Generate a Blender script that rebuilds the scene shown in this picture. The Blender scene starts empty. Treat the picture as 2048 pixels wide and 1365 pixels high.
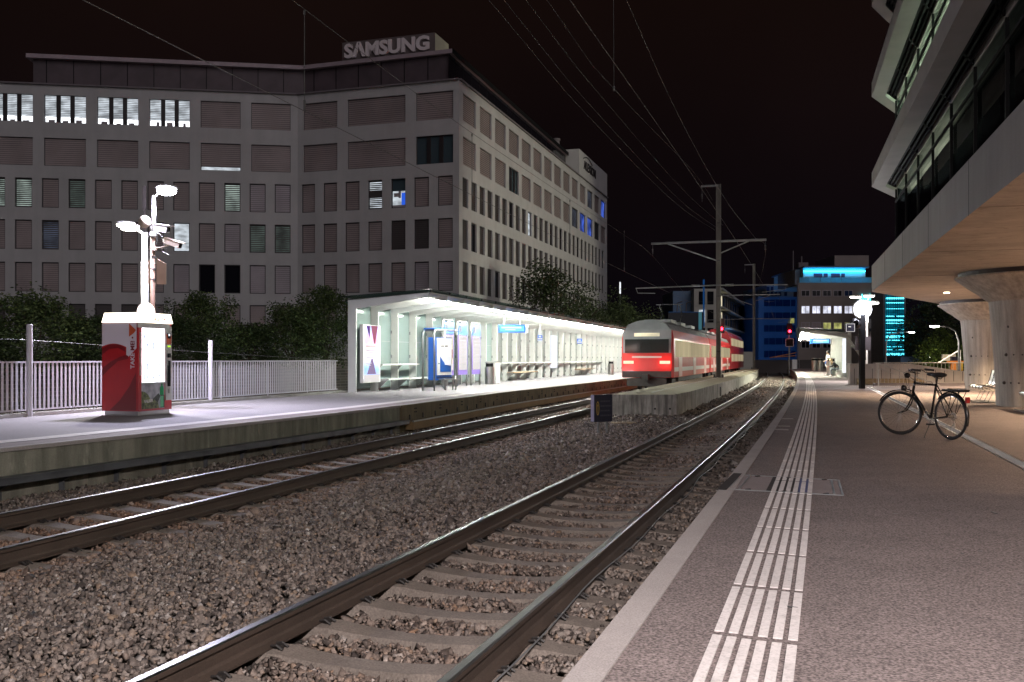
import bpy, math, random
import numpy as np
from mathutils import Vector

R = random.Random(11)
NR = np.random.default_rng(5)
sc = bpy.context.scene
col = sc.collection
EYE = 1.65
FX, HX, HY = 1890.0, 1024.0, 718.0      # focal length in photo pixels, principal column, horizon row

# ------------------------------------------------------------------ camera
cam = bpy.data.objects.new('camera', bpy.data.cameras.new('camera'))
col.objects.link(cam)
cam.location = (0, 0, EYE)
cam.rotation_euler = (math.radians(90), 0, 0)
cam.data.sensor_width = 36
cam.data.lens = 36 * FX / 2048
cam.data.shift_y = (HY - 682.5) / 2048
cam.data.clip_start = 0.05
cam.data.clip_end = 3000
sc.camera = cam

# ------------------------------------------------------------------ world, glow of the city, exposure
w = bpy.data.worlds.new('World')
sc.world = w
w.use_nodes = True
nt = w.node_tree
bg = nt.nodes['Background']
tc = nt.nodes.new('ShaderNodeTexCoord')
sp = nt.nodes.new('ShaderNodeSeparateXYZ')
cr = nt.nodes.new('ShaderNodeValToRGB')
nt.links.new(tc.outputs['Generated'], sp.inputs[0])
nt.links.new(sp.outputs['Z'], cr.inputs[0])
cr.color_ramp.elements[0].position = 0.0
cr.color_ramp.elements[0].color = (0.0024, 0.0020, 0.0038, 1)
cr.color_ramp.elements[1].position = 0.42
cr.color_ramp.elements[1].color = (0.0072, 0.0033, 0.0023, 1)
nz = nt.nodes.new('ShaderNodeTexNoise'); nz.inputs['Scale'].default_value = 2.2; nz.inputs['Detail'].default_value = 4
nt.links.new(tc.outputs['Generated'], nz.inputs['Vector'])
mrn = nt.nodes.new('ShaderNodeMapRange'); mrn.inputs['From Min'].default_value = .3; mrn.inputs['From Max'].default_value = .7
mrn.inputs['To Min'].default_value = .72; mrn.inputs['To Max'].default_value = 1.25
nt.links.new(nz.outputs['Fac'], mrn.inputs[0]); nt.links.new(mrn.outputs[0], bg.inputs[1])
nt.links.new(cr.outputs[0], bg.inputs[0])

sun = bpy.data.objects.new('city_glow', bpy.data.lights.new('city_glow', 'SUN'))
col.objects.link(sun)
sun.data.energy = 0.55
sun.data.angle = math.radians(50)
sun.data.color = (1.0, 0.93, 0.98)
sun.rotation_euler = Vector((-0.36, 0.80, -0.48)).to_track_quat('-Z', 'Y').to_euler()

sc.view_settings.view_transform = 'Standard'
sc.view_settings.look = 'None'
sc.view_settings.exposure = 0
sc.view_settings.gamma = 1
sc.render.engine = 'CYCLES'
sc.cycles.use_denoising = True
try:
    sc.cycles.denoiser = 'OPENIMAGEDENOISE'
    sc.cycles.denoising_input_passes = 'RGB_ALBEDO_NORMAL'
    sc.cycles.denoising_prefilter = 'ACCURATE'
except Exception:
    pass
sc.cycles.use_adaptive_sampling = False
sc.cycles.max_bounces = 8
sc.cycles.transparent_max_bounces = 24
sc.cycles.sample_clamp_indirect = 6
sc.cycles.caustics_reflective = False
sc.cycles.caustics_refractive = False

# ------------------------------------------------------------------ layout helpers
def G(x, y, z=0.0):
    "point at height z that the photo shows at pixel x, y"
    k = (EYE - z) / (y - HY)
    return ((x - HX) * k, FX * k)

def V(x, y, Y):
    return ((x - HX) / FX * Y, Y, EYE + (HY - y) / FX * Y)

PF = 0.45                                   # platform height over the rail heads
def LT(Y): return -7.735 + 0.303 * Y         # centre line of the left track
_rc = np.polyfit([0, 5, 10.3, 17.1, 20.8, 27.6, 48.5, 63, 92, 104, 115],
                 [-2.85, -1.12, .68, 3.0, 4.18, 6.28, 12.75, 17.1, 25.7, 29.1, 31.7], 3)
def RT(Y):
    if Y < 5: return float(np.polyval(_rc, 5)) + (Y - 5) * 0.335
    return float(np.polyval(_rc, Y))
TD = Vector((0.290, 0.957, 0)).normalized()  # along the tracks
TN = Vector((0.957, -0.290, 0)).normalized() # across, to the right
ROTT = math.atan2(TD.y, TD.x)

# ------------------------------------------------------------------ mesh builder
class MB:
    def __init__(s):
        s.v = []; s.f = []; s.m = []
    def add(s, vs, fs, mi=0):
        o = len(s.v)
        s.v += [tuple(p) for p in vs]
        s.f += [tuple(i + o for i in f) for f in fs]
        s.m += [mi] * len(fs)
        return s
    def box(s, c, size, rz=0.0, mi=0, rx=0.0):
        hx, hy, hz = size[0] / 2, size[1] / 2, size[2] / 2
        cz, sz = math.cos(rz), math.sin(rz)
        cx_, sx_ = math.cos(rx), math.sin(rx)
        vs = []
        for dz in (-hz, hz):
            for dx, dy in ((-hx, -hy), (hx, -hy), (hx, hy), (-hx, hy)):
                y2, z2 = dy * cx_ - dz * sx_, dy * sx_ + dz * cx_
                vs.append((c[0] + dx * cz - y2 * sz, c[1] + dx * sz + y2 * cz, c[2] + z2))
        return s.add(vs, [(3, 2, 1, 0), (4, 5, 6, 7), (0, 1, 5, 4), (1, 2, 6, 5), (2, 3, 7, 6), (3, 0, 4, 7)], mi)
    def beam(s, p, q, wd, ht, mi=0, up=(0, 0, 1)):
        p, q = Vector(p), Vector(q)
        d = (q - p).normalized()
        a = d.cross(Vector(up))
        if a.length < 1e-4: a = d.cross(Vector((1, 0, 0)))
        a.normalize(); b = a.cross(d)
        vs = []
        for t in (p, q):
            for i, j in ((-1, -1), (1, -1), (1, 1), (-1, 1)):
                vs.append(t + a * wd / 2 * i + b * ht / 2 * j)
        return s.add(vs, [(0, 1, 2, 3), (7, 6, 5, 4), (0, 4, 5, 1), (1, 5, 6, 2), (2, 6, 7, 3), (3, 7, 4, 0)], mi)
    def tube(s, pts, r, n=8, mi=0, closed=False):
        pts = [Vector(p) for p in pts]
        rs = r if isinstance(r, (list, tuple)) else [r] * len(pts)
        rings = []; a = None
        L = len(pts)
        for i, p in enumerate(pts):
            if closed: d = (pts[(i + 1) % L] - pts[i - 1])
            else: d = pts[min(i + 1, L - 1)] - pts[max(i - 1, 0)]
            d.normalize()
            if a is None:
                a = d.cross(Vector((0, 0, 1)))
                if a.length < 1e-3: a = d.cross(Vector((1, 0, 0)))
            else:
                a = a - d * a.dot(d)
            a.normalize(); b = d.cross(a)
            rings.append([p + (a * math.cos(k * 2 * math.pi / n) + b * math.sin(k * 2 * math.pi / n)) * rs[i] for k in range(n)])
        vs = [q for ring in rings for q in ring]
        fs = []
        for i in range(L if closed else L - 1):
            j = (i + 1) % L
            for k in range(n):
                k2 = (k + 1) % n
                fs.append((i * n + k, i * n + k2, j * n + k2, j * n + k))
        if not closed:
            fs.append(tuple(range(n - 1, -1, -1))); fs.append(tuple((L - 1) * n + k for k in range(n)))
        return s.add(vs, fs, mi)
    def lathe(s, prof, c=(0, 0, 0), n=24, mi=0):
        vs = []; fs = []
        for r, z in prof:
            for k in range(n):
                t = 2 * math.pi * k / n
                vs.append((c[0] + r * math.cos(t), c[1] + r * math.sin(t), c[2] + z))
        for i in range(len(prof) - 1):
            for k in range(n):
                k2 = (k + 1) % n
                fs.append((i * n + k, i * n + k2, (i + 1) * n + k2, (i + 1) * n + k))
        fs.append(tuple(range(n - 1, -1, -1))); fs.append(tuple((len(prof) - 1) * n + k for k in range(n)))
        return s.add(vs, fs, mi)
    def prism(s, poly, z0, z1, mi=0, mside=None, mbot=None):
        n = len(poly)
        ar = sum(poly[i][0] * poly[(i + 1) % n][1] - poly[(i + 1) % n][0] * poly[i][1] for i in range(n))
        if ar < 0: poly = poly[::-1]
        f0 = z0 if callable(z0) else (lambda x, y: z0)
        f1 = z1 if callable(z1) else (lambda x, y: z1)
        vs = [(x, y, f0(x, y)) for x, y in poly] + [(x, y, f1(x, y)) for x, y in poly]
        s.add(vs, [tuple(range(n, 2 * n))], mi)
        s.add(vs, [(i, (i + 1) % n, n + (i + 1) % n, n + i) for i in range(n)], mi if mside is None else mside)
        s.add(vs, [tuple(range(n - 1, -1, -1))], mi if mbot is None else mbot)
        return s
    def quad(s, a, b, c, d, mi=0):
        return s.add([a, b, c, d], [(0, 1, 2, 3)], mi)
    def sphere(s, c, r, n=16, mi=0, sc_=(1, 1, 1)):
        vs = []; fs = []
        m = n // 2
        for i in range(m + 1):
            ph = math.pi * i / m
            for k in range(n):
                t = 2 * math.pi * k / n
                vs.append((c[0] + r * sc_[0] * math.sin(ph) * math.cos(t), c[1] + r * sc_[1] * math.sin(ph) * math.sin(t), c[2] + r * sc_[2] * math.cos(ph)))
        for i in range(m):
            for k in range(n):
                k2 = (k + 1) % n
                fs.append((i * n + k, (i + 1) * n + k, (i + 1) * n + k2, i * n + k2))
        return s.add(vs, fs, mi)
    def text(s, body, size, org, ux, uz, depth=0.02, bold=0.0, mi=0, width=None, align='LEFT'):
        "letters standing in the plane ux, uz at org"
        c = bpy.data.curves.new('t', 'FONT')
        c.body = body; c.size = size; c.extrude = depth / 2; c.offset = bold; c.align_x = align
        c.resolution_u = 3
        o = bpy.data.objects.new('t', c); col.objects.link(o)
        dg = bpy.context.evaluated_depsgraph_get(); dg.update()
        me = bpy.data.meshes.new_from_object(o.evaluated_get(dg))
        xs = [v.co.x for v in me.vertices]
        kx = 1.0
        x0 = 0.0
        if width and xs:
            kx = width / (max(xs) - min(xs)); x0 = min(xs)
        org, ux, uz = Vector(org), Vector(ux).normalized(), Vector(uz).normalized()
        un = ux.cross(uz)
        vs = [org + ux * ((v.co.x - x0) * kx) + uz * v.co.y + un * v.co.z for v in me.vertices]
        s.add(vs, [tuple(p.vertices) for p in me.polygons], mi)
        bpy.data.objects.remove(o); bpy.data.curves.remove(c); bpy.data.meshes.remove(me)
        return s
    def build(s, name, mats, parent=None, smooth=False, world=True, loc=None, **props):
        me = bpy.data.meshes.new(name)
        vs = s.v
        if parent is not None and world:
            L, rz = root_frame(parent)
            c, sn = math.cos(-rz), math.sin(-rz)
            vs = [((x - L[0]) * c - (y - L[1]) * sn, (x - L[0]) * sn + (y - L[1]) * c, z - L[2]) for x, y, z in vs]
        me.from_pydata(vs, [], s.f)
        if not isinstance(mats, (list, tuple)): mats = [mats]
        for m in mats: me.materials.append(m)
        me.polygons.foreach_set('material_index', s.m)
        if smooth: me.polygons.foreach_set('use_smooth', [True] * len(me.polygons))
        me.update()
        o = bpy.data.objects.new(name, me)
        col.objects.link(o)
        if parent is not None: o.parent = parent
        if loc is not None: o.location = loc
        for k, v in props.items(): o[k] = v
        return o

def build_each(mb, name, mats, parent=None, **kw):
    "one object for every separate piece of the mesh"
    par = list(range(len(mb.v)))
    def find(i):
        while par[i] != i:
            par[i] = par[par[i]]; i = par[i]
        return i
    for f in mb.f:
        for k in f[1:]: par[find(k)] = find(f[0])
    groups = {}
    for f, mi in zip(mb.f, mb.m): groups.setdefault(find(f[0]), []).append((f, mi))
    out = []
    for g in groups.values():
        m = MB(); ix = {}
        for f, mi in g:
            for k in f:
                if k not in ix: ix[k] = len(m.v); m.v.append(mb.v[k])
            m.f.append(tuple(ix[k] for k in f)); m.m.append(mi)
        out.append(m.build(name, mats, parent, **kw))
    return out

def root_frame(o):
    x = y = z = 0.0; rz = 0.0
    chain = []
    while o is not None:
        chain.append(o); o = o.parent
    for o in reversed(chain):
        c, s_ = math.cos(rz), math.sin(rz)
        lx, ly, lz = o.location
        x, y, z = x + lx * c - ly * s_, y + lx * s_ + ly * c, z + lz
        rz += o.rotation_euler[2]
    return (x, y, z), rz

def thing(name, label, cat, loc=(0, 0, 0), rz=0.0, group=None):
    o = bpy.data.objects.new(name, None)
    o.empty_display_size = 0.2
    col.objects.link(o)
    o.location = loc; o.rotation_euler = (0, 0, rz)
    o['label'] = label; o['category'] = cat
    if group: o['group'] = group
    return o

def dup(root, loc, rz, label, scale=None):
    r = root.copy(); col.objects.link(r)
    r.location = loc; r.rotation_euler = (0, 0, rz); r['label'] = label
    if scale: r.scale = scale
    for ch in list(root.children):
        c = ch.copy(); col.objects.link(c); c.parent = r
        for g in list(ch.children):
            d = g.copy(); col.objects.link(d); d.parent = c
    return r

def lamp(name, kind, loc, power, color, parent=None, target=None, **kw):
    l = bpy.data.lights.new(name, kind)
    l.energy = power; l.color = color
    for k, v in kw.items(): setattr(l, k, v)
    o = bpy.data.objects.new(name, l)
    col.objects.link(o)
    if target is not None:
        o.rotation_euler = (Vector(target) - Vector(loc)).to_track_quat('-Z', 'Y').to_euler()
    o.location = loc
    if parent is not None:
        (L, rz) = root_frame(parent)
        c, sn = math.cos(-rz), math.sin(-rz)
        x, y = loc[0] - L[0], loc[1] - L[1]
        o.location = (x * c - y * sn, x * sn + y * c, loc[2] - L[2])
        if target is not None:
            e = (Vector(target) - Vector(loc)); e = Vector((e.x * c - e.y * sn, e.x * sn + e.y * c, e.z))
            o.rotation_euler = e.to_track_quat('-Z', 'Y').to_euler()
        o.parent = parent
    return o

# ------------------------------------------------------------------ materials
def mat(name, base, rough=0.7, metal=0.0, var=0.0, scale=4.0, stretch=(1, 1, 1), bump=0.0, bscale=None,
        emit=None, estr=0.0, spec=0.5, detail=4.0, col2=None, coat=0.0, lo=0.35, hi=0.65):
    m = bpy.data.materials.new(name)
    m.use_nodes = True
    n, l = m.node_tree.nodes, m.node_tree.links
    b = n['Principled BSDF']
    b.inputs['Base Color'].default_value = (*base, 1)
    b.inputs['Roughness'].default_value = rough
    b.inputs['Metallic'].default_value = metal
    b.inputs['Specular IOR Level'].default_value = spec
    b.inputs['Coat Weight'].default_value = coat
    if var or bump or col2:
        g = n.new('ShaderNodeNewGeometry')
        mp = n.new('ShaderNodeMapping')
        mp.inputs['Scale'].default_value = stretch
        l.new(g.outputs['Position'], mp.inputs['Vector'])
    if var or col2:
        t = n.new('ShaderNodeTexNoise')
        t.inputs['Scale'].default_value = scale; t.inputs['Detail'].default_value = detail
        l.new(mp.outputs[0], t.inputs['Vector'])
        r = n.new('ShaderNodeValToRGB')
        r.color_ramp.elements[0].position = lo; r.color_ramp.elements[1].position = hi
        c1 = tuple(max(0, c * (1 - var)) for c in base)
        c2 = col2 if col2 else tuple(min(1, c * (1 + var)) for c in base)
        r.color_ramp.elements[0].color = (*c1, 1); r.color_ramp.elements[1].color = (*c2, 1)
        l.new(t.outputs['Fac'], r.inputs[0]); l.new(r.outputs[0], b.inputs['Base Color'])
    if bump:
        t2 = n.new('ShaderNodeTexNoise')
        t2.inputs['Scale'].default_value = bscale or scale * 6; t2.inputs['Detail'].default_value = 5
        l.new(mp.outputs[0], t2.inputs['Vector'])
        bp = n.new('ShaderNodeBump'); bp.inputs['Strength'].default_value = bump; bp.inputs['Distance'].default_value = 0.02
        l.new(t2.outputs['Fac'], bp.inputs['Height']); l.new(bp.outputs[0], b.inputs['Normal'])
    if emit:
        b.inputs['Emission Color'].default_value = (*emit, 1); b.inputs['Emission Strength'].default_value = estr
    return m

def layered(name, base, layers, rough=0.8, bump=0.0, bscale=80, spec=0.3):
    "base colour multiplied by several noise layers: (scale, stretch, lo, hi, dark, light)"
    m = mat(name, base, rough, spec=spec)
    n, l = m.node_tree.nodes, m.node_tree.links
    b = n['Principled BSDF']
    g = n.new('ShaderNodeNewGeometry')
    prev = None
    for sc_, st, lo, hi, dk, lt in layers:
        mp = n.new('ShaderNodeMapping'); mp.inputs['Scale'].default_value = st
        l.new(g.outputs['Position'], mp.inputs['Vector'])
        t = n.new('ShaderNodeTexNoise'); t.inputs['Scale'].default_value = sc_; t.inputs['Detail'].default_value = 6
        t.inputs['Roughness'].default_value = 0.62
        l.new(mp.outputs[0], t.inputs['Vector'])
        r = n.new('ShaderNodeValToRGB')
        r.color_ramp.elements[0].position = lo; r.color_ramp.elements[1].position = hi
        dk = dk if isinstance(dk, tuple) else (dk,) * 3
        lt = lt if isinstance(lt, tuple) else (lt,) * 3
        r.color_ramp.elements[0].color = (*dk, 1); r.color_ramp.elements[1].color = (*lt, 1)
        l.new(t.outputs['Fac'], r.inputs[0])
        mx = n.new('ShaderNodeMix'); mx.data_type = 'RGBA'; mx.blend_type = 'MULTIPLY'
        mx.inputs['Factor'].default_value = 1
        if prev is None: mx.inputs['A'].default_value = (*base, 1)
        else: l.new(prev, mx.inputs['A'])
        l.new(r.outputs[0], mx.inputs['B'])
        prev = mx.outputs['Result']
    l.new(prev, b.inputs['Base Color'])
    if bump:
        t2 = n.new('ShaderNodeTexNoise'); t2.inputs['Scale'].default_value = bscale; t2.inputs['Detail'].default_value = 4
        l.new(g.outputs['Position'], t2.inputs['Vector'])
        bp = n.new('ShaderNodeBump'); bp.inputs['Strength'].default_value = bump; bp.inputs['Distance'].default_value = 0.01
        l.new(t2.outputs['Fac'], bp.inputs['Height']); l.new(bp.outputs[0], b.inputs['Normal'])
    return m

def emis(name, color, strength, var=0.0, scale=3.0, stretch=(1, 1, 1)):
    m = bpy.data.materials.new(name); m.use_nodes = True
    n, l = m.node_tree.nodes, m.node_tree.links
    n.remove(n['Principled BSDF'])
    e = n.new('ShaderNodeEmission'); e.inputs[0].default_value = (*color, 1); e.inputs[1].default_value = strength
    l.new(e.outputs[0], n['Material Output'].inputs[0])
    if var:
        g = n.new('ShaderNodeNewGeometry'); mp = n.new('ShaderNodeMapping'); mp.inputs['Scale'].default_value = stretch
        t = n.new('ShaderNodeTexNoise'); t.inputs['Scale'].default_value = scale; t.inputs['Detail'].default_value = 3
        r = n.new('ShaderNodeMapRange')
        r.inputs['From Min'].default_value = 0.35; r.inputs['From Max'].default_value = 0.65
        r.inputs['To Min'].default_value = strength * (1 - var); r.inputs['To Max'].default_value = strength * (1 + var)
        l.new(g.outputs['Position'], mp.inputs[0]); l.new(mp.outputs[0], t.inputs['Vector'])
        l.new(t.outputs['Fac'], r.inputs[0]); l.new(r.outputs[0], e.inputs[1])
    return m

def glass(name, tint=(0.75, 0.85, 0.83), refl=0.12, rough=0.03):
    m = bpy.data.materials.new(name); m.use_nodes = True
    n, l = m.node_tree.nodes, m.node_tree.links
    n.remove(n['Principled BSDF'])
    t = n.new('ShaderNodeBsdfTransparent'); t.inputs[0].default_value = (*tint, 1)
    gl = n.new('ShaderNodeBsdfGlossy'); gl.inputs['Roughness'].default_value = rough
    lw = n.new('ShaderNodeLayerWeight'); lw.inputs[0].default_value = 0.15
    r = n.new('ShaderNodeMapRange'); r.inputs['To Min'].default_value = refl * 0.6; r.inputs['To Max'].default_value = min(1, refl * 5)
    l.new(lw.outputs['Fresnel'], r.inputs[0])
    mx = n.new('ShaderNodeMixShader')
    l.new(r.outputs[0], mx.inputs[0]); l.new(t.outputs[0], mx.inputs[1]); l.new(gl.outputs[0], mx.inputs[2])
    l.new(mx.outputs[0], n['Material Output'].inputs[0])
    return m

def ramped(name, axis, stops, rough=0.5, emit=0.0, noise=0.0, nscale=3.0):
    "printed picture: colours placed along one object axis (0..1), bent by noise"
    m = mat(name, (0.5, 0.5, 0.5), rough)
    n, l = m.node_tree.nodes, m.node_tree.links
    b = n['Principled BSDF']
    tcx = n.new('ShaderNodeTexCoord'); sx = n.new('ShaderNodeSeparateXYZ')
    l.new(tcx.outputs['Generated'], sx.inputs[0])
    src = sx.outputs[axis]
    if noise:
        t = n.new('ShaderNodeTexNoise'); t.inputs['Scale'].default_value = nscale; t.inputs['Detail'].default_value = 6
        l.new(tcx.outputs['Generated'], t.inputs['Vector'])
        ma = n.new('ShaderNodeMath'); ma.operation = 'MULTIPLY_ADD'; ma.inputs[1].default_value = noise
        l.new(t.outputs['Fac'], ma.inputs[0]); l.new(src, ma.inputs[2])
        src = ma.outputs[0]
    r = n.new('ShaderNodeValToRGB')
    e = r.color_ramp.elements
    e[0].position, e[0].color = stops[0][0], (*stops[0][1], 1)
    e[1].position, e[1].color = stops[-1][0], (*stops[-1][1], 1)
    for p, c in stops[1:-1]:
        q = e.new(p); q.color = (*c, 1)
    l.new(src, r.inputs[0]); l.new(r.outputs[0], b.inputs['Base Color'])
    if emit:
        l.new(r.outputs[0], b.inputs['Emission Color']); b.inputs['Emission Strength'].default_value = emit
    return m

M = {}
M['plaster'] = layered('plaster', (0.44, 0.43, 0.435), [(1.3, (1, 1, .07), .32, .68, .93, 1.03), (0.35, (1, 1, 1), .3, .7, .9, 1.06), (30, (1, 1, 1), .3, .7, .93, 1.05)], 0.9, 0.12, 40)
M['plaster_dark'] = mat('plaster_dark', (0.16, 0.14, 0.15), 0.85, var=0.1, scale=2)
M['attic'] = mat('attic', (0.085, 0.062, 0.072), 0.6, var=0.15, scale=0.8)
M['eave'] = mat('eave', (0.34, 0.27, 0.30), 0.55, var=0.08, scale=2)
M['win_frame'] = mat('win_frame', (0.025, 0.02, 0.022), 0.45)
M['blind'] = mat('blind', (0.29, 0.238, 0.236), 0.55, var=0.12, scale=0.5)
M['blind_grey'] = mat('blind_grey', (0.34, 0.30, 0.325), 0.5, var=0.12, scale=0.5)
M['blind_dark'] = mat('blind_dark', (0.06, 0.05, 0.05), 0.55)
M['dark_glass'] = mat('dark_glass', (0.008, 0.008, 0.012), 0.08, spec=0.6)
M['teal_glass'] = mat('teal_glass', (0.05, 0.075, 0.09), 0.2, spec=0.6)
M['room_white'] = emis('room_white', (0.84, 0.92, 1.0), 0.62, 0.45, 1.1, (1, 1, 2.2))
M['room_bright'] = emis('room_bright', (0.92, 0.95, 1.0), 2.6, 0.5, 2.5)
M['room_green'] = emis('room_green', (0.70, 0.86, 0.78), 0.36, 0.5, 1.2)
M['room_dim'] = emis('room_dim', (0.55, 0.75, 0.66), 0.085, 0.6, 1.2)
M['room_blue'] = emis('room_blue', (0.10, 0.20, 0.95), 0.42, 0.8, 0.8)
M['room_dimblue'] = emis('room_dimblue', (0.35, 0.42, 0.62), 0.10, 0.7, 1.0)
M['room_warm'] = emis('room_warm', (1.0, 0.9, 0.62), 0.9, 0.4, 1.0)
M['room_yellow'] = emis('room_yellow', (0.75, 0.75, 0.25), 0.45, 0.6, 1.0)
M['letters'] = mat('letters', (0.74, 0.66, 0.68), 0.4)
M['sign_panel'] = mat('sign_panel', (0.13, 0.105, 0.105), 0.5, var=0.12, scale=0.6)
M['sign_side'] = mat('sign_side', (0.62, 0.60, 0.44), 0.5, var=0.08, scale=0.6)
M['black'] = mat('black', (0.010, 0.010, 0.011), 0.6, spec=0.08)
M['wire'] = mat('wire', (0.13, 0.12, 0.115), 0.6, spec=0.2)
M['concrete'] = layered('concrete', (0.36, 0.345, 0.32), [(0.9, (1, 1, 1), .3, .7, .72, 1.1), (3.0, (1, 1, .12), .35, .65, .78, 1.08), (40, (1, 1, 1), .3, .7, .9, 1.06)], 0.85, 0.2, 60)
M['wall_face'] = layered('wall_face', (0.24, 0.235, 0.19), [(0.8, (1, 1, 1), .3, .7, .65, 1.1), (5.0, (1, 1, .10), .38, .62, .7, 1.15), (6.0, (1, 1, .35), .60, .72, 1.0, 1.5), (50, (1, 1, 1), .3, .7, .85, 1.08)], 0.88, 0.3, 70)
M['brown_wall'] = layered('brown_wall', (0.17, 0.135, 0.085), [(0.7, (1, 1, 1), .3, .7, .7, 1.15), (6, (1, 1, .2), .35, .65, .75, 1.1), (60, (1, 1, 1), .3, .7, .85, 1.08)], 0.8, 0.25, 70)
M['duct'] = layered('duct', (0.26, 0.17, 0.085), [(0.6, (1, 1, 1), .3, .7, .75, 1.1), (60, (1, 1, 1), .3, .7, .85, 1.08)], 0.75, 0.2, 60)
M['island_face'] = layered('island_face', (0.46, 0.435, 0.385), [(2.2, (1, 1, 1), .3, .7, .6, 1.1), (9.0, (1, 1, .07), .36, .62, .45, 1.2), (60, (1, 1, 1), .3, .7, .8, 1.1)], 0.88, 0.35, 60)
M['board_concrete'] = layered('board_concrete', (0.50, 0.46, 0.41), [(1.1, (1, 1, .5), .3, .7, .72, 1.08), (6.5, (1, 1, .05), .36, .64, .72, 1.12), (45, (1, 1, .4), .3, .7, .88, 1.06)], 0.8, 0.2, 50)
M['soffit'] = layered('soffit', (0.48, 0.435, 0.39), [(0.45, (1, .8, 1), .3, .7, .80, 1.08), (1.7, (.6, 1.0, 1), .42, .60, .86, 1.05), (5.0, (.8, 1, 1), .56, .70, 1.0, .70), (30, (1, 1, 1), .3, .7, .92, 1.05)], 0.75, 0.15, 40)
M['fascia'] = layered('fascia', (0.36, 0.335, 0.31), [(0.4, (1, 1, 1), .3, .7, .85, 1.06), (2.2, (1, 1, .06), .34, .68, .90, 1.05), (40, (1, 1, 1), .3, .7, .92, 1.04)], 0.8, 0.15, 50)
M['slab_white'] = mat('slab_white', (0.40, 0.37, 0.345), 0.6, var=0.06, scale=1.5)
M['asphalt'] = layered('asphalt', (0.150, 0.124, 0.120), [(0.35, (1, 1, 1), .3, .7, .88, 1.1), (2.3, (1, 1, 1), .3, .7, .86, 1.08), (9, (1, 1, 1), .26, .36, .72, 1.0), (75, (1, 1, 1), .36, .66, .40, 1.95), (38, (1, 1, 1), .3, .7, .80, 1.2)], 0.86, 0.5, 150)
M['asphalt_left'] = layered('asphalt_left', (0.24, 0.225, 0.24), [(0.5, (1, 1, 1), .3, .7, .92, 1.06), (90, (1, 1, 1), .34, .68, .7, 1.3)], 0.8, 0.3, 120)
M['edge_stone'] = layered('edge_stone', (0.34, 0.31, 0.30), [(1.2, (1, 1, 1), .3, .7, .86, 1.06), (130, (1, 1, 1), .35, .65, .78, 1.2)], 0.8, 0.3, 120)
M['edge_dirty'] = layered('edge_dirty', (0.25, 0.21, 0.21), [(1.2, (1, 1, 1), .3, .7, .8, 1.06), (130, (1, 1, 1), .35, .65, .75, 1.25)], 0.8, 0.3, 120)
M['paint_white'] = layered('paint_white', (0.62, 0.58, 0.57), [(1.6, (1, 1, 1), .3, .7, .84, 1.05), (7, (1, 1, 1), .30, .46, .80, 1.0), (60, (1, 1, 1), .30, .52, .70, 1.03)], 0.7, 0.2, 90)
M['ground_dark'] = layered('ground_dark', (0.07, 0.062, 0.055), [(1.5, (1, 1, 1), .3, .7, .7, 1.2), (26, (1, 1, 1), .35, .65, .5, 1.5)], 0.9, 0.6, 40)
M['city_ground'] = mat('city_ground', (0.05, 0.05, 0.05), 0.9, var=0.2, scale=0.2)
M['rail_rust'] = layered('rail_rust', (0.060, 0.043, 0.034), [(2.0, (1, 1, 1), .3, .7, .75, 1.15), (60, (1, 1, 1), .3, .7, .75, 1.2)], 0.6, 0.2, 90, 0.4)
M['rail_top'] = mat('rail_top', (0.24, 0.24, 0.25), 0.36, 1.0, var=0.12, scale=3)
M['sleeper'] = layered('sleeper', (0.225, 0.19, 0.165), [(2.5, (1, 1, 1), .3, .7, .72, 1.12), (70, (1, 1, 1), .35, .65, .72, 1.22)], 0.88, 0.4, 90)
M['clip'] = mat('clip', (0.022, 0.019, 0.018), 0.6)
M['galv'] = mat('galv', (0.30, 0.31, 0.32), 0.42, 0.6, var=0.15, scale=3)
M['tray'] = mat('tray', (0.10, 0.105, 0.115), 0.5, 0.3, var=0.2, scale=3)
M['mast'] = layered('mast', (0.19, 0.18, 0.165), [(3, (1, 1, .2), .3, .7, .75, 1.2)], 0.6, 0.1, 50)
M['white_steel'] = mat('white_steel', (0.66, 0.67, 0.65), 0.45, var=0.04, scale=2)
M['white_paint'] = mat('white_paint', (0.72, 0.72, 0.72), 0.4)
M['fence_bar'] = mat('fence_bar', (0.50, 0.48, 0.53), 0.5, var=0.06, scale=2)
M['steel'] = mat('steel', (0.52, 0.52, 0.50), 0.28, 0.9, var=0.08, scale=4)
M['steel_brush'] = mat('steel_brush', (0.45, 0.45, 0.44), 0.38, 0.75, var=0.1, scale=3)
M['wood'] = mat('wood', (0.30, 0.22, 0.13), 0.6, var=0.2, scale=6, stretch=(1, 1, 6))
M['roof_glass'] = glass('roof_glass', (0.55, 0.70, 0.66), 0.12, 0.1)
M['led'] = emis('led', (0.98, 1.0, 0.90), 250.0)
M['led_far'] = emis('led_far', (1.0, 1.0, 0.82), 230.0)
M['lamp_white'] = emis('lamp_white', (0.88, 0.90, 1.0), 60.0)
M['lamp_warm'] = emis('lamp_warm', (1.0, 0.96, 0.86), 26.0)
M['downlight'] = emis('downlight', (1.0, 0.80, 0.55), 12.0)
M['clock_face'] = emis('clock_face', (0.84, 0.86, 1.0), 14.0)
M['red_lamp'] = emis('red_lamp', (1.0, 0.02, 0.05), 14.0)
M['tail_lamp'] = emis('tail_lamp', (1.0, 0.10, 0.07), 9.0)
M['cyan_tube'] = emis('cyan_tube', (0.10, 0.80, 1.0), 3.2)
M['cyan_bright'] = emis('cyan_bright', (0.03, 0.55, 1.0), 9.0)
M['cyan_panel'] = mat('cyan_panel', (0.50, 0.66, 0.70), 0.5)
M['stair_glass'] = emis('stair_glass', (0.0, 0.16, 0.25), 0.55, 0.5, 0.9, (1, 1, 2.5))
M['cyan_letters'] = emis('cyan_letters', (0.15, 0.85, 0.95), 2.2)
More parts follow.
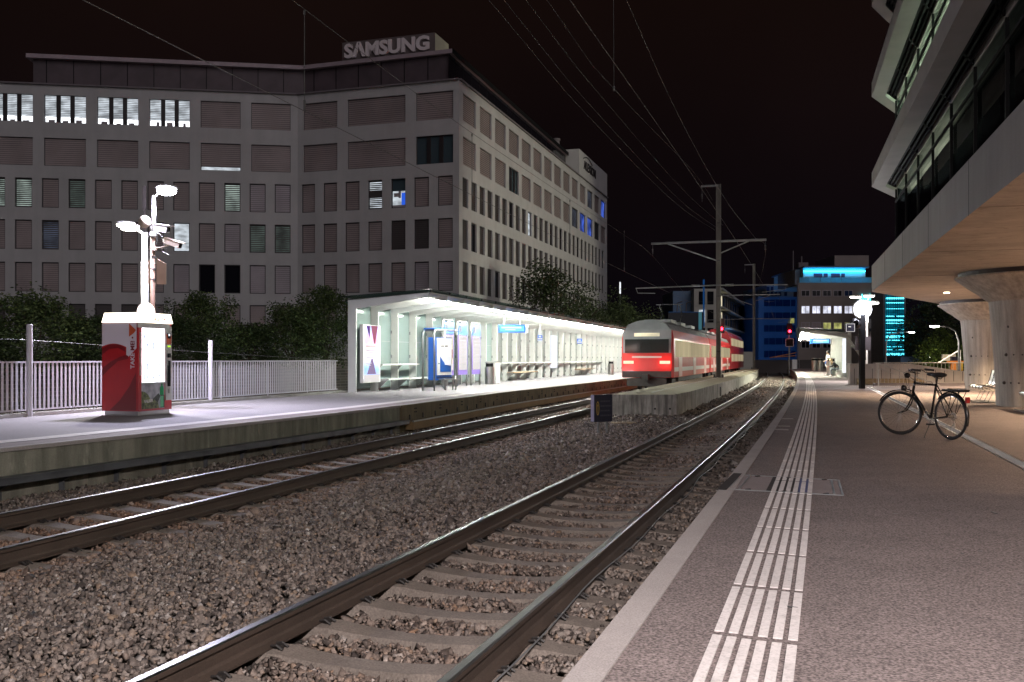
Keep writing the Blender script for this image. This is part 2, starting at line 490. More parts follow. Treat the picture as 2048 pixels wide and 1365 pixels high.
M['brick'] = None
M['red_body'] = mat('red_body', (0.56, 0.022, 0.018), 0.32, coat=0.3, var=0.08, scale=0.8)
M['red_dark'] = mat('red_dark', (0.34, 0.014, 0.022), 0.35, coat=0.3)
M['train_roof'] = mat('train_roof', (0.26, 0.27, 0.28), 0.55, var=0.15, scale=1.2)
M['train_grey'] = mat('train_grey', (0.55, 0.53, 0.50), 0.4)
M['train_window'] = emis('train_window', (0.88, 0.74, 0.46), 0.46, 0.22, .35, (1, 1, .3))
M['train_door'] = mat('train_door', (0.62, 0.42, 0.40), 0.4)
M['windscreen'] = mat('windscreen', (0.03, 0.035, 0.035), 0.06, spec=0.8)
M['underframe'] = mat('underframe', (0.03, 0.028, 0.027), 0.7, var=0.2, scale=5)
M['cloth_white'] = mat('cloth_white', (0.70, 0.70, 0.68), 0.8)
M['cloth_black'] = mat('cloth_black', (0.012, 0.012, 0.014), 0.8)
M['cloth_blue'] = mat('cloth_blue', (0.03, 0.12, 0.45), 0.8)
M['cloth_check'] = mat('cloth_check', (0.20, 0.24, 0.26), 0.8, var=0.7, scale=14)
M['skin'] = mat('skin', (0.50, 0.31, 0.22), 0.55)
M['hair_dark'] = mat('hair_dark', (0.015, 0.011, 0.009), 0.5)
M['hair_fair'] = mat('hair_fair', (0.50, 0.34, 0.18), 0.5)
M['tyre'] = mat('tyre', (0.016, 0.015, 0.015), 0.75)
M['bike_black'] = mat('bike_black', (0.014, 0.013, 0.014), 0.25, coat=0.5)
M['chrome'] = mat('chrome', (0.62, 0.62, 0.62), 0.16, 1.0)
M['saddle'] = mat('saddle', (0.012, 0.012, 0.012), 0.4)
M['reflector'] = mat('reflector', (0.30, 0.008, 0.01), 0.3)
M['navy'] = mat('navy', (0.020, 0.021, 0.042), 0.5, var=0.1, scale=3)
M['navy_side'] = mat('navy_side', (0.22, 0.20, 0.27), 0.5)
M['pad_rubber'] = mat('pad_rubber', (0.035, 0.030, 0.030), 0.7, spec=0.2, var=.3, scale=30)
M['navy_pad'] = mat('navy_pad', (0.05, 0.06, 0.17), 0.6)
M['yellow'] = mat('yellow', (0.50, 0.32, 0.06), 0.5)
M['bark'] = mat('bark', (0.07, 0.05, 0.035), 0.9, var=0.3, scale=9, bump=0.5)
M['blue_machine'] = mat('blue_machine', (0.015, 0.11, 0.48), 0.35)
M['screen_white'] = emis('screen_white', (0.93, 0.95, 1.0), 1.1)
M['screen_blue'] = emis('screen_blue', (0.03, 0.12, 0.75), 0.9)
M['screen_cyan'] = emis('screen_cyan', (0.25, 0.72, 1.0), 1.3)
M['board_white'] = emis('board_white', (1.0, 0.95, 0.93), 0.85)
M['board_cream'] = emis('board_cream', (0.95, 0.88, 0.62), 0.75)
M['board_orange'] = emis('board_orange', (0.95, 0.50, 0.22), 0.75)
M['purple'] = mat('purple', (0.20, 0.13, 0.45), 0.5)
M['lid'] = mat('lid', (0.10, 0.10, 0.10), 0.4, 0.4)
M['selecta_red'] = mat('machine_red', (0.42, 0.016, 0.02), 0.28, coat=0.4, var=0.06, scale=3)
M['selecta_dark'] = mat('machine_dark_red', (0.19, 0.010, 0.013), 0.28, coat=0.4)
M['machine_white'] = mat('machine_white', (0.66, 0.60, 0.66), 0.35, coat=0.2)
M['machine_orange'] = mat('machine_orange', (0.50, 0.09, 0.03), 0.4)
M['topper'] = emis('topper', (1.0, 0.90, 0.74), 3.4)
M['topper_ball'] = emis('topper_ball', (1.0, 0.80, 0.74), 4.5)
M['shop_window'] = emis('shop_window', (0.90, 0.93, 1.0), 3.2, 0.2, 7)
M['snack'] = emis('snack', (0.66, 0.72, 0.95), 1.25, 0.5, 14)
M['bottle_green'] = mat('bottle_green', (0.01, 0.24, 0.08), 0.25)
M['bottle_light'] = mat('bottle_light', (0.10, 0.42, 0.20), 0.3)
M['camera_body'] = mat('camera_body', (0.60, 0.50, 0.42), 0.4)
M['sign_back'] = mat('sign_back', (0.45, 0.33, 0.26), 0.45, var=0.06, scale=4)
M['pole_brown'] = mat('pole_brown', (0.22, 0.14, 0.10), 0.5)
M['orange'] = mat('orange', (0.60, 0.20, 0.04), 0.6)
M['blue_facade'] = mat('blue_facade', (0.10, 0.17, 0.28), 0.6, var=0.1, scale=0.3)
M['blue_window'] = mat('blue_window', (0.012, 0.03, 0.09), 0.15)
M['facade_light'] = mat('facade_light', (0.42, 0.41, 0.37), 0.8, var=0.08, scale=0.3)
M['facade_brown'] = mat('facade_brown', (0.24, 0.20, 0.185), 0.8, var=0.07, scale=0.4)
M['billboard_dark'] = mat('billboard_dark', (0.006, 0.008, 0.02), 0.3)
M['billboard_edge'] = emis('billboard_edge', (0.05, 0.25, 0.75), 0.16)
M['billboard_text'] = emis('billboard_text', (0.15, 0.45, 0.55), 0.28)

def translucent(name, color):
    m = bpy.data.materials.new(name); m.use_nodes = True
    n, l = m.node_tree.nodes, m.node_tree.links
    n.remove(n['Principled BSDF'])
    t = n.new('ShaderNodeBsdfTranslucent'); t.inputs[0].default_value = (*color, 1)
    d = n.new('ShaderNodeBsdfDiffuse'); d.inputs[0].default_value = (*(c * .6 for c in color), 1)
    mx = n.new('ShaderNodeMixShader'); mx.inputs[0].default_value = .4
    l.new(t.outputs[0], mx.inputs[1]); l.new(d.outputs[0], mx.inputs[2]); l.new(mx.outputs[0], n['Material Output'].inputs[0])
    return m
M['balustrade'] = translucent('balustrade', (.45, .8, .9))
def hazy_glass(name):
    m = glass(name, (.58, .72, .70), .10)
    n, l = m.node_tree.nodes, m.node_tree.links
    out = n['Material Output']; src = out.inputs[0].links[0].from_socket
    d = n.new('ShaderNodeBsdfDiffuse'); d.inputs[0].default_value = (.40, .52, .50, 1)
    mx = n.new('ShaderNodeMixShader'); mx.inputs[0].default_value = .48
    l.new(src, mx.inputs[1]); l.new(d.outputs[0], mx.inputs[2]); l.new(mx.outputs[0], out.inputs[0])
    return m
M['shelter_glass'] = hazy_glass('hazy_shelter_glass')
M['frosted'] = translucent('frosted', (.70, .74, .72))
def brick_mat():
    m = mat('brick', (0.17, 0.14, 0.12), 0.9)
    n, l = m.node_tree.nodes, m.node_tree.links
    g = n.new('ShaderNodeNewGeometry'); sx = n.new('ShaderNodeSeparateXYZ'); cb = n.new('ShaderNodeCombineXYZ')
    l.new(g.outputs['Position'], sx.inputs[0])
    l.new(sx.outputs['Y'], cb.inputs['X']); l.new(sx.outputs['Z'], cb.inputs['Y'])
    t = n.new('ShaderNodeTexBrick')
    t.inputs['Scale'].default_value = 1.0
    t.inputs['Brick Width'].default_value = 0.9; t.inputs['Row Height'].default_value = 0.15
    t.inputs['Mortar Size'].default_value = 0.014
    t.inputs['Color1'].default_value = (0.17, 0.14, 0.12, 1); t.inputs['Color2'].default_value = (0.11, 0.095, 0.085, 1)
    t.inputs['Mortar'].default_value = (0.27, 0.245, 0.21, 1)
    l.new(cb.outputs[0], t.inputs['Vector']); l.new(t.outputs['Color'], n['Principled BSDF'].inputs['Base Color'])
    return m
M['brick'] = brick_mat()

def leaf_mat(name, dark, light):
    m = mat(name, dark, 0.6, spec=0.3)
    n, l = m.node_tree.nodes, m.node_tree.links
    a = n.new('ShaderNodeAttribute'); a.attribute_name = 'leaf_tint'
    r = n.new('ShaderNodeValToRGB')
    r.color_ramp.elements[0].color = (*dark, 1); r.color_ramp.elements[1].color = (*light, 1)
    l.new(a.outputs['Fac'], r.inputs[0]); l.new(r.outputs[0], n['Principled BSDF'].inputs['Base Color'])
    return m
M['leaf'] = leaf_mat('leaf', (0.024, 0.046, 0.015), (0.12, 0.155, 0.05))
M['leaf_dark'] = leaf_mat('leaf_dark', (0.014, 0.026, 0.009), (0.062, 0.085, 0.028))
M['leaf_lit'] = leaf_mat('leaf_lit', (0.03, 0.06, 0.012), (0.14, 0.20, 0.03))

def stone_mat():
    m = mat('stone', (0.15, 0.12, 0.10), 0.85, spec=0.35)
    n, l = m.node_tree.nodes, m.node_tree.links
    a = n.new('ShaderNodeAttribute'); a.attribute_name = 'stone_tint'
    r = n.new('ShaderNodeValToRGB'); e = r.color_ramp.elements
    e[0].position, e[0].color = 0.0, (0.040, 0.032, 0.029, 1)
    e[1].position, e[1].color = 1.0, (0.56, 0.53, 0.50, 1)
    for p, c in ((0.25, (0.115, 0.095, 0.085)), (0.5, (0.21, 0.174, 0.152)), (0.68, (0.26, 0.222, 0.198)), (0.80, (0.245, 0.175, 0.125)), (0.86, (0.31, 0.28, 0.26)), (0.96, (0.40, 0.365, 0.34))):
        q = e.new(p); q.color = (*c, 1)
    l.new(a.outputs['Fac'], r.inputs[0])
    g = n.new('ShaderNodeNewGeometry'); t = n.new('ShaderNodeTexNoise'); t.inputs['Scale'].default_value = 70
    l.new(g.outputs['Position'], t.inputs['Vector'])
    mr = n.new('ShaderNodeMapRange'); mr.inputs['From Min'].default_value = .3; mr.inputs['From Max'].default_value = .7
    mr.inputs['To Min'].default_value = .75; mr.inputs['To Max'].default_value = 1.2
    l.new(t.outputs['Fac'], mr.inputs[0])
    mx = n.new('ShaderNodeMix'); mx.data_type = 'RGBA'; mx.blend_type = 'MULTIPLY'; mx.inputs['Factor'].default_value = 1
    l.new(r.outputs[0], mx.inputs['A']); l.new(mr.outputs[0], mx.inputs['B'])
    a2 = n.new('ShaderNodeAttribute'); a2.attribute_name = 'rust'
    m2 = n.new('ShaderNodeMix'); m2.data_type = 'RGBA'; m2.blend_type = 'MULTIPLY'
    l.new(a2.outputs['Fac'], m2.inputs['Factor']); l.new(mx.outputs['Result'], m2.inputs['A']); m2.inputs['B'].default_value = (.98, .72, .56, 1)
    l.new(m2.outputs['Result'], n['Principled BSDF'].inputs['Base Color'])
    return m
M['stone'] = stone_mat()

# ================================================================== THE SETTING
def fpath(f, off, y0, y1, step):
    "points along curve f shifted sideways by off (positive = right)"
    out = []
    n = max(2, int(round((y1 - y0) / step)) + 1)
    for i in range(n):
        Y = y0 + (y1 - y0) * i / (n - 1)
        dx = (f(Y + .2) - f(Y - .2)) / .4
        L = math.hypot(dx, 1)
        out.append((f(Y) + off / L, Y - off * dx / L))
    return out

EDGE_L = [(-13.6, -6), (-6.85, 12.64), (-5.446, 16.5), (-3.70, 21.6), (-2.85, 24.4), (-.358, 33.8), (5.6, 53), (11, 71), (26.2, 121)]
def XE(Y): return float(np.interp(Y, [p[1] for p in EDGE_L], [p[0] for p in EDGE_L]))
def XFENCE(Y): return -10.33 + 0.2895 * (Y - 19.06)

mb = MB()
mb.quad((-700, -60, -0.42), (700, -60, -0.42), (700, 900, -0.42), (-700, 900, -0.42))
mb.build('ground', M['city_ground'], kind='structure')

# ballast bed sheet under the loose stones
def hb(X, Y):
    "ballast height"
    X = np.asarray(X, float); Y = np.asarray(Y, float)
    tl = (X - (-7.735 + .303 * Y)) * .957
    rc = np.where(Y < 5, np.polyval(_rc, 5) + (Y - 5) * .335, np.polyval(_rc, Y))
    tr = (X - rc) * .957
    a = np.minimum(np.abs(tl), np.abs(tr))
    z = np.interp(a, [0, .45, .8, 1.25, 1.6, 2.6], [-.232, -.232, -.20, -.195, -.175, -.15])
    z = np.where(tl < -1.25, np.interp(-tl, [1.25, 1.7, 2.6], [-.21, -.27, -.30]), z)
    z = z + .018 * np.sin(X * 1.7 + Y * .9) + .014 * np.sin(X * 3.1 - Y * 2.3)
    return z, tl, tr
mb = MB()
ys = np.concatenate([np.arange(-6, 40, .5), np.arange(40, 126, 2)])
nu = 26
for Y in ys:
    x0, x1 = XE(Y) + .02, RT(Y) + 1.775
    for i in range(nu + 1):
        X = x0 + (x1 - x0) * i / nu
        mb.v.append((X, float(Y), float(hb(X, Y)[0]) - .045))
for j in range(len(ys) - 1):
    for i in range(nu):
        a = j * (nu + 1) + i
        mb.f.append((a, a + 1, a + nu + 2, a + nu + 1)); mb.m.append(0)
mb.build('ground', M['ground_dark'], smooth=True, kind='structure')

def bulk_mesh(name, verts, faces_flat, k, material, attr_name, attr, **props):
    me = bpy.data.meshes.new(name)
    nv = len(verts); nf = len(faces_flat) // k
    me.vertices.add(nv); me.loops.add(nf * k); me.polygons.add(nf)
    me.vertices.foreach_set('co', verts.astype(np.float32).ravel())
    me.loops.foreach_set('vertex_index', faces_flat.astype(np.int32))
    me.polygons.foreach_set('loop_start', np.arange(0, nf * k, k, dtype=np.int32))
    me.materials.append(material)
    at = me.attributes.new(attr_name, 'FLOAT', 'POINT')
    at.data.foreach_set('value', attr.astype(np.float32))
    me.update(calc_edges=True)
    o = bpy.data.objects.new(name, me); col.objects.link(o)
    for kk, v in props.items(): o[kk] = v
    return o

def ballast():
    P = []; S = []
    xe = lambda Y: np.interp(Y, [p[1] for p in EDGE_L], [p[0] for p in EDGE_L])
    for y0, y1, dens, r0 in ((2.2, 9, 1150, .0168), (9, 16, 900, .0178), (16, 28, 480, .0215), (28, 48, 150, .031), (48, 80, 34, .05)):
        xa, xb = xe(y0) - .5, RT(y1) + 2
        n = int(dens * (xb - xa) * (y1 - y0))
        X = NR.uniform(xa, xb, n); Y = NR.uniform(y0, y1, n)
        z, tl, tr = hb(X, Y)
        ok = (X > xe(Y) + .04) & (tr < 1.66)
        ok &= np.abs(X) < .60 * Y + 2.2           # what the picture and a step to the side can see
        # island platform
        ok &= ~((Y > 30.0) & (tl > 1.7) & (tr < -1.75))
        yl = Y + tl * .290; yr = Y + tr * .300
        for t, yc in ((tl, yl), (tr, yr)):
            ph = np.abs(((yc / .574) + .5) % 1.0 - .5) * .574 / .957
            on = (ph < .135) & (np.abs(t) < 1.22)
            keep = NR.random(n) < np.where(np.abs(t) < .95, .015, .10)
            ok &= ~(on & ~keep)
            ok &= ~(np.abs(np.abs(t) - .7525) < .10)
        X, Y, z = X[ok], Y[ok], z[ok]
        n = len(X)
        r = r0 * np.exp(NR.normal(0, .33, n))
        # a heap of stones against the left platform wall
        dw = X - xe(Y)
        z = z + np.where(dw < .5, .05 * (.5 - dw) / .5, 0)
        P.append(np.stack([X, Y, z + NR.uniform(-.012, .016, n)], 1)); S.append(r)
    P = np.concatenate(P); S = np.concatenate(S); n = len(P)
    v = np.array([(x, y, z) for z in (-1, 1) for x, y in ((-1, -1), (1, -1), (1, 1), (-1, 1))], float) * .62
    f = np.array([(0, 3, 2), (0, 2, 1), (4, 5, 6), (4, 6, 7), (0, 1, 5), (0, 5, 4), (1, 2, 6), (1, 6, 5), (2, 3, 7), (2, 7, 6), (3, 0, 4), (3, 4, 7)])
    vv = (v[None] * (1 + NR.uniform(-.30, .30, (n, 8, 1))) + NR.uniform(-.26, .26, (n, 8, 3))) * np.stack([NR.uniform(1.0, 1.65, n), NR.uniform(.8, 1.2, n), NR.uniform(.55, .95, n)], 1)[:, None, :]
    q = NR.normal(size=(n, 4)); q[:, 1:3] *= .55; q /= np.linalg.norm(q, axis=1)[:, None]
    a, b, c, d = q.T
    Rm = np.stack([1 - 2 * (c * c + d * d), 2 * (b * c - a * d), 2 * (b * d + a * c), 2 * (b * c + a * d), 1 - 2 * (b * b + d * d), 2 * (c * d - a * b), 2 * (b * d - a * c), 2 * (c * d + a * b), 1 - 2 * (b * b + c * c)], 1).reshape(n, 3, 3)
    vv = np.einsum('nij,nkj->nki', Rm, vv) * S[:, None, None] + P[:, None, :]
    ff = (f[None] + (np.arange(n) * 8)[:, None, None]).reshape(-1)
    tint = np.repeat(np.clip(NR.beta(1.6, 2.0, n), 0, 1), 8)
    go = bulk_mesh('gravel', vv.reshape(-1, 3), ff, 3, M['stone'], 'stone_tint', tint, kind='stuff')
    _, tl, tr = hb(P[:, 0], P[:, 1])
    rust = np.clip(1.25 - np.abs(tl) / 1.5, 0, 1) * .95 + np.clip(1.0 - np.abs(tr) / 1.1, 0, 1) * .35
    rust = np.clip(rust + NR.normal(0, .12, n), 0, 1)
    at = go.data.attributes.new('rust', 'FLOAT', 'POINT'); at.data.foreach_set('value', np.repeat(rust, 8).astype(np.float32))
ballast()

# ------------------------------------------------------------------ tracks
RAILP = [(-.07, -.172), (.07, -.172), (.07, -.160), (.020, -.143), (.010, -.125), (.010, -.052), (.034, -.040), (.036, -.010), (.026, 0), (-.026, 0), (-.036, -.010), (-.034, -.040), (-.010, -.052), (-.010, -.125), (-.020, -.143), (-.07, -.160)]
def rail_mesh(f, off, y0, y1):
    m = MB(); pts = fpath(f, off, y0, y1, .8)
    n = len(RAILP)
    for i, (x, y) in enumerate(pts):
        a = pts[max(0, i - 1)]; b = pts[min(len(pts) - 1, i + 1)]
        d = Vector((b[0] - a[0], b[1] - a[1])).normalized()
        for t, z in RAILP: m.v.append((x + d.y * t, y - d.x * t, z))
    for i in range(len(pts) - 1):
        for k in range(n):
            k2 = (k + 1) % n
            m.f.append((i * n + k, i * n + k2, (i + 1) * n + k2, (i + 1) * n + k))
            m.m.append(1 if k in (7, 8, 9) else 0)
    return m
SLP = [(-1.3, -.235, .09), (-1.24, -.195, .10), (-1.0, -.180, .105), (-.93, -.174, .11), (-.58, -.174, .11), (-.45, -.190, .10), (-.25, -.206, .095), (0, -.212, .09), (.25, -.206, .095), (.45, -.190, .10), (.58, -.174, .11), (.93, -.174, .11), (1.0, -.180, .105), (1.24, -.195, .10), (1.3, -.235, .09)]
def sleeper_mb(m, c, d):
    nx, ny = d.y, -d.x
    o = len(m.v)
    for t, z, hw in SLP:
        for w_, zz in ((-hw - .03, -.34), (-hw, z), (hw, z), (hw + .03, -.34)):
            m.v.append((c[0] + nx * t + d.x * w_, c[1] + ny * t + d.y * w_, zz))
    for i in range(len(SLP) - 1):
        for k in range(3):
            m.f.append((o + i * 4 + k, o + i * 4 + k + 1, o + i * 4 + k + 5, o + i * 4 + k + 4)); m.m.append(0)
def clips_mb(m, c, d):
    nx, ny = d.y, -d.x
    for side in (-1, 1):
        for io in (-1, 1):
            t = side * .7525 + io * .105
            p = (c[0] + nx * t, c[1] + ny * t)
            tw = side * .7525 + io * .066
            for dd in (-.035, .035):
                m.tube([(c[0] + nx * tw + d.x * dd, c[1] + ny * tw + d.y * dd, -.150), (p[0] + d.x * dd, p[1] + d.y * dd, -.142), (p[0] + nx * io * .045 + d.x * dd, p[1] + ny * io * .045 + d.y * dd, -.168)], .009, 5)
            m.box((p[0], p[1], -.158), (.05, .035, .03), math.atan2(d.y, d.x) - math.pi / 2)
def track(f, label, y1):
    t = thing('railway_track', label, 'track', (f(0), 0, -.34), 0)
    for off in (-.7525, .7525):
        rail_mesh(f, off, -6, y1).build('rail', [M['rail_rust'], M['rail_top']], t)
    rest = MB(); k = int(math.ceil(2.2 / .574)); cnt = 0
    while k * .574 < min(y1, 100):
        Y = k * .574; c = (f(Y), Y)
        d = Vector((f(Y + .3) - f(Y - .3), .6)).normalized()
        if cnt < 98:
            m = MB(); sleeper_mb(m, c, d)
            o = m.build('sleeper', M['sleeper'], t)
            if Y < 24:
                mc = MB(); clips_mb(mc, c, d)
                if Y < 12: build_each(mc, 'rail_clip', M['clip'], o)
                else: mc.build('rail_clip', M['clip'], o, kind='stuff')
        else: sleeper_mb(rest, c, d)
        cnt += 1; k += 1
    if rest.v: rest.build('sleeper', M['sleeper'], t, kind='stuff')
    return t
track(LT, 'straight railway track beside the shelter platform with the red train on it', 125)
track(RT, 'gently curving railway track along the platform with the bicycle', 122)

# wavy earth cable lying against the outer side of the near right rail
pts = []
for i, (x, y) in enumerate(fpath(RT, .885, 2.5, 34, .45)):
    pts.append((x + .022 * math.sin(i * .9) + .02 * math.sin(i * .37), y, -.115 + .010 * math.sin(i * .8)))
m = MB().tube(pts, .006, 6); m.build('cable', M['galv'], smooth=True, label='thin pale cable snaking along the rail nearest the bicycle platform', category='cable')

# ------------------------------------------------------------------ left platform
BACK_L = [(XFENCE(Y) - .35, Y) for Y in (121, -6)]
mb = MB().prism([(x - .10, y) for x, y in EDGE_L] + BACK_L, -.42, PF)
plat_l = mb.build('platform', M['asphalt_left'], kind='structure')

def edge_pt(s, off=0.0):
    "point at arc length s along the left platform edge, off metres towards the track"
    acc = 0.0
    for a, b in zip(EDGE_L[:-1], EDGE_L[1:]):
        L = math.hypot(b[0] - a[0], b[1] - a[1])
        if s <= acc + L or b is EDGE_L[-1]:
            t = (s - acc) / L
            d = ((b[0] - a[0]) / L, (b[1] - a[1]) / L)
            return (a[0] + d[0] * (s - acc) + d[1] * off, a[1] + d[1] * (s - acc) - d[0] * off, d)
        acc += L
def s_of_Y(Y):
    acc = 0.0
    for a, b in zip(EDGE_L[:-1], EDGE_L[1:]):
        L = math.hypot(b[0] - a[0], b[1] - a[1])
        if Y <= b[1]: return acc + L * (Y - a[1]) / (b[1] - a[1])
        acc += L
    return acc
S0 = s_of_Y(24.3)
mb = MB()                                         # concrete facing panels with open joints
s = S0
while s > 0.5:
    a = edge_pt(max(s - 2.145, 0)); b = edge_pt(s - .016)
    mb.prism([(a[0], a[1]), (b[0], b[1]), (b[0] - .1, b[1] + .03), (a[0] - .1, a[1] + .03)], -.41, PF - .008)
    s -= 2.15
mb.build('platform_wall', M['wall_face'], plat_l, kind='structure')
mb = MB(); s = S0 + .02
while s < s_of_Y(118):
    a = edge_pt(s, .06); b = edge_pt(s + 2.19, .06)
    mb.prism([(a[0], a[1]), (b[0], b[1]), (b[0] - .16, b[1] + .05), (a[0] - .16, a[1] + .05)], -.06, PF - .008)
    a = edge_pt(s, -.02); b = edge_pt(s + 2.19, -.02)
    mb.prism([(a[0], a[1]), (b[0], b[1]), (b[0] - .08, b[1] + .03), (a[0] - .08, a[1] + .03)], -.41, -.06)
    s += 2.2
mb.build('platform_wall', M['brown_wall'], plat_l, kind='structure')
mb = MB()                                         # pale nosing at the edge + worn white guide strip
n0, n1 = 0.5, s_of_Y(118); NS = 60
for i in range(NS):
    a = edge_pt(n0 + (n1 - n0) * i / NS, .03); b = edge_pt(n0 + (n1 - n0) * (i + 1) / NS, .03)
    mb.prism([(a[0], a[1]), (b[0], b[1]), (b[0] - .14, b[1] + .045), (a[0] - .14, a[1] + .045)], PF - .05, PF + .004)
mb.build('platform_nosing', M['edge_stone'], plat_l, kind='structure')
mb = MB()
for i in range(NS):
    for o1, o2, mi in ((-.11, -.56, 1), (-.58, -.96, 0)):
        a = edge_pt(n0 + (n1 - n0) * i / NS, o1); b = edge_pt(n0 + (n1 - n0) * (i + 1) / NS, o1)
        c = edge_pt(n0 + (n1 - n0) * (i + 1) / NS, o2); d = edge_pt(n0 + (n1 - n0) * i / NS, o2)
        z = PF + (.008 if mi == 0 else .004)
        mb.quad((a[0], a[1], z), (b[0], b[1], z), (c[0], c[1], z), (d[0], d[1], z), mi)
mb.build('platform_marking', [M['paint_white'], M['edge_dirty']], plat_l, kind='structure')

# cable tray on brackets along the first part of the wall
tr = thing('cable_tray', 'grey steel cable tray on brackets along the stained concrete wall of the shelter platform', 'cable tray', (*edge_pt(S0)[:2], -.35))
mb = MB()
a = edge_pt(.5, .16); b = edge_pt(s_of_Y(12.64), .16); c = edge_pt(s_of_Y(16.5), .16); d = edge_pt(s_of_Y(21.6), .16); e = edge_pt(S0 - .1, .16)
for p, q in ((a, b), (b, c), (c, d), (d, e)):
    mb.beam((p[0], p[1], .065), (q[0], q[1], .065), .30, .02)
    for oo in (.14,):
        mb.beam((p[0] + p[2][1] * oo, p[1] - p[2][0] * oo, .04), (q[0] + p[2][1] * oo, q[1] - p[2][0] * oo, .04), .02, .10)
mb.build('tray', M['tray'], tr)
s = S0 - .6
while s > 1:
    p = edge_pt(s, .03); q = edge_pt(s, .28)
    m = MB().beam((p[0], p[1], -.34), (p[0], p[1], .0), .06, .06)
    m.beam((p[0], p[1], -.10), (q[0], q[1], .04), .05, .04)
    m.build('bracket', M['tray'], tr)
    s -= 1.07
# pipe, brown duct and brackets along the second part
pd = thing('cable_duct', 'brown cable duct with a pale pipe on top along the shelter platform', 'cable duct', (*edge_pt(S0 + 1)[:2], -.35))
mp_, md = MB(), MB()
for i in range(40):
    s1 = S0 + .35 + i * (n1 - S0 - 1) / 40; s2 = S0 + .35 + (i + 1) * (n1 - S0 - 1) / 40
    a, b = edge_pt(s1, .12), edge_pt(s2, .12)
    md.beam((a[0], a[1], -.10), (b[0], b[1], -.10), .22, .20)
    a, b = edge_pt(s1, .22), edge_pt(s2, .22)
    mp_.beam((a[0], a[1], .018), (b[0], b[1], .018), .05, .035)
md.build('duct', M['duct'], pd); mp_.build('pipe', M['galv'], pd)
m = MB(); s = S0 + .5; k = 0
while s < s_of_Y(75):
    a = edge_pt(s, .075)
    m.box((a[0], a[1], .06 + .06), (.05, .025, .13), math.atan2(a[2][1], a[2][0]))
    if k % 2 == 0:
        for ds in (-.05, .05):
            for zz in (.24, .33):
                a = edge_pt(s + .45 + ds, .068); m.box((a[0], a[1], zz), (.03, .025, .03), math.atan2(a[2][1], a[2][0]))
    s += 1.0; k += 1
m.build('bracket', M['clip'], pd, kind='stuff')

# ------------------------------------------------------------------ right platform and square
yy = [-8, -4, 0] + list(np.arange(2, 37.1, 1.0))
el = [fpath(RT, 1.69 + .14, y, y + .001, .001)[0] for y in yy]
mb = MB().prism(el + [(60, el[-1][1]), (60, -8)], -.42, PF)
plat_r = mb.build('platform', [M['asphalt']], kind='structure')
yf = list(np.arange(37, 118, 3.0)) + [118]
ef = [fpath(RT, 1.69 + .14, y, y + .001, .001)[0] for y in yf]
mb = MB().prism([(el[-1][0], el[-1][1] + .02)] + ef[1:] + [(52, 118), (52, el[-1][1] + .02)], -.42, PF + .004)
mb.build('platform_paving', M['edge_dirty'], plat_r, kind='structure')
mb = MB()
ea = fpath(RT, 1.69, -8, 118, .8); eb = fpath(RT, 1.828, -8, 118, .8)
for i in range(len(ea) - 1):
    mb.prism([ea[i], ea[i + 1], eb[i + 1], eb[i]], -.41, PF + .006)
mb.build('platform_nosing', M['edge_stone'], plat_r, kind='structure')

def ribbon(f, o1, o2, y0, y1, z0, z1, m, mi=0):
    a = fpath(f, o1, y0, y1, max(.3, (y1 - y0))); b = fpath(f, o2, y0, y1, max(.3, (y1 - y0)))
    m.prism([a[0], a[-1], b[-1], b[0]], z0, z1, mi)
mb = MB(); Y = 1.4; OFF = 1.69 + .46
while Y < 100:
    L = .90 if Y < 40 else 2.4
    for k in range(6):
        o1 = OFF + k * .0625
        dj = R.uniform(-.006, .006)
        ribbon(RT, o1, o1 + .040, Y + dj - k * .008, Y + L * .957 - (.068 if Y < 40 else .03) + dj - k * .008, PF + .0005, PF + .0068, mb)
    Y += L * .957
mb.build('tactile_paving', M['paint_white'], plat_r, kind='structure')
mb = MB()                                         # row of studs across the platform
for i in range(60):
    x = 12.75 + i * .085
    mb.box((x, 41.2 - i * .02, PF + .012), (.045, .05, .014))
mb.build('tactile_studs', M['paint_white'], plat_r, kind='structure')
mb = MB()                                         # worn paint patches
for (x, y, w_, d_) in ((11.0, 34.3, 1.6, .10), (12.8, 33.6, .8, .06), (14.2, 33.1, .5, .09), (11.45, 33.9, 1.9, .16)):
    mb.box((x, y, PF + .003), (w_, d_, .004), -.2)
for (y, l_) in ((19.5, .5), (16.6, .45), (17.4, .3)):
    p = fpath(RT, 1.93, y, y + .01, .01)[0]; mb.box((p[0], p[1], PF + .003), (.24, l_ * .5, .005), -.28)
mb.build('paint_patch', M['edge_stone'], plat_r, kind='structure')

# service hatch in the platform
hc = [(1.98, 8.68), (2.36, 9.74), (3.22, 9.32), (2.90, 8.28)]
ht = thing('access_hatch', 'rectangular steel-framed access hatch with dark pads crossing the guide strips', 'hatch', (2.6, 9.0, PF))
def lerp2(a, b, t): return (a[0] + (b[0] - a[0]) * t, a[1] + (b[1] - a[1]) * t)
def hq(u, v): return lerp2(lerp2(hc[0], hc[3], u), lerp2(hc[1], hc[2], u), v)
m = MB(); m.prism([hq(.0, .0), hq(.0, 1), hq(1, 1), hq(1, 0)], PF - .01, PF + .0015); m.build('cover', M['edge_dirty'], ht)
m = MB()
for a, b in (((0, 0), (0, 1)), ((0, 1), (1, 1)), ((1, 1), (1, 0)), ((1, 0), (0, 0)), ((.93, .03), (.93, .97)), ((.10, .0), (.10, 1))):
    p, q = hq(*a), hq(*b); m.beam((p[0], p[1], PF + .003), (q[0], q[1], PF + .003), .018, .008)
m.build('frame', M['galv'], ht)
m = MB()
for u0, u1, v0, v1 in ((-.09, .0, -.08, 1.08), (.34, .64, .0, 1.0)):
    m.prism([hq(u0, v0), hq(u0, v1), hq(u1, v1), hq(u1, v0)], PF + .0015, PF + (.008 if u0 < 0 else .003))
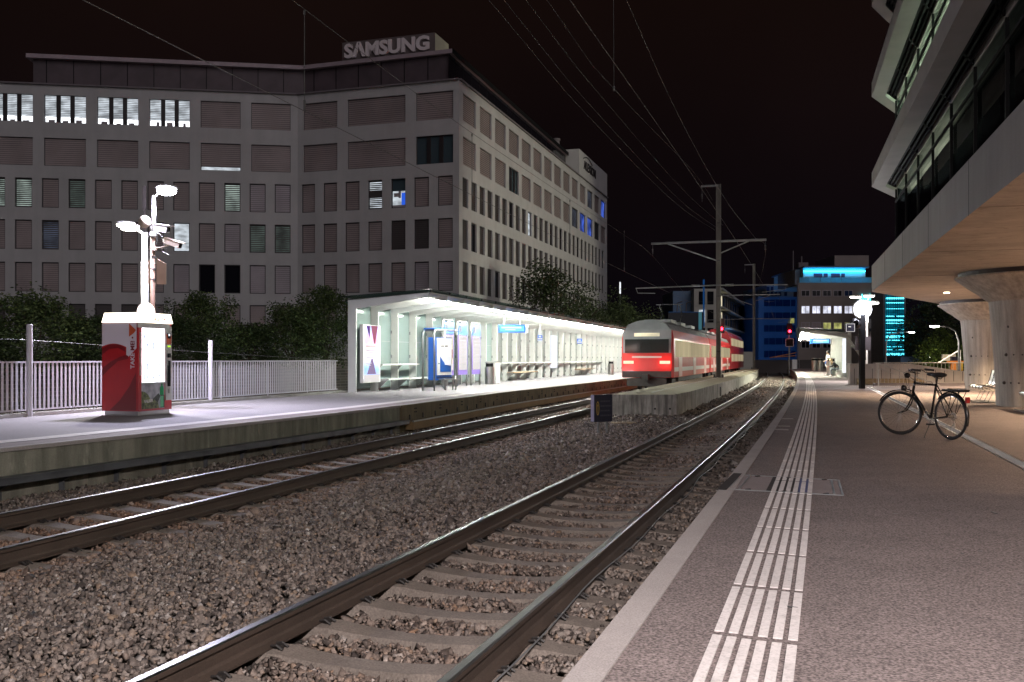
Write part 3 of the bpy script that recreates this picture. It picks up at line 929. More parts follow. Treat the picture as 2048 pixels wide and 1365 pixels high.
for u in (.18, .5, .86): 
    for v in (.04, .96):
        p = hq(u, v); m.box((p[0], p[1], PF + .006), (.05, .02, .008), .4)
m.build('pad', M['pad_rubber'], ht)
m = MB(); m.prism([hq(.62, .06), hq(.62, .94), hq(.72, .94), hq(.72, .06)], PF + .003, PF + .0038); m.build('blue_pad', M['navy_pad'], ht)

# slot drain
dr = thing('drain_channel', 'narrow steel slot drain running diagonally past the bicycle', 'drain', (5.74, 10.6, PF))
m1, m2 = MB(), MB()
def dx_(Y): return 2.37 + .318 * Y
for o in (-.075, .075):
    m1.beam((dx_(1) + o, 1, PF + .002), (dx_(39.5) + o, 39.5, PF + .002), .022, .010)
m2.beam((dx_(1), 1, PF + .001), (dx_(39.5), 39.5, PF + .001), .12, .006)
build_each(m1, 'edge_rail', M['steel'], dr)
m2.build('grating', M['tray'], dr)
m = MB(); Y = 8.5
while Y < 30:
    m.beam((dx_(Y) - .06, Y + .02, PF + .005), (dx_(Y) + .06, Y - .02, PF + .005), .012, .006); Y += .09
m.build('grating_bar', M['galv'], dr, kind='stuff')

# small dark scraps on the asphalt
m = MB()
for x, y in ((3.75, 7.35), (2.6, 4.3), (3.05, 5.4), (4.4, 6.6), (1.35, 4.55), (2.2, 3.9)):
    m.box((x, y, PF + .004), (R.uniform(.04, .1), R.uniform(.01, .025), .006), R.uniform(0, 3))
for i in range(40):
    x, y = R.uniform(1.5, 8), R.uniform(3, 20)
    if x > RT(y) + 2.9: m.box((x, y, PF + .003), (R.uniform(.008, .02), R.uniform(.006, .012), .004), R.uniform(0, 3))
for i in range(70):
    y = R.uniform(3.2, 16); x = R.uniform(RT(y) + 2.0, RT(y) + 7)
    m.lathe([(R.uniform(.008, .02), 0), (.006, .002)], (x, y, PF + .001), 8)
m.build('litter', M['lid'], kind='stuff')

# ------------------------------------------------------------------ island platform
isl = thing('island_platform', 'narrow concrete island platform between the tracks with the steel mast', 'platform', (4.2, 30.3, -.35))
yl = np.arange(30.3, 108, 2.0)
left = [fpath(LT, 1.68, y, y + .001, .001)[0] for y in yl]
right = [fpath(RT, -1.72, y, y + .001, .001)[0] for y in yl]
left[0] = (3.19, 30.3); right[0] = (5.42, 30.95)
poly = left + right[::-1] + [(5.27, 30.95), (5.27, 30.3)]
M['island_top'] = layered('island_top', (0.36, 0.335, 0.25), [(1.2, (1, 1, 1), .3, .7, .85, 1.06), (60, (1, 1, 1), .35, .65, .85, 1.12)], 0.85, 0.2, 90)
MB().prism(poly, -.36, .50, 0, 1).build('platform_slab', [M['island_top'], M['island_face']], isl)
m = MB()
ml = [((a[0] * .55 + b[0] * .45), (a[1] * .55 + b[1] * .45)) for a, b in zip(left, right)]
for a, b in zip(ml[1:-1], ml[2:]): m.beam((a[0], a[1], .505), (b[0], b[1], .505), .05, .016)
m.build('edge_line', M['paint_white'], isl)
m = MB()
for a, b in zip(left[1:-1], left[2:]): m.beam((a[0] + .55, a[1], .502), (b[0] + .55, b[1], .502), .03, .008)
m.build('joint', M['lid'], isl)
m = MB()
for px in (1310, 1340):
    x, y, z = V(px, 818, 30.28); m.box((x, y + .005, z), (.05, .03, .05)); m.box((x, y + .01, z - .14), (.018, .03, .2), 0, 1)
build_each(m, 'drain_hole', [M['black'], M['paint_white']], isl)
m = MB(); p = fpath(RT, -1.71, 44, 44.01, .01)[0]
m.box((p[0] + .01, p[1], .12), (.05, .5, .42), -.28); m.build('niche', M['lid'], isl)

# ================================================================== OFFICE BUILDING
PA = Vector((-17.4, 76.7, 0)); PC = Vector((-4.07, 72.5, 0))
dA = Vector((-6.7, -1, 0)).normalized(); nA = Vector((-dA.y, dA.x, 0))
dB = (PC - PA).normalized(); nB = Vector((dB.y, -dB.x, 0))
dC = Vector((.3127, 1, 0)).normalized(); nC = Vector((dC.y, -dC.x, 0))
LA, LB, LC = 34.0, (PC - PA).length, 56.1
off = thing('office_building', 'large pale office block with brown window blinds and a set-back dark top floor', 'building', (-17.4, 76.7, -.42))
ROWZ = [(20.15, 22.3), (16.75, 18.93), (13.47, 15.77), (10.2, 12.5), (6.9, 9.2), (3.67, 5.97)]
ZT = 23.05
def facade(m, P0, d, n, L, rows, depth=.26):
    def p(u, z, o=0.0): q = P0 + d * u + n * o; return (q.x, q.y, z)
    flip = (d.cross(Vector((0, 0, 1)))).dot(n) < 0
    def quad(a, b, c, e):
        m.quad(*((a, b, c, e) if not flip else (e, c, b, a)))
    top = ZT
    for z0, z1, wins in rows:
        quad(p(0, z1), p(L, z1), p(L, top), p(0, top))
        u = 0.0
        for a, b in wins:
            quad(p(u, z0), p(a, z0), p(a, z1), p(u, z1))
            quad(p(a, z0), p(a, z0, -depth), p(a, z1, -depth), p(a, z1))
            quad(p(b, z0, -depth), p(b, z0), p(b, z1), p(b, z1, -depth))
            quad(p(a, z1), p(a, z1, -depth), p(b, z1, -depth), p(b, z1))
            quad(p(a, z0, -depth), p(a, z0), p(b, z0), p(b, z0, -depth))
            u = b
        quad(p(u, z0), p(L, z0), p(L, z1), p(u, z1))
        top = z0
    quad(p(0, -.42), p(L, -.42), p(L, top), p(0, top))
upA = [(.56 + 3.93 * k, 3.66 + 3.93 * k) for k in range(8)]
loA = [(.56 + 1.97 * k, 1.82 + 1.97 * k) for k in range(16)]
upB = [(.51, 3.58), (4.49, 9.51), (10.39, 13.5)]
loB = [(.36, 1.58), (2.33, 3.56), (4.28, 5.55), (6.28, 7.51), (8.27, 9.51), (10.24, 11.49), (12.21, 13.46)]
upC = [(.9 + 3.95 * k, 3.9 + 3.95 * k) for k in range(14)]
loC = [(.8 + 2.0 * k, 2.1 + 2.0 * k) for k in range(27)]
mw = MB()
FAC = {'A': (PA, dA, nA, LA, upA, loA), 'B': (PA, dB, nB, LB, upB, loB), 'C': (PC, dC, nC, LC, upC, loC)}
for key, (P0, d, n, L, up, lo) in FAC.items():
    facade(mw, P0, d, n, L, [(z0, z1, up if i < 2 else lo) for i, (z0, z1) in enumerate(ROWZ)])
def P3(v): return (v.x, v.y)
A_end = PA + dA * LA; C_end = PC + dC * LC
body = [P3(A_end - nA * .5), P3(PA - (nA + nB) * .26), P3(PC - (nB + nC) * .5), P3(C_end - nC * .5), P3(C_end - nC * 16), P3(PA + Vector((4, 22, 0))), P3(A_end - nA * 16)]
mw.prism(body, -.42, ZT - .15)
mw.quad((*P3(C_end), -.42), (*P3(C_end - nC * 16), -.42), (*P3(C_end - nC * 16), ZT), (*P3(C_end), ZT))
mw.build('wall', M['plaster'], off)
m = MB()                                           # coping along the parapet
for a, b, n in ((A_end, PA, nA), (PA, PC, nB), (PC, C_end, nC)):
    m.beam((a.x + n.x * .02, a.y + n.y * .02, ZT + .06), (b.x + n.x * .02, b.y + n.y * .02, ZT + .06), .30, .12)
m.build('coping', M['plaster_dark'], off)
# set-back top floor with its pale eaves
cAB = PA + Vector((.078, .997, 0)) * 1.62
cBC = PC - (nB + nC) * 1.25
aE = PA + dA * 20.7 - nA * 1.6
cE = PC + dC * 39.8 - nC * 1.6
at = [P3(aE), P3(cAB), P3(cBC), P3(cE), P3(cE - nC * 12), P3(PA + Vector((5, 20, 0))), P3(aE - nA * 12)]
m = MB().prism(at, ZT - .1, 25.5)
k = 0
for a, b, n in ((aE, cAB, nA), (cAB, cBC, nB), (cBC, cE, nC)):
    L = (b - a).length; q = 1.0
    while q < L - .3:
        p = a + (b - a).normalized() * q + n * .015; m.box((p.x, p.y, 24.25), (.05, .05, 2.5), math.atan2((b - a).y, (b - a).x), 1); q += 2.05
m.build('attic', [M['attic'], M['black']], off)
m = MB()
ev = [P3(aE + nA * .45 + dA * .4), P3(cAB + Vector((-.08, -.997, 0)) * .46), P3(cBC + (nB + nC) * .34), P3(cE + nC * .35), P3(cE - nC * 12), P3(PA + Vector((5, 20, 0))), P3(aE - nA * 12)]
m.prism(ev, 25.5, 25.82); m.build('roof', M['eave'], off)
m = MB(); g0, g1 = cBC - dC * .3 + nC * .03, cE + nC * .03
m.quad((g0.x, g0.y, ZT - .1), (g1.x, g1.y, ZT - .1), (g1.x, g1.y, 25.5), (g0.x, g0.y, 25.5)); m.build('attic_shade_sheet', M['dark_glass'], off)  # dark sheet standing in for shade on the attic's long side
m = MB(); g0, g1 = cBC + (nB + nC) * .34 + nC * .02, cE + nC * .37; m.beam((g0.x, g0.y, 25.66), (g1.x, g1.y, 25.66), .04, .38); m.build('eave_shade_strip', M['black'], off)  # black strip carrying the same painted shade over the eave edge
# block at the far end with three flues
t0 = PC + dC * 40.0; t1 = PC + dC * 56.1
m = MB().prism([P3(t0 + nC * .01), P3(t1 + nC * .01), P3(t1 - nC * 9), P3(t0 - nC * 9)], ZT - .2, 26.25); m.build('stair_block', M['plaster'], off)
m = MB()
for q in (3.4, 5.0, 6.6):
    p = t0 + dC * 2.5 - nC * q; m.lathe([(.38, 0), (.38, 1.7), (.46, 1.75), (.46, 1.95)], (p.x, p.y, 26.25), 12)
build_each(m, 'chimney', M['plaster_dark'], off)
m = MB()
p = t0 + dC * 2.2 + nC * .06
m.text('ALEXION', 1.45, (p.x, p.y, 24.35), dC, (0, 0, 1), .08, .03, width=6.6)
pts = []
for i in range(13):
    q = t0 + dC * (2.0 + i * .4) + nC * .06; pts.append((q.x, q.y, 25.55 + .45 * math.sin(i / 12 * math.pi)))
m.tube(pts, .05, 6)
m.build('lettering', M['win_frame'], off)

def window(key, u0, u1, z0, z1, kind, merged=None, panes=1):
    P0, d, n = FAC[key][:3]
    def p(u, z, o): q = P0 + d * u + n * o; return (q.x, q.y, z)
    fl = (d.cross(Vector((0, 0, 1)))).dot(n) < 0
    mf = MB() if merged is None else merged[0]
    o0 = -.20
    def q4(m, ua, ub, za, zb, o, mi=0, o2=None):
        o2 = o if o2 is None else o2
        a = (p(ua, za, o), p(ub, za, o), p(ub, zb, o2), p(ua, zb, o2))
        m.quad(*(a[::-1] if fl else a), mi)
    # frame
    fw = .07 if (u1 - u0) < 2 else .04
    for ua, ub, za, zb in ((u0, u0 + fw, z0, z1), (u1 - fw, u1, z0, z1), (u0 + fw, u1 - fw, z0, z0 + fw), (u0 + fw, u1 - fw, z1 - fw, z1)):
        a = p(ua, (za + zb) / 2, o0 + .03); b = p(ub, (za + zb) / 2, o0 + .03)
        mf.beam(a, b, .08, zb - za)
    q4(mf, u0, u1, z0, z1, o0 - .03)
    if kind in ('lit', 'teal'):
        for k in (1, 2):
            c = u0 + (u1 - u0) * k / 3
            mf.beam(p(c - .16, (z0 + z1) / 2, o0 + .04), p(c + .16, (z0 + z1) / 2, o0 + .04), .1, z1 - z0 - .01)
    if merged is None:
        f = mf.build('window', M['win_frame'], off)
    ms = MB(); mats = None
    a, b = u0 + fw, u1 - fw
    blindmat = M['blind']
    if kind in ('blind', 'blind_grey', 'blind_dark', 'gap', 'blind_part'):
        blindmat = M['blind_grey'] if kind == 'blind_grey' else (M['blind_dark'] if kind == 'blind_dark' else M['blind'])
        z = z1 - fw; zend = z0 + fw + (.28 if kind == 'gap' else 0)
        while z > zend:
            q4(ms, a, b, max(z - .145, zend), z, o0 + .075, 0, o0 + .035); z -= .16
        mats = [blindmat, M['room_white']]
        if kind == 'gap': q4(ms, a, b, z0 + fw, z0 + .30, o0 - .01, 1)
        nm = 'blind'
    elif kind == 'lit':
        zb = z0 + .48
        q4(ms, a, b, zb, z1, o0 - .02, 0); q4(ms, a, b, z0, zb, o0 - .02, 1)
        z = z1 - .1
        while z > zb:
            q4(ms, a, b, z - .035, z, o0, 2); z -= .14
        mats = [M['room_white'], M['room_bright'], M['blind_grey']]; nm = 'pane'
        for k in range(3):                         # things on the sills
            c = a + (b - a) * (k + .5) / 3 - .2; h = R.uniform(.12, .4)
            q4(ms, c, c + R.uniform(.2, .5), z0 + fw, z0 + h, o0 - .005, 2)
    elif kind in ('green', 'dim', 'white', 'blue', 'dimblue', 'slats'):
        rm = {'green': 'room_green', 'dim': 'room_dim', 'white': 'room_white', 'blue': 'room_blue', 'dimblue': 'room_dimblue', 'slats': 'room_white'}[kind]
        q4(ms, a, b, z0, z1, o0 - .015, 0)
        if kind in ('green', 'dim', 'dimblue', 'slats'):
            z = z1 - fw
            while z > z0:
                q4(ms, a, b, max(z0, z - .085), z, o0 + .03, 1, o0 + .01); z -= .15
            if kind in ('slats',): q4(ms, a, b, z0 + .9, z0 + 1.5, o0 + .035, 1)
        else:
            if kind == 'blue': q4(ms, (a + b) / 2 - .12, (a + b) / 2 + .12, z0, z1, o0 + .0, 1)
        mats = [M[rm], M['blind_dark']]; nm = 'pane'
    elif kind == 'room':
        q4(ms, a, b, z1 - .95, z1, o0 - .015, 0); q4(ms, a, b, z0, z1 - .95, o0 - .015, 1)
        q4(ms, a + .75, b, z0, z1 - 1.1, o0 + .0, 2); q4(ms, a + .1, a + .6, z1 - 1.4, z1 - 1.1, o0, 3); q4(ms, a, b, z0, z0 + .25, o0 + .005, 3)
        q4(ms, a + .5, a + .7, z0 + .8, z0 + 1.35, o0 + .005, 3)
        mats = [M['teal_glass'], M['room_white'], M['screen_blue'], M['blind_grey']]; nm = 'pane'
    elif kind == 'teal':
        q4(ms, a, b, z0, z1, o0 - .015, 0); mats = [M['teal_glass']]; nm = 'pane'
    else:
        q4(ms, a, b, z0, z1, o0 - .015, 0); mats = [M['dark_glass']]; nm = 'pane'
    if merged is None: ms.build(nm, mats, f)
    else: merged[1].append((ms, mats))
KIND = {}
for k in range(2, 8): KIND['A', 0, k] = 'lit'
KIND['A', 1, 1] = 'gap'; KIND['B', 1, 2] = 'teal'; KIND['B', 0, 0] = 'blind'
KIND.update({('A', 2, 2): 'green', ('A', 2, 8): 'dim', ('A', 2, 10): 'green', ('A', 2, 11): 'green', ('A', 2, 0): 'blind_grey', ('A', 2, 1): 'blind_grey',
             ('A', 3, 4): 'white', ('A', 3, 9): 'dimblue', ('A', 3, 0): 'dim', ('A', 3, 1): 'dim', ('A', 3, 2): 'blind_grey',
             ('A', 4, 3): 'dark', ('A', 4, 2): 'dark', ('A', 4, 0): 'blind_grey', ('A', 4, 1): 'blind_grey', ('A', 4, 4): 'blind_grey',
             ('B', 2, 3): 'slats', ('B', 2, 4): 'room', ('B', 3, 4): 'blind_dark', ('B', 3, 5): 'blind_dark', ('B', 4, 5): 'blind_grey', ('B', 4, 6): 'blind_grey',
             ('C', 0, 13): 'blue', ('C', 0, 11): 'dimblue', ('C', 1, 3): 'teal', ('C', 1, 9): 'dimblue', ('C', 1, 10): 'blue', ('C', 1, 11): 'blue', ('C', 1, 12): 'teal',
             ('C', 2, 9): 'white'})
rest_f = MB(); rest = (rest_f, [])
nind = 0
for key in 'ABC':
    up, lo = FAC[key][4:]
    for r, (z0, z1) in enumerate(ROWZ):
        for k, (a, b) in enumerate(up if r < 2 else lo):
            kd = KIND.get((key, r, k))
            if kd is None:
                kd = 'blind' if key != 'C' or r < 2 else R.choice(['blind_dark', 'blind_dark', 'dark', 'blind_dark'])
                if key == 'A' and r == 5: kd = 'blind_dark' if k > 5 else 'blind'
            hid = (key == 'A' and (k > 5 if r < 2 else k > 11)) or (key == 'C' and not (r == 0 and k < 3 or r == 1 and k < 3))
            if hid: window(key, a, b, z0, z1, kd, rest)
            else: window(key, a, b, z0, z1, kd); nind += 1
comb = MB(); mats = [M['win_frame']]
comb.add(rest_f.v, rest_f.f, 0)
for ms, mt in rest[1]:
    for fi, f in enumerate(ms.f): pass
    o = len(comb.v); comb.v += ms.v
    for f, mi in zip(ms.f, ms.m):
        mm = mt[mi]
        if mm not in mats: mats.append(mm)
        comb.f.append(tuple(i + o for i in f)); comb.m.append(mats.index(mm))
comb.build('window', mats, off, kind='stuff')

# roof sign
sg0 = PA + dB * 3.45 - nB * 1.1; sg1 = PA + dB * 11.55 - nB * 1.1
sgn = thing('roof_sign', 'long box sign with big pale capital letters on the office roof', 'sign', (sg0.x, sg0.y, 25.82))
MB().prism([P3(sg0), P3(sg1), P3(sg1 - nB * 2.9), P3(sg0 - nB * 2.9)], 25.78, 27.30, 0, 0).build('box', [M['sign_panel']], sgn)
m = MB(); q0 = sg1 + dB * .012; q1 = sg1 - nB * 2.9 + dB * .012
m.quad((q0.x, q0.y, 25.8), (q1.x, q1.y, 25.8), (q1.x, q1.y, 27.28), (q0.x, q0.y, 27.28)); m.build('side_panel', M['sign_side'], sgn)
m = MB(); p = sg0 + dB * .25 + nB * .10
m.text('S\u039bMSUNG', 1.5, (p.x, p.y, 26.02), dB, (0, 0, 1), .16, .06, width=7.4)
m.build('letters', M['letters'], sgn)

fl_ = thing('floodlight_mast', 'tall floodlight mast beyond the glass building that lights the long office side', 'floodlight', (50, 76, -.42))
MB().lathe([(.16, 0), (.10, 12.6)], (50, 76, -.42), 10).build('pole', M['galv'], fl_)
MB().box((49.8, 76, 12.4), (.5, .7, .4)).build('lamp_head', M['galv'], fl_)
lamp('flood_lamp', 'SPOT', (49.3, 76.1, 12.4), 30000, (1.0, .96, .74), fl_, (2.0, 96, 11), spot_size=math.radians(58), spot_blend=.35, shadow_soft_size=.25)

# ================================================================== FENCE, BRICK WALL, SHRUBS
fz = PF + .06
fn = thing('railing', 'pale grey railing of upright flat bars along the back of the shelter platform', 'railing', (XFENCE(19), 19, PF))
m = MB()
m.prism([(XFENCE(-6) + .18, -6), (XFENCE(34) + .18, 34), (XFENCE(34) - .16, 34), (XFENCE(-6) - .16, -6)], PF - .05, PF + .07); m.build('kerb', M['concrete'], fn)
m = MB()
for z, wd, ht in ((PF + 1.13, .05, .035), (PF + .13, .05, .03)):
    m.beam((XFENCE(-6), -6, z), (XFENCE(33.4), 33.4, z), wd, ht)
m.build('rail', M['fence_bar'], fn)
Y = 4.0; fd = Vector((.2895, 1, 0)).normalized(); frz = math.atan2(fd.y, fd.x)
while Y < 33.2:
    m = MB(); y = Y
    while y < Y + 2.4 and y < 33.3:
        m.box((XFENCE(y), y, PF + .63), (.058, .010, .98), frz); y += .12
    m.build('bar_panel', M['fence_bar'], fn); Y = y
m = MB(); Y = 5
while Y < 33:
    m.beam((XFENCE(Y) - .04, Y, PF), (XFENCE(Y) - .04, Y, PF + 1.12), .05, .02); Y += 2.4
build_each(m, 'post', M['fence_bar'], fn)
for x, ytop, Yp, lab in ((59, 650, 19.6, 'tall pale post standing at the railing, before the brick wall'), (421, 682, 25.9, 'shorter pale post between the vending machine and the shelter')):
    X = (x - HX) / FX * Yp; zt = EYE + (HY - ytop) / FX * Yp
    m = MB().lathe([(.06, 0), (.06, zt - PF), (.05, zt - PF + .01)], (0, 0, 0), 14)
    m.build('fence_post', M['fence_bar'], smooth=False, loc=(X, Yp, PF), label=lab, category='post', group='white posts behind the railing')
m = MB(); m.tube([(-14.5, 13, 2.0), (-10.2, 19.6, 2.05), (-8.27, 25.9, 1.82), (-6.2, 33, 1.6)], .006, 5)
m.build('fence_wire', M['lid'], label='thin wire strung between the white posts behind the railing', category='wire')

bw0, bw1 = (-27, 12), (-4.5, 62)
m = MB(); bd = Vector((bw1[0] - bw0[0], bw1[1] - bw0[1], 0)).normalized(); bn = Vector((bd.y, -bd.x, 0))
m.prism([bw0, bw1, (bw1[0] - bn.x * .4, bw1[1] - bn.y * .4), (bw0[0] - bn.x * .4, bw0[1] - bn.y * .4)], -.42, 1.66)
bwl = thing('brick_wall', 'long low brick retaining wall with a pale coping behind the railing', 'wall', (-16, 36, -.42))
m.build('wall', M['brick'], bwl)
m = MB(); m.prism([(bw0[0] + bn.x * .05, bw0[1] + bn.y * .05), (bw1[0] + bn.x * .05, bw1[1] + bn.y * .05), (bw1[0] - bn.x * .45, bw1[1] - bn.y * .45), (bw0[0] - bn.x * .45, bw0[1] - bn.y * .45)], 1.66, 1.78)
m.build('coping', M['concrete'], bwl)
m = MB()                                           # earth bank held by the wall
m.prism([(bw0[0] - bn.x * .4, bw0[1] - bn.y * .4), (bw1[0] - bn.x * .4, bw1[1] - bn.y * .4), (bw1[0] - 12, bw1[1] + 6), (bw0[0] - 22, bw0[1] + 12)], -.4, 1.5)
m.build('planting_bed', M['ground_dark'], kind='structure')

def leaf_cloud(clumps, size, seed=0, droop=.3, aspect=.55):
    g = np.random.default_rng(seed)
    P = []
    for cx, cy, cz, rx, ry, rz, n in clumps:
        d = g.normal(size=(n, 3)); d /= np.linalg.norm(d, axis=1)[:, None]
        r = g.uniform(.25, 1.0, n) ** .45
        P.append(np.stack([cx + d[:, 0] * r * rx, cy + d[:, 1] * r * ry, cz + d[:, 2] * r * rz], 1))
    P = np.concatenate(P); n = len(P)
    a = g.normal(size=(n, 3)); a[:, 2] = a[:, 2] * .6 - droop; a /= np.linalg.norm(a, axis=1)[:, None]
    b = np.cross(a, g.normal(size=(n, 3))); b /= np.linalg.norm(b, axis=1)[:, None]
    s = size * g.uniform(.6, 1.35, n)[:, None]
    q = np.stack([P, P + a * s * .5 + b * s * aspect * .5, P + a * s, P + a * s * .5 - b * s * aspect * .5], 1)
    return q.reshape(-1, 3), np.repeat(g.random(n) ** 1.3, 4)
def leaf_obj(name, clumps, size, material, parent=None, seed=0, **props):
    v, t = leaf_cloud(clumps, size, seed)
    o = bulk_mesh(name, v, np.arange(len(v)), 4, material, 'leaf_tint', t, **props)
    if parent is not None: o.parent = parent
    return o
def crown_clumps(g, h, w, n, count, base=.25):
    out = []
    for i in range(count):
        t = g.random(); a = g.uniform(0, 2 * math.pi)
        z = h * (base + (1 - base) * t)
        rr = w * .5 * math.sin(math.pi * min(.97, .30 + .68 * t)) * g.uniform(.35, 1.0)
        k = g.uniform(.12, .26) * w
        out.append((math.cos(a) * rr, math.sin(a) * rr, z, k, k, k * g.uniform(.7, 1.3), n // count))
    return out
def make_shrub(seed, h, w, n, mname, size):
    g = np.random.default_rng(seed)
    root = thing('shrub', '', 'shrub', (0, 0, 0), 0, 'shrubs on top of the brick wall')
    cl = crown_clumps(g, h, w, n, 26, .08)
    for i in range(12):                            # loose upright sprays that break the outline
        a = g.uniform(0, 6.28); rr = w * .4 * g.random()
        cl.append((math.cos(a) * rr, math.sin(a) * rr, h * g.uniform(.85, 1.1), .10 * w, .10 * w, .16 * h, n // 60))
    leaf_obj('foliage', cl, size, M[mname], root, seed)
    m = MB()
    for i in range(7):
        a = g.uniform(0, 6.28); rr = w * .32 * g.random()
        m.tube([(g.uniform(-.1, .1), g.uniform(-.1, .1), -.15), (math.cos(a) * rr * .5, math.sin(a) * rr * .5, h * .45), (math.cos(a) * rr, math.sin(a) * rr, h * .9)], [.035, .025, .008], 6)
    m.build('stem', M['bark'], root, world=False)
    return root
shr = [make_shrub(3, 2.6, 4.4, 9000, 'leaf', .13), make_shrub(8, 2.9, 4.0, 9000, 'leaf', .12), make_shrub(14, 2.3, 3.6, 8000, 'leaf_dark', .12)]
spots = [  # px, top y, depth, prototype, label
    (65, 602, 31, 0, 'broad dark shrub above the brick wall behind the tall pale post'),
    (172, 640, 33, 2, 'low dark shrub between the tall pale post and the vending machine'),
    (-60, 640, 29, 2, 'dark shrub beyond the tall pale post, cut by the picture edge'),
    (398, 600, 37, 1, 'tall round shrub behind the shorter pale post'),
    (500, 655, 39, 2, 'low shadowed shrub between the two rounder ones'),
    (585, 622, 40, 0, 'bushy green shrub between the low shadowed one and the shelter'),
    (652, 590, 41, 1, 'tall leafy shrub touching the shelter end frame'),
    (345, 640, 35, 2, 'small dim shrub behind the vending machine lamp post'),
]
for i, (x, yt, Y, k, lab) in enumerate(spots):
    X = (x - HX) / FX * Y; top = EYE + (HY - yt) / FX * Y
    base_h = (2.6, 2.9, 2.3)[k]; s = (top - 1.5) / base_h / 1.08
    o = shr[k] if not shr[k]['label'] else dup(shr[k], (0, 0, 0), 0, lab)
    o['label'] = lab; o.location = (X, Y, 1.5); o.rotation_euler = (0, 0, i * 1.3); o.scale = (max(s, .9), max(s, .9), s)

def make_tree(h, w, n, seed, label, loc, mname='leaf', trunk=2.2, size=.26, count=40, group=None):
    g = np.random.default_rng(seed)
    root = thing('tree', label, 'tree', loc, 0, group)
    m = MB()
    m.tube([(0, 0, 0), (.05, 0, trunk), (.0, .1, h * .6), (0, 0, h * .85)], [.03 * h, .024 * h, .014 * h, .005 * h], 9)
    for i in range(9):
        a = g.uniform(0, 6.28); z = g.uniform(trunk, h * .7); r = w * .38
        m.tube([(0, 0, z), (math.cos(a) * r * .5, math.sin(a) * r * .5, z + h * .10), (math.cos(a) * r, math.sin(a) * r, z + h * .2)], [.011 * h, .008 * h, .003 * h], 6)
    m.build('trunk', M['bark'], root, world=False)
    leaf_obj('crown', crown_clumps(g, h, w, n, count, trunk / h * .6), size, M[mname], root, seed)
    return root
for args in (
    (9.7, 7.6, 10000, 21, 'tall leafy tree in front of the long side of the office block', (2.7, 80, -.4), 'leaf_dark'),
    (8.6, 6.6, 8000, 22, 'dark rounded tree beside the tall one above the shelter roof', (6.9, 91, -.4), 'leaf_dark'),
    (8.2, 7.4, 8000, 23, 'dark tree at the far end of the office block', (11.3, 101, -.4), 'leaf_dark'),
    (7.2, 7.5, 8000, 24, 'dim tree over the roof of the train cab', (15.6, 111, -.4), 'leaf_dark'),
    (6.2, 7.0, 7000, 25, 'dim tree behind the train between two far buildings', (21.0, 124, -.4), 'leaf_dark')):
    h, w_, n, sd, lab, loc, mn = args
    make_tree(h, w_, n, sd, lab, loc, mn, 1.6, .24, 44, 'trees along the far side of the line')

# ================================================================== LAMP POSTS OVER THE VENDING MACHINE
lp = thing('lamp_post', 'white lamp post with two glowing heads directly behind the vending machine', 'lamp post', (-9.09, 23.4, PF))
m = MB().lathe([(.085, 0), (.085, 3.6), (.066, 3.62), (.066, 4.32)], (-9.09, 23.4, PF), 16); m.build('pole', M['white_paint'], lp, smooth=True)
for dx, dy, z in ((-.52, .1, 4.97), (-.27, -.25, 4.84)):
    m = MB().tube([(-9.09, 23.4, 4.72), (-9.09 + dx * .5, 23.4 + dy * .5, z - .03), (-9.09 + dx * .8, 23.4 + dy * .8, z + .03)], .025, 8)
    m.build('arm', M['white_paint'], lp)
    h = MB().sphere((-9.09 + dx, 23.4 + dy, z + .05), .17, 14, 0, (1.5, .8, .35)).build('lamp_head', M['white_paint'], lp, smooth=True)
    MB().sphere((-9.09 + dx, 23.4 + dy, z), .15, 14, 0, (1.5, .85, .42)).build('lamp_glass', M['lamp_warm'], h, smooth=True)
    lamp('lamp_light', 'AREA', (-9.09 + dx, 23.4 + dy, z - .10), 260, (1.0, .97, .92), lp, (-9.09 + dx + .5, 23.4 + dy - .3, 0), shape='DISK', size=.3)
cp = thing('camera_post', 'brown post carrying a bright lamp, a horn loudspeaker and security cameras', 'post', (-8.59, 22.6, PF))
def W2(x, y, Y=22.6): return V(x, y, Y)
m = MB().tube([(-8.59, 22.6, PF), (-8.59, 22.6, 4.55)], .055, 14); m.build('pole', M['pole_brown'], cp, smooth=True)
m = MB().tube([(-8.57, 22.6, 4.55), (-8.57, 22.6, 5.55)], .045, 12); m.tube([(-8.57, 22.6, 5.5), (-8.40, 22.6, 5.66), (-8.22, 22.55, 5.70)], .025, 8); m.build('lit_upper_pole', M['white_paint'], cp, smooth=True)  # brown pole coloured white up here to show its lamp's light
hd = MB().sphere((-8.22, 22.5, 5.72), .24, 16, 0, (1.1, .9, .35)).build('lamp_head', M['white_paint'], cp, smooth=True)
MB().sphere((-8.22, 22.5, 5.64), .20, 16, 0, (1.15, .95, .5)).build('lamp_glass', M['lamp_white'], hd, smooth=True)
lamp('lamp_light', 'AREA', (-8.22, 22.45, 5.48), 900, (.80, .78, 1.0), cp, (-7.6, 21.9, 0), shape='DISK', size=.35)
lamp('lamp_light', 'POINT', (-8.20, 22.1, 5.45), 200, (.80, .78, 1.0), cp, shadow_soft_size=.12)
m = MB()
x, y, z = W2(294, 446)
prof = [(.15, .0), (.14, .02), (.07, .12), (.045, .22), (.05, .30)]
m2 = MB().lathe(prof, (0, 0, 0), 18)
for (a, b, c) in m2.v: m.v.append((x + a, y - .16 + c, z + b))
m.f, m.m = m2.f, m2.m
m.tube([(x, y + .1, z), (-8.59, 22.62, z)], .02, 8); m.build('horn', M['camera_body'], cp, smooth=True)
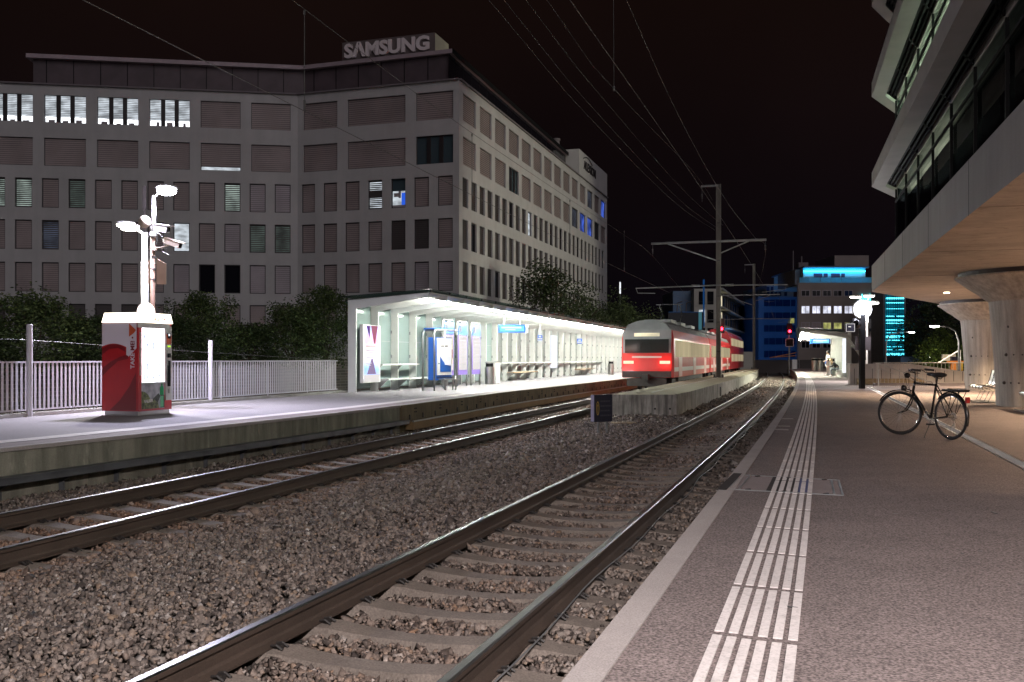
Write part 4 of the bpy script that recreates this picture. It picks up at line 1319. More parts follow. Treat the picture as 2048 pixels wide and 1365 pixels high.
def cam_housing(px, py, mt, L=.42, r=.085, tilt=-.32):
    x, y, z = W2(px, py)
    m = MB(); d = Vector((.93, -.25, tilt)).normalized()
    p, q = Vector((x, y, z)) - d * L / 2, Vector((x, y, z)) + d * L / 2
    m.beam(p, q, r * 1.5, r * 1.5); m.beam(p + Vector((0, 0, r)), q + d * .1 + Vector((0, 0, r)), r * 2.0, .02)
    m.sphere(p, r * .9, 10)
    m.tube([p + d * .1 - Vector((0, 0, r * .7)), p - Vector((.08, 0, .16)), (-8.57, 22.6, z - .12)], .022, 6)
    m.box((-8.57, 22.58, z - .13), (.12, .14, .09))
    o = m.build('security_camera', mt, cp)
    m = MB(); e = q + d * .005
    m.beam(q, q + d * .012, r * 1.2, r * 1.2); m.build('lens', M['black'], o)
cam_housing(346, 487, M['camera_body']); cam_housing(322, 458, M['white_paint'], .40, .10, -.15)
for (x0, x1, y0, y1, Yb, side) in ((296, 306, 520, 570, 22.9, 0), (313, 332, 517, 569, 22.3, 1)):
    m = MB()
    a = V(x0, y1, Yb); b = V(x1, y1, Yb - .12 if side else Yb); zt1 = V(x0, y0, Yb)[2]; zt2 = V(x1, y0 + 12 if side else y0 + 3, Yb)[2]
    pts = [(a[0], a[1], a[2]), (b[0], b[1], b[2]), (b[0], b[1], zt2), (a[0], a[1], zt1)]
    m.add(pts + [(p[0], p[1] + .03, p[2]) for p in pts], [(0, 1, 2, 3), (7, 6, 5, 4), (0, 4, 5, 1), (1, 5, 6, 2), (2, 6, 7, 3), (3, 7, 4, 0)])
    m.build('sign_plate', M['sign_back'], cp)
m = MB()
for py in (516, 540, 561): x, y, z = W2(306, py); m.lathe([(.066, 0), (.066, .035)], (-8.59, 22.6, z), 14)
build_each(m, 'clamp', M['lid'], cp)
m = MB()
for i in range(9):
    x, y, z = W2(R.uniform(312, 332), R.uniform(455, 505), 22.5); m.tube([(x, y, z), (x + R.uniform(-.1, .1), y, z - .12), (x + R.uniform(-.2, .2), y, z + R.uniform(-.25, .2))], .004, 4)
m.build('wire', M['lid'], cp)
x, y, z = V(289, 396, 25)
m = MB().box((x, y, z), (.09, .06, .62)); m.tube([(x, y, z - .3), (x, y + .02, PF)], .025, 6)
m.build('antenna', M['plaster_dark'], label='slim upright panel antenna beside the brightest lamp', category='antenna')

# ================================================================== VENDING MACHINE
vm = thing('vending_machine', 'red and white drinks and snack vending machine with a glowing lid beside the railing', 'vending machine', (-7.79, 19.7, PF), ROTT)
VW, VD, VH = 1.09, .91, 1.96
m = MB().box((VW / 2, VD / 2, .10 + (VH - .10) / 2), (VW, VD, VH - .10)); m.build('cabinet', M['selecta_red'], vm, world=False)
m = MB().box((VW / 2 + .03, VD / 2 + .02, .05), (VW - .06, VD - .08, .10)); m.build('plinth', M['steel_brush'], vm, world=False)
def side(poly, k): return [(-.002 - .002 * k, y, z) for y, z in poly]
m = MB()
arc = [(VD - .005 - i / 14 * (VD - .30), 1.42 + .10 * math.sin(math.pi * (.12 + .80 * i / 14))) for i in range(15)]
white = [(VD - .005, VH - .01), (.04, VH - .01), (.04, 1.42), (.245, 1.24), (.30, 1.20)] + arc[::-1]
pl = side(white, 1); m.add(pl, [tuple(range(len(pl)))[::-1]], 0)
for poly in ([(VD - .005, 1.0), (VD * .75, 1.14), (VD * .5, 1.24), (.30, 1.28), (.245, 1.26), (.245, 1.20), (.5, 1.15), (VD * .8, .98), (VD - .005, .82)],
             [(VD * .78, .12), (VD * .5, .33), (.22, .62), (.05, .92), (.05, .12)],
             [(VD - .005, 1.41), (VD * .8, 1.50), (VD * .55, 1.51), (.32, 1.43), (.32, 1.34), (VD * .55, 1.43), (VD * .8, 1.40), (VD - .005, 1.28)]):
    pl = side(poly, 2); m.add(pl, [tuple(range(len(pl)))], 1)
pl = side([(.225, VH - .02), (.05, 1.80), (.10, 1.74), (.225, 1.66)], 3); m.add(pl, [(0, 1, 2, 3)], 2)
for f in range(len(m.f)):                          # make every decal face outwards
    a, b, c = (Vector(m.v[i]) for i in m.f[f][:3])
me_o = m.build('side_graphic', [M['machine_white'], M['selecta_dark'], M['machine_orange']], vm, world=False)
m = MB(); m.text('TAKE ', .135, (-.012, .09, .99), (0, 0, 1), (0, 1, 0), .002, .004)
m.build('lettering', M['machine_white'], vm, world=False)
m = MB(); m.text('ME! \u2022', .135, (-.012, .09, 1.37), (0, 0, 1), (0, 1, 0), .002, .004)
m.build('lettering', M['selecta_dark'], vm, world=False)
m = MB(); m.box((.48, -.012, VH - .055), (1.04, .02, .10)); m.box((.965, -.012, 1.10), (.20, .024, 1.6)); m.box((.055, -.006, 1.3), (.03, .012, .9)); m.box((.48, -.012, .685), (.80, .018, .03))
m.build('front_panel', M['steel_brush'], vm, world=False)
fr = MB().box((.47, -.010, 1.27), (.72, .015, 1.16)).build('display_window', M['shop_window'], vm, world=False)
m = MB()
for r in range(5):
    z = .76 + r * .215
    m.box((.47, -.019, z), (.70, .004, .012), 0, 1)
    for c in range(7):
        if R.random() < (.9 if r < 1 else .28):
            h = R.uniform(.06, .14); m.box((.17 + c * .10, -.019, z + .01 + h / 2), (R.uniform(.05, .08), .004, h), 0, 0)
m.build('goods', [M['snack'], M['steel_brush']], fr, world=False)
m = MB()
m.quad((.09, -.006, .14), (.84, -.006, .14), (.84, -.006, .67), (.09, -.006, .67), 0)
pl = [(.09, .14), (.66, .14), (.62, .26), (.5, .33), (.40, .31), (.30, .44), (.20, .50), (.09, .52)]
m.add([(x, -.008, z) for x, z in pl], [tuple(range(len(pl)))], 1)
pl = [(.40, .31), (.5, .33), (.62, .26), (.70, .40), (.64, .46), (.54, .40)]
m.add([(x, -.0085, z) for x, z in pl], [tuple(range(len(pl)))], 2)
m.quad((.70, -.009, .15), (.84, -.009, .15), (.84, -.009, .42), (.70, -.009, .42), 4)
def outline(cx, cz, h, r, mi):
    pr = [(r, 0), (r, .55 * h), (r * .85, .68 * h), (r * .36, .80 * h), (r * .36, h)]
    pl = [(cx - a, cz + b) for a, b in pr] + [(cx + a, cz + b) for a, b in pr[::-1]]
    m.add([(x, -.011, z) for x, z in pl], [tuple(range(len(pl)))[::-1]], mi)
outline(.745, .42, .25, .065, 3)
m.quad((.70, -.012, .165), (.80, -.012, .165), (.80, -.012, .40), (.70, -.012, .40), 5)
M['vm_sky'] = mat('picture_grey', (0.30, 0.30, 0.33), 0.4, var=.4, scale=5); M['vm_hill'] = mat('picture_hill', (0.10, 0.12, 0.04), 0.5, var=.7, scale=14)
M['vm_rock'] = mat('picture_rock', (0.035, 0.045, 0.035), 0.5, var=.6, scale=10)
m.build('front_picture', [M['vm_sky'], M['vm_hill'], M['vm_rock'], M['bottle_green'], M['vm_rock'], M['bottle_light']], vm, world=False)
m = MB(); m.text('VALSER', .085, (.17, -.013, .27), (1, 0, .06), (0, 0, 1), .002, .003); m.build('lettering', M['paint_white'], vm, world=False)
M['green_led'] = emis('green_led', (.5, .9, .05), 1.2)
for nm, c_, sz, mt in (('dispenser_slot', (.965, -.03, .88), (.085, .02, .56), 'black'), ('card_reader', (.965, -.03, 1.70), (.10, .02, .12), 'black'), ('price_display', (.965, -.032, 1.47), (.08, .02, .035), 'green_led'),
                       ('coin_slot', (.955, -.04, 1.27), (.06, .05, .09), 'black'), ('label_plate', (.955, -.03, 1.37), (.09, .015, .05), 'steel_brush'), ('keypad', (.965, -.03, 1.10), (.09, .015, .09), 'steel_brush'),
                       ('coin_tray', (.965, -.045, .50), (.05, .03, .09), 'steel_brush'), ('red_panel', (.965, -.024, 1.62), (.16, .012, .22), 'machine_orange'), ('card_screen', (.955, -.042, 1.72), (.05, .01, .05), 'screen_white'), ('red_trim', (.5, -.006, .115), (1.0, .014, .035), 'selecta_red')):
    MB().box(c_, sz).build(nm, M[mt], vm, world=False)
m = MB(); a, b, z0, z1 = 0, .035, VH + .004, VH + .21
vs = [(-.015, -.03, z0), (VW + .01, -.03, z0), (VW + .01, VD, z0), (-.015, VD, z0), (.02, .0, z1), (VW - .03, .0, z1), (VW - .03, VD - .04, z1), (.02, VD - .04, z1)]
m.add(vs, [(3, 2, 1, 0), (4, 5, 6, 7), (0, 1, 5, 4), (1, 2, 6, 5), (2, 3, 7, 6), (3, 0, 4, 7)])
tp = m.build('light_box', M['topper'], vm, world=False)
m = MB(); m.text('SELECTA', .10, (.46, -.028, VH + .055), (1, 0, 0), (0, .14, 1), .003, .003); m.build('lettering', M['machine_orange'], tp, world=False)
m = MB().sphere((.27, .02, VH + .22), .19, 22, 0, (1, .9, 1.12)); m.build('light_ball', M['topper_ball'], vm, smooth=True, world=False)

# ================================================================== PLATFORM SHELTERS
def shelter(name, label, base, td, sgn, nb, hb_, ht_, pitch, led, group):
    td = Vector((td[0], td[1], 0)).normalized(); tn = Vector((td.y, -td.x, 0)) * sgn
    b0 = Vector((base[0], base[1], 0))
    def S(n, o, z): q = b0 + td * (pitch * n) + tn * o; return (q.x, q.y, PF + z)
    root = thing(name, label, 'shelter', (base[0], base[1], PF), 0, group)
    prof = [(-.32, 0), (0, 0), (0, hb_), (2.72, ht_), (2.78, ht_ + .16), (-.32, hb_ + .30)]
    for n in range(nb + 1):
        m = MB(); hw = .03 / pitch
        vs = [S(n - hw, o, z) for o, z in prof] + [S(n + hw, o, z) for o, z in prof]
        k = len(prof)
        m.add(vs, [tuple(range(k)), tuple(range(2 * k - 1, k - 1, -1))] + [(i, k + i, k + (i + 1) % k, (i + 1) % k) for i in range(k)])
        m.build('frame', M['white_steel'], root)
    m = MB()
    for i in range(nb):
        m.add([S(i + .0, -.32, hb_ + .325), S(i + 1, -.32, hb_ + .325), S(i + 1, 2.74, ht_ + .185), S(i, 2.74, ht_ + .185),
               S(i, -.32, hb_ + .295), S(i + 1, -.32, hb_ + .295), S(i + 1, 2.74, ht_ + .155), S(i, 2.74, ht_ + .155)], [(0, 1, 2, 3), (7, 6, 5, 4), (3, 2, 6, 7), (1, 0, 4, 5)])
    m.build('roof', M['white_steel'], root)
    m = MB()
    a, b, c, d = S(-.25, -.45, hb_ + .40), S(nb + .2, -.45, hb_ + .40), S(nb + .2, 3.02, ht_ + .235), S(-.25, 3.02, ht_ + .235)
    m.add([a, b, c, d] + [(p[0], p[1], p[2] + .018) for p in (a, b, c, d)], [(0, 1, 2, 3), (7, 6, 5, 4), (0, 4, 5, 1), (1, 5, 6, 2), (2, 6, 7, 3), (3, 7, 4, 0)])
    m.build('roof_glass', M['roof_glass'], root)
    m = MB()
    for n in range(nb + 1):
        p = S(n, 2.85, ht_ + .20); m.box(p, (.10, .05, .05), math.atan2(td.y, td.x)); p = S(n, -.2, hb_ + .365); m.box(p, (.08, .08, .06), math.atan2(td.y, td.x))
    m.build('roof_clamp', M['lid'], root)
    for n in range(nb):
        m = MB(); hw = .035 / pitch
        m.quad(S(n + hw, -.30, .10), S(n + 1 - hw, -.30, .10), S(n + 1 - hw, -.30, hb_ + .22), S(n + hw, -.30, hb_ + .22))
        o = m.build('glass_pane', M['frosted' if n >= 9 else 'shelter_glass'], root)
        m = MB()
        for z in (hb_ * .63, .16): m.beam(S(n + hw, -.295, z), S(n + 1 - hw, -.295, z), .02, .014)
        for z in (.35, 1.3, 2.25): m.beam(S(n + 1 - hw - .0, -.29, z - .06), S(n + 1 - hw, -.29, z + .06), .05, .09)
        m.build('joint', M['galv'], o)
    m = MB(); a, b = S(-.05, 2.62, ht_ + .0), S(nb, 2.62, ht_ + .0)
    a = (a[0], a[1], a[2] - .08); b = (b[0], b[1], b[2] - .08); m.beam(a, b, .10, .05); m.build('light_strip', M[led], root)
    m = MB(); m.beam((a[0], a[1], a[2] + .045), (b[0], b[1], b[2] + .045), .24, .03); m.build('light_baffle', M['galv'], root)  # added baffle that keeps the strip's light off the roof
    return root, S, td, tn
shA, SA, tdA, tnA = shelter('platform_shelter', 'long white steel and glass shelter with a bright light strip and poster case', (-5.53, 33.6), (.5283, 1.774), 1, 30, 2.98, 3.34, 1.851, 'led', 'platform shelters')
def skeleton_bench(name, label, S, n0, n1, z, o, cat='bench', group=None, mt='white_steel', d=.40):
    p = S((n0 + n1) / 2, o, 0)
    r = thing(name, label, cat, p, 0, group)
    m = MB(); m.beam(S(n0, o, z), S(n1, o, z), d, .05); m.build('seat', M[mt], r)
    n = math.ceil(n0)
    while n <= n1:
        m = MB(); a = S(n, .0, z - .03); b = S(n, o + d * .4, z - .03); c = S(n, .0, z - (.36 if z < .6 else .2))
        e = Vector((tdA.x, tdA.y, 0)) * .02
        vs = [tuple(Vector(q) + e) for q in (a, b, c)] + [tuple(Vector(q) - e) for q in (a, b, c)]
        m.add(vs, [(0, 1, 2), (5, 4, 3), (0, 3, 4, 1), (1, 4, 5, 2), (2, 5, 3, 0)]); m.build('bracket', M['steel_brush'], r); n += 1
    return r
skeleton_bench('bench', 'long low white bench between the poster and the blue ticket machine', SA, 1.0, 4.2, .42, .22, 'bench', 'shelter benches')
skeleton_bench('bench', 'wooden bench under the hanging display in the shelter', SA, 9.9, 12.6, .45, .24, 'bench', 'shelter benches', 'wood')
skeleton_bench('bench', 'smaller looking wooden bench near the train end of the shelter', SA, 18.8, 21.6, .45, .24, 'bench', 'shelter benches', 'wood')
for a, b, lab in ((1.0, 1.95, 'white leaning rail in the second bay of the shelter beside the poster'), (2.0, 2.95, 'white leaning rail in the third bay of the shelter'), (9.0, 15.6, 'long white leaning rail behind the hanging display'), (16, 24, 'white leaning rail along the far half of the shelter')):
    skeleton_bench('leaning_rail', lab, SA, a, b, .98, .08, 'rail', 'leaning rails', 'white_steel', .20)
# backlit poster case
pc = thing('poster_case', 'backlit poster case with pink, blue and violet picture at the near shelter end', 'poster', SA(.5, .06, .35))
m = MB(); a, b = SA(.13, .08, 1.38), SA(.93, .08, 1.38); m.beam(a, b, .12, 2.10); m.build('case', M['white_paint'], pc)
M['poster'] = ramped('poster', 2, [(0, (.92, .92, .97)), (.10, (.90, .90, .96)), (.12, (.45, .40, .85)), (.30, (.20, .42, .85)), (.42, (.45, .55, .90)), (.50, (.75, .72, .93)), (.60, (.72, .70, .92)), (.68, (.85, .40, .62)), (.80, (.80, .25, .45)), (.92, (.42, .30, .72)), (1, (.30, .35, .75))], .3, .45, .16, 5)
m = MB(); a, b, c, d = SA(.18, .146, .36), SA(.88, .146, .36), SA(.88, .146, 2.40), SA(.18, .146, 2.40); m.quad(a, b, c, d); m.build('poster', M['poster'], pc)
m = MB()
for (u0, u1, z0, z1, mi) in ((.18, .88, .36, .62, 0), (.24, .70, 1.62, 1.68, 0), (.24, .82, 1.48, 1.53, 0), (.30, .82, 1.40, 1.44, 0), (.30, .80, 1.31, 1.35, 0), (.24, .72, 1.22, 1.26, 0), (.22, .50, 1.02, 1.06, 0), (.24, .48, .95, .98, 0)):
    m.quad(SA(u0, .150, z0), SA(u1, .150, z0), SA(u1, .150, z1), SA(u0, .150, z1), mi)
def tri(pts, mi, o=.1495): m.add([SA(u, o, z) for u, z in pts], [tuple(range(len(pts)))], mi)
tri([(.30, .64), (.72, .64), (.56, 1.2), (.50, 1.2)], 1); tri([(.28, 2.4), (.46, 2.4), (.42, 1.95)], 2); tri([(.48, 2.4), (.80, 2.4), (.68, 1.75), (.62, 1.75)], 3)
M['po1'] = emis('poster_lilac', (.66, .50, .85), .5); M['po2'] = emis('poster_violet', (.30, .14, .55), .5); M['po3'] = emis('poster_pink', (.95, .33, .48), .5)
m.build('print', [M['board_white'], M['po1'], M['po2'], M['po3']], pc)

# ticket machine in a tube frame
tb = SA(5.05, 1.55, 0)
tm = thing('ticket_machine', 'blue and white ticket machine under a bent steel tube frame in the shelter', 'ticket machine', G(866, 782, PF) + (PF,), ROTT - .36)
m = MB(); m.box((.55, .14, 1.20), (1.02, .28, 1.62)); m.build('cabinet', M['blue_machine'], tm, world=False)
m = MB(); m.box((.62, -.012, 1.28), (.82, .03, 1.40)); m.build('front_panel', M['white_paint'], tm, world=False)
m = MB()
m.box((.62, -.032, 1.86), (.74, .012, .20), 0, 0); m.box((.50, -.032, 1.68), (.15, .012, .05), 0, 1); m.box((.72, -.032, 1.68), (.15, .012, .05), 0, 1)
pl = [(.36, .70), (.98, .70), (.98, .92), (.66, .98), (.36, 1.30)]; m.add([(x, -.034, z) for x, z in pl], [tuple(range(len(pl)))], 2)
m.box((.78, -.05, 1.15), (.30, .05, .36), 0, 3); m.box((.62, -.032, .48), (.86, .014, .04), 0, 1); m.box((.30, -.034, 1.02), (.05, .01, .04), 0, 1)
m.build('screen', [M['screen_white'], M['navy'], M['blue_machine'], M['screen_white']], tm, world=False)
m = MB()
for y in (-.12, .46):
    m.tube([(-.06, y, 0), (-.06, y, 2.16), (.0, y, 2.26), (.10, y, 2.28), (1.28, y, 2.28)], .035, 10)
m.tube([(1.16, .46, 0), (1.16, .46, 2.26)], .035, 10); m.tube([(1.16, -.12, 0), (1.16, -.12, .55)], .03, 10)
m.build('tube_frame', M['steel'], tm, smooth=True, world=False)
m = MB(); m.box((.55, .16, 2.33), (1.2, .55, .05), 0); m.build('canopy', M['blue_machine'], tm, world=False)
m = MB(); m.box((.72, -.18, .42), (.86, .30, .05)); m.tube([(.5, -.2, 0), (.5, -.2, .4)], .025, 8); m.tube([(.9, -.2, 0), (.9, -.2, .4)], .025, 8); m.build('shelf', M['steel'], tm, world=False)

# three information boards
for i, (x, yb, cont, lab) in enumerate(((896, 775, 'map', 'first blue headed information board, with a cream and orange map'), (924, 772.6, 'w', 'middle blue headed information board with a plain white timetable'), (951, 770.5, 'w2', 'blue headed information board beside the slim waste bin'))):
    X, Y = G(x, yb, PF)
    ib = thing('information_board', lab, 'information board', (X, Y, PF), ROTT, 'information boards in the shelter')
    m = MB()
    m.tube([(-.62, 0, 0), (-.62, 0, 2.72), (-.58, 0, 2.80), (-.50, 0, 2.84), (.50, 0, 2.84), (.58, 0, 2.80), (.62, 0, 2.72), (.62, 0, 0)], .03, 10)
    m.build('tube_frame', M['steel'], ib, smooth=True, world=False)
    m = MB(); m.box((0, 0, 2.50), (1.14, .10, .50)); hd = m.build('header', M['blue_machine'], ib, world=False)
    m = MB(); m.lathe([(.15, 0), (.15, .01)], (0, 0, 0), 20); m.v = [(-.36 + a, -.054 - c, 2.5 + b) for a, b, c in m.v]; m.f = [f[::-1] for f in m.f]
    m.box((-.36, -.066, 2.46), (.05, .006, .14), 0, 1); m.box((-.36, -.066, 2.58), (.05, .006, .05), 0, 1)
    m.build('information_symbol', [M['board_white'], M['navy']], hd, world=False)
    m = MB(); m.box((0, 0, 1.36), (1.16, .08, 1.72)); m.build('panel', M['purple'], ib, world=False)
    m = MB(); m.box((0, -.042, 1.44), (1.00, .012, 1.46), 0, 0)
    if cont == 'map':
        m.box((.0, -.050, 1.64), (.92, .004, .95), 0, 1); m.box((.10, -.053, 1.62), (.03, .004, .5), 0, 3)
        for a, b, c, d, e in ((-.15, .92, .5, .30, 2), (.22, 1.12, .25, .26, 2), (.30, 1.42, .22, .35, 4)): m.box((a, -.054, b), (c, .004, d), 0, e)
    else:
        for r in range(9 if cont == 'w' else 7): m.box((0, -.050, 2.0 - r * .15), (R.uniform(.6, .86), .004, .012), 0, 5)
    m.build('sheet', [M['board_white'], M['board_cream'], M['board_orange'], M['navy'], M['po3'], M['fence_bar']], ib, world=False)

def litter_bin(px, yb, label, h=1.05, r=.22, lidm='lid', group='waste bins'):
    X, Y = G(px, yb, PF)
    b = thing('waste_bin', label, 'bin', (X, Y, PF), 0, group)
    MB().lathe([(r, 0), (r, h - .22)], (0, 0, 0), 20).build('drum', M['steel'], b, smooth=False, world=False)
    m = MB().lathe([(r * .8, h - .22), (r * .8, h - .06)], (0, 0, 0), 20); m.build('opening', M['black'], b, world=False)
    MB().lathe([(r, h - .06), (r, h), (r * .6, h + .03)], (0, 0, 0), 20).build('lid', M['steel_brush'], b, world=False)
litter_bin(979, 769.5, 'slim steel waste bin beside the three information boards')
X, Y = G(991, 768, PF)
cb = thing('equipment_cabinet', 'plain pale steel cabinet next to the slim bin in the shelter', 'cabinet', (X, Y, PF), ROTT)
MB().box((.35, .2, .52), (.7, .42, 1.04)).build('body', M['white_steel'], cb, world=False); MB().box((.35, .2, 1.06), (.74, .46, .04)).build('top', M['steel_brush'], cb, world=False)
litter_bin(1222, 750, 'steel waste bin at the far end of the long shelter by the train')

# hanging display, small platform signs, white panel
def display(name, label, c, ux, w_, h_, up, face, txt, group, n=-1):
    ux = Vector(ux).normalized(); un = Vector((ux.y, -ux.x, 0))
    r = thing(name, label, 'display', (c[0], c[1], c[2] - h_ / 2), 0, group)
    c = Vector(c)
    MB().beam(c - ux * w_ / 2, c + ux * w_ / 2, .26, h_).build('case', M['blue_machine'], r)
    for s_, nm in ((-1, 'end_cap'),):
        e = c + ux * (w_ / 2 + .06); MB().beam(e - ux * .06, e + ux * .06, .28, h_ + .03).build('end_cap', M['white_paint'], r)
    m = MB()
    a = c + un * .134
    m.quad(*[tuple(a + ux * (i * w_ * .44) + Vector((0, 0, j * h_ * .34))) for i, j in ((-1, -1), (1, -1), (1, 1), (-1, 1))], 0)
    a = c + un * .138
    m.quad(*[tuple(a + ux * (i * w_) + Vector((0, 0, j * h_))) for i, j in ((-.40, .02), (.34, .02), (.34, .26), (-.40, .26))], 1)
    m.quad(*[tuple(a + ux * (i * w_) + Vector((0, 0, j * h_))) for i, j in ((-.26, -.20), (.12, -.20), (.12, -.06), (-.26, -.06))], 1)
    m.build('screen', [M['screen_cyan'], M['screen_white']], r)
    m = MB()
    for k in (-.3, .3):
        p = c + ux * (k * w_); m.tube([(p.x, p.y, p.z + h_ / 2), (p.x, p.y, p.z + h_ / 2 + up)], .035, 8)
    build_each(m, 'hanger', M['white_steel'], r)
Yd = 43.5
dc = Vector(V(1024, 658, Yd))
display('departure_display', 'blue departure display hanging from the long shelter roof', dc, tnA * .60 + Vector((.4, .25, 0)), 1.25, .36, .30, 0, '', 'departure displays')
for px, py, Y, lab in ((1080, 676, 52, 'small blue and white sector sign hanging just behind the hanging departure display'), (1159, 683, 62, 'small blue and white sector sign between the glowing panel and the train')):
    x, y, z = V(px, py, Y); h = 10 / FX * Y
    sg = thing('sector_sign', lab, 'sign', (x, y, z - h / 2), 0, 'sector signs')
    MB().box((x, y, z), (h * .95, .05, h)).build('panel', M['blue_machine'], sg)
    m = MB(); m.box((x, y - .03, z - h * .2), (h * .8, .01, h * .3)); m.box((x, y - .03, z + h * .22), (h * .5, .01, h * .25)); m.build('print', M['board_white'], sg)
    MB().tube([(x, y, z + h / 2), (x, y, z + h / 2 + .6)], .02, 6).build('hanger', M['white_steel'], sg)
m = MB(); m.beam(SA(15.05, .05, 1.65), SA(15.95, .05, 1.65), .06, 2.1)
m.build('blank_panel', M['screen_white'], label='plain glowing white panel filling one bay of the long shelter', category='panel')

# right shelter
shB, SB, tdB, tnB = shelter('platform_shelter', 'smaller distant white shelter with people waiting in it', (21.1, 59.7), (.2854, .9584), -1, 14, 2.55, 2.95, 1.851, 'led_far', 'platform shelters')
m = MB(); a = SB(0.0, -.10, 2.5); b = SB(-.2, -1.75, .1); m.beam(a, b, .14, .14); m.build('strut', M['white_steel'], shB)
dc = Vector(V(1640, 683, 66))
display('departure_display', 'blue departure display under the smaller distant shelter', dc, (1, .1, 0), 1.35, .36, .45, 0, '', 'departure displays')
p = SB(2.3, .3, 0)
r = thing('bench', 'pale bench in the distant shelter with a person in black on it', 'bench', p, 0, 'shelter benches')
m = MB(); m.beam(SB(.6, .28, .44), SB(2.6, .28, .44), .42, .06); m.build('seat', M['white_steel'], r)
for n in (.9, 2.3):
    m = MB(); m.beam(SB(n, .28, 0), SB(n, .28, .41), .30, .05); m.build('leg', M['white_steel'], r)
m = MB(); m.beam(SB(.25, .04, 1.4), SB(.28, .04, 1.4), .30, 2.2); m.build('edge_light', M['screen_white'], shB)
bx = G(1712, 757.5, PF)
sb = thing('grit_box', 'square stone-coloured box with a dark lid beside the far shelter', 'box', (bx[0], bx[1], PF))
MB().box((bx[0] - .02, bx[1], PF + .42), (.78, .7, .84), .1).build('body', M['board_concrete'], sb); MB().box((bx[0] - .02, bx[1], PF + .88), (.84, .76, .08), .1).build('lid', M['galv'], sb)
for px, yb, lab, rr in ((1629, 742, 'round steel bin with a dark band, before the distant shelter', .30), (1640, 742, 'round grey bin close beside the banded one', .30), (1662, 752, 'tall pale bin in front of the person in white', .30)):
    litter_bin(px, yb, lab, 1.25, rr, group='bins at the far shelter')
x, y = G(1588, 738.5, PF)
cb2 = thing('equipment_cabinet', 'small white cabinet on the far platform edge beside the red signal', 'cabinet', (x, y, PF))
MB().box((x, y, PF + .55), (.55, .5, 1.1)).build('body', M['white_paint'], cb2); m = MB()
for dx in (.42, .62): m.tube([(x + dx, y, PF), (x + dx, y, PF + 1.1)], .03, 6)
m.beam((x + .42, y, PF + .6), (x + .62, y, PF + .6), .03, .03); m.beam((x + .42, y, PF + 1.05), (x + .62, y, PF + 1.05), .03, .03); m.build('ladder', M['galv'], cb2)

# ================================================================== PEOPLE
def skin_mesh(name, verts, edges, mt, parent, loc=None, sub=2):
    me = bpy.data.meshes.new(name)
    me.from_pydata([v[:3] for v in verts], edges, [])
    me.materials.append(mt)
    o = bpy.data.objects.new(name, me); col.objects.link(o)
    if parent is not None: o.parent = parent
    md = o.modifiers.new('skin', 'SKIN')
    md.use_smooth_shade = True
    for i, v in enumerate(verts):
        me.skin_vertices[0].data[i].radius = (v[3], v[4] if len(v) > 4 else v[3])
    me.skin_vertices[0].data[0].use_root = True
    s = o.modifiers.new('sub', 'SUBSURF'); s.levels = sub; s.render_levels = sub
    return o
def hand_fingers(V_, E_, wi, w_, d):
    "palm and five fingers at wrist index wi; d = direction of the hand"
    d = Vector(d).normalized(); s_ = d.cross(Vector((0, 0, 1)))
    if s_.length < .1: s_ = Vector((1, 0, 0))
    s_.normalize()
    palm = Vector(w_) + d * .07
    V_.append((*palm, .034, .018)); pi = len(V_) - 1; E_.append((wi, pi))
    for k, (o, l) in enumerate(((-.03, .06), (-.01, .075), (.01, .08), (.03, .065))):
        a = palm + d * .03 + s_ * o; b = a + d * l * .55 + Vector((0, 0, -.008)); c = b + d * l * .45 + Vector((0, 0, -.02))
        i0 = len(V_); V_ += [(*a, .010), (*b, .009), (*c, .007)]; E_ += [(pi, i0), (i0, i0 + 1), (i0 + 1, i0 + 2)]
    a = Vector(w_) + d * .04 + s_ * .045; b = a + d * .05 + s_ * .01
    i0 = len(V_); V_ += [(*a, .011), (*b, .009)]; E_ += [(pi, i0), (i0, i0 + 1)]
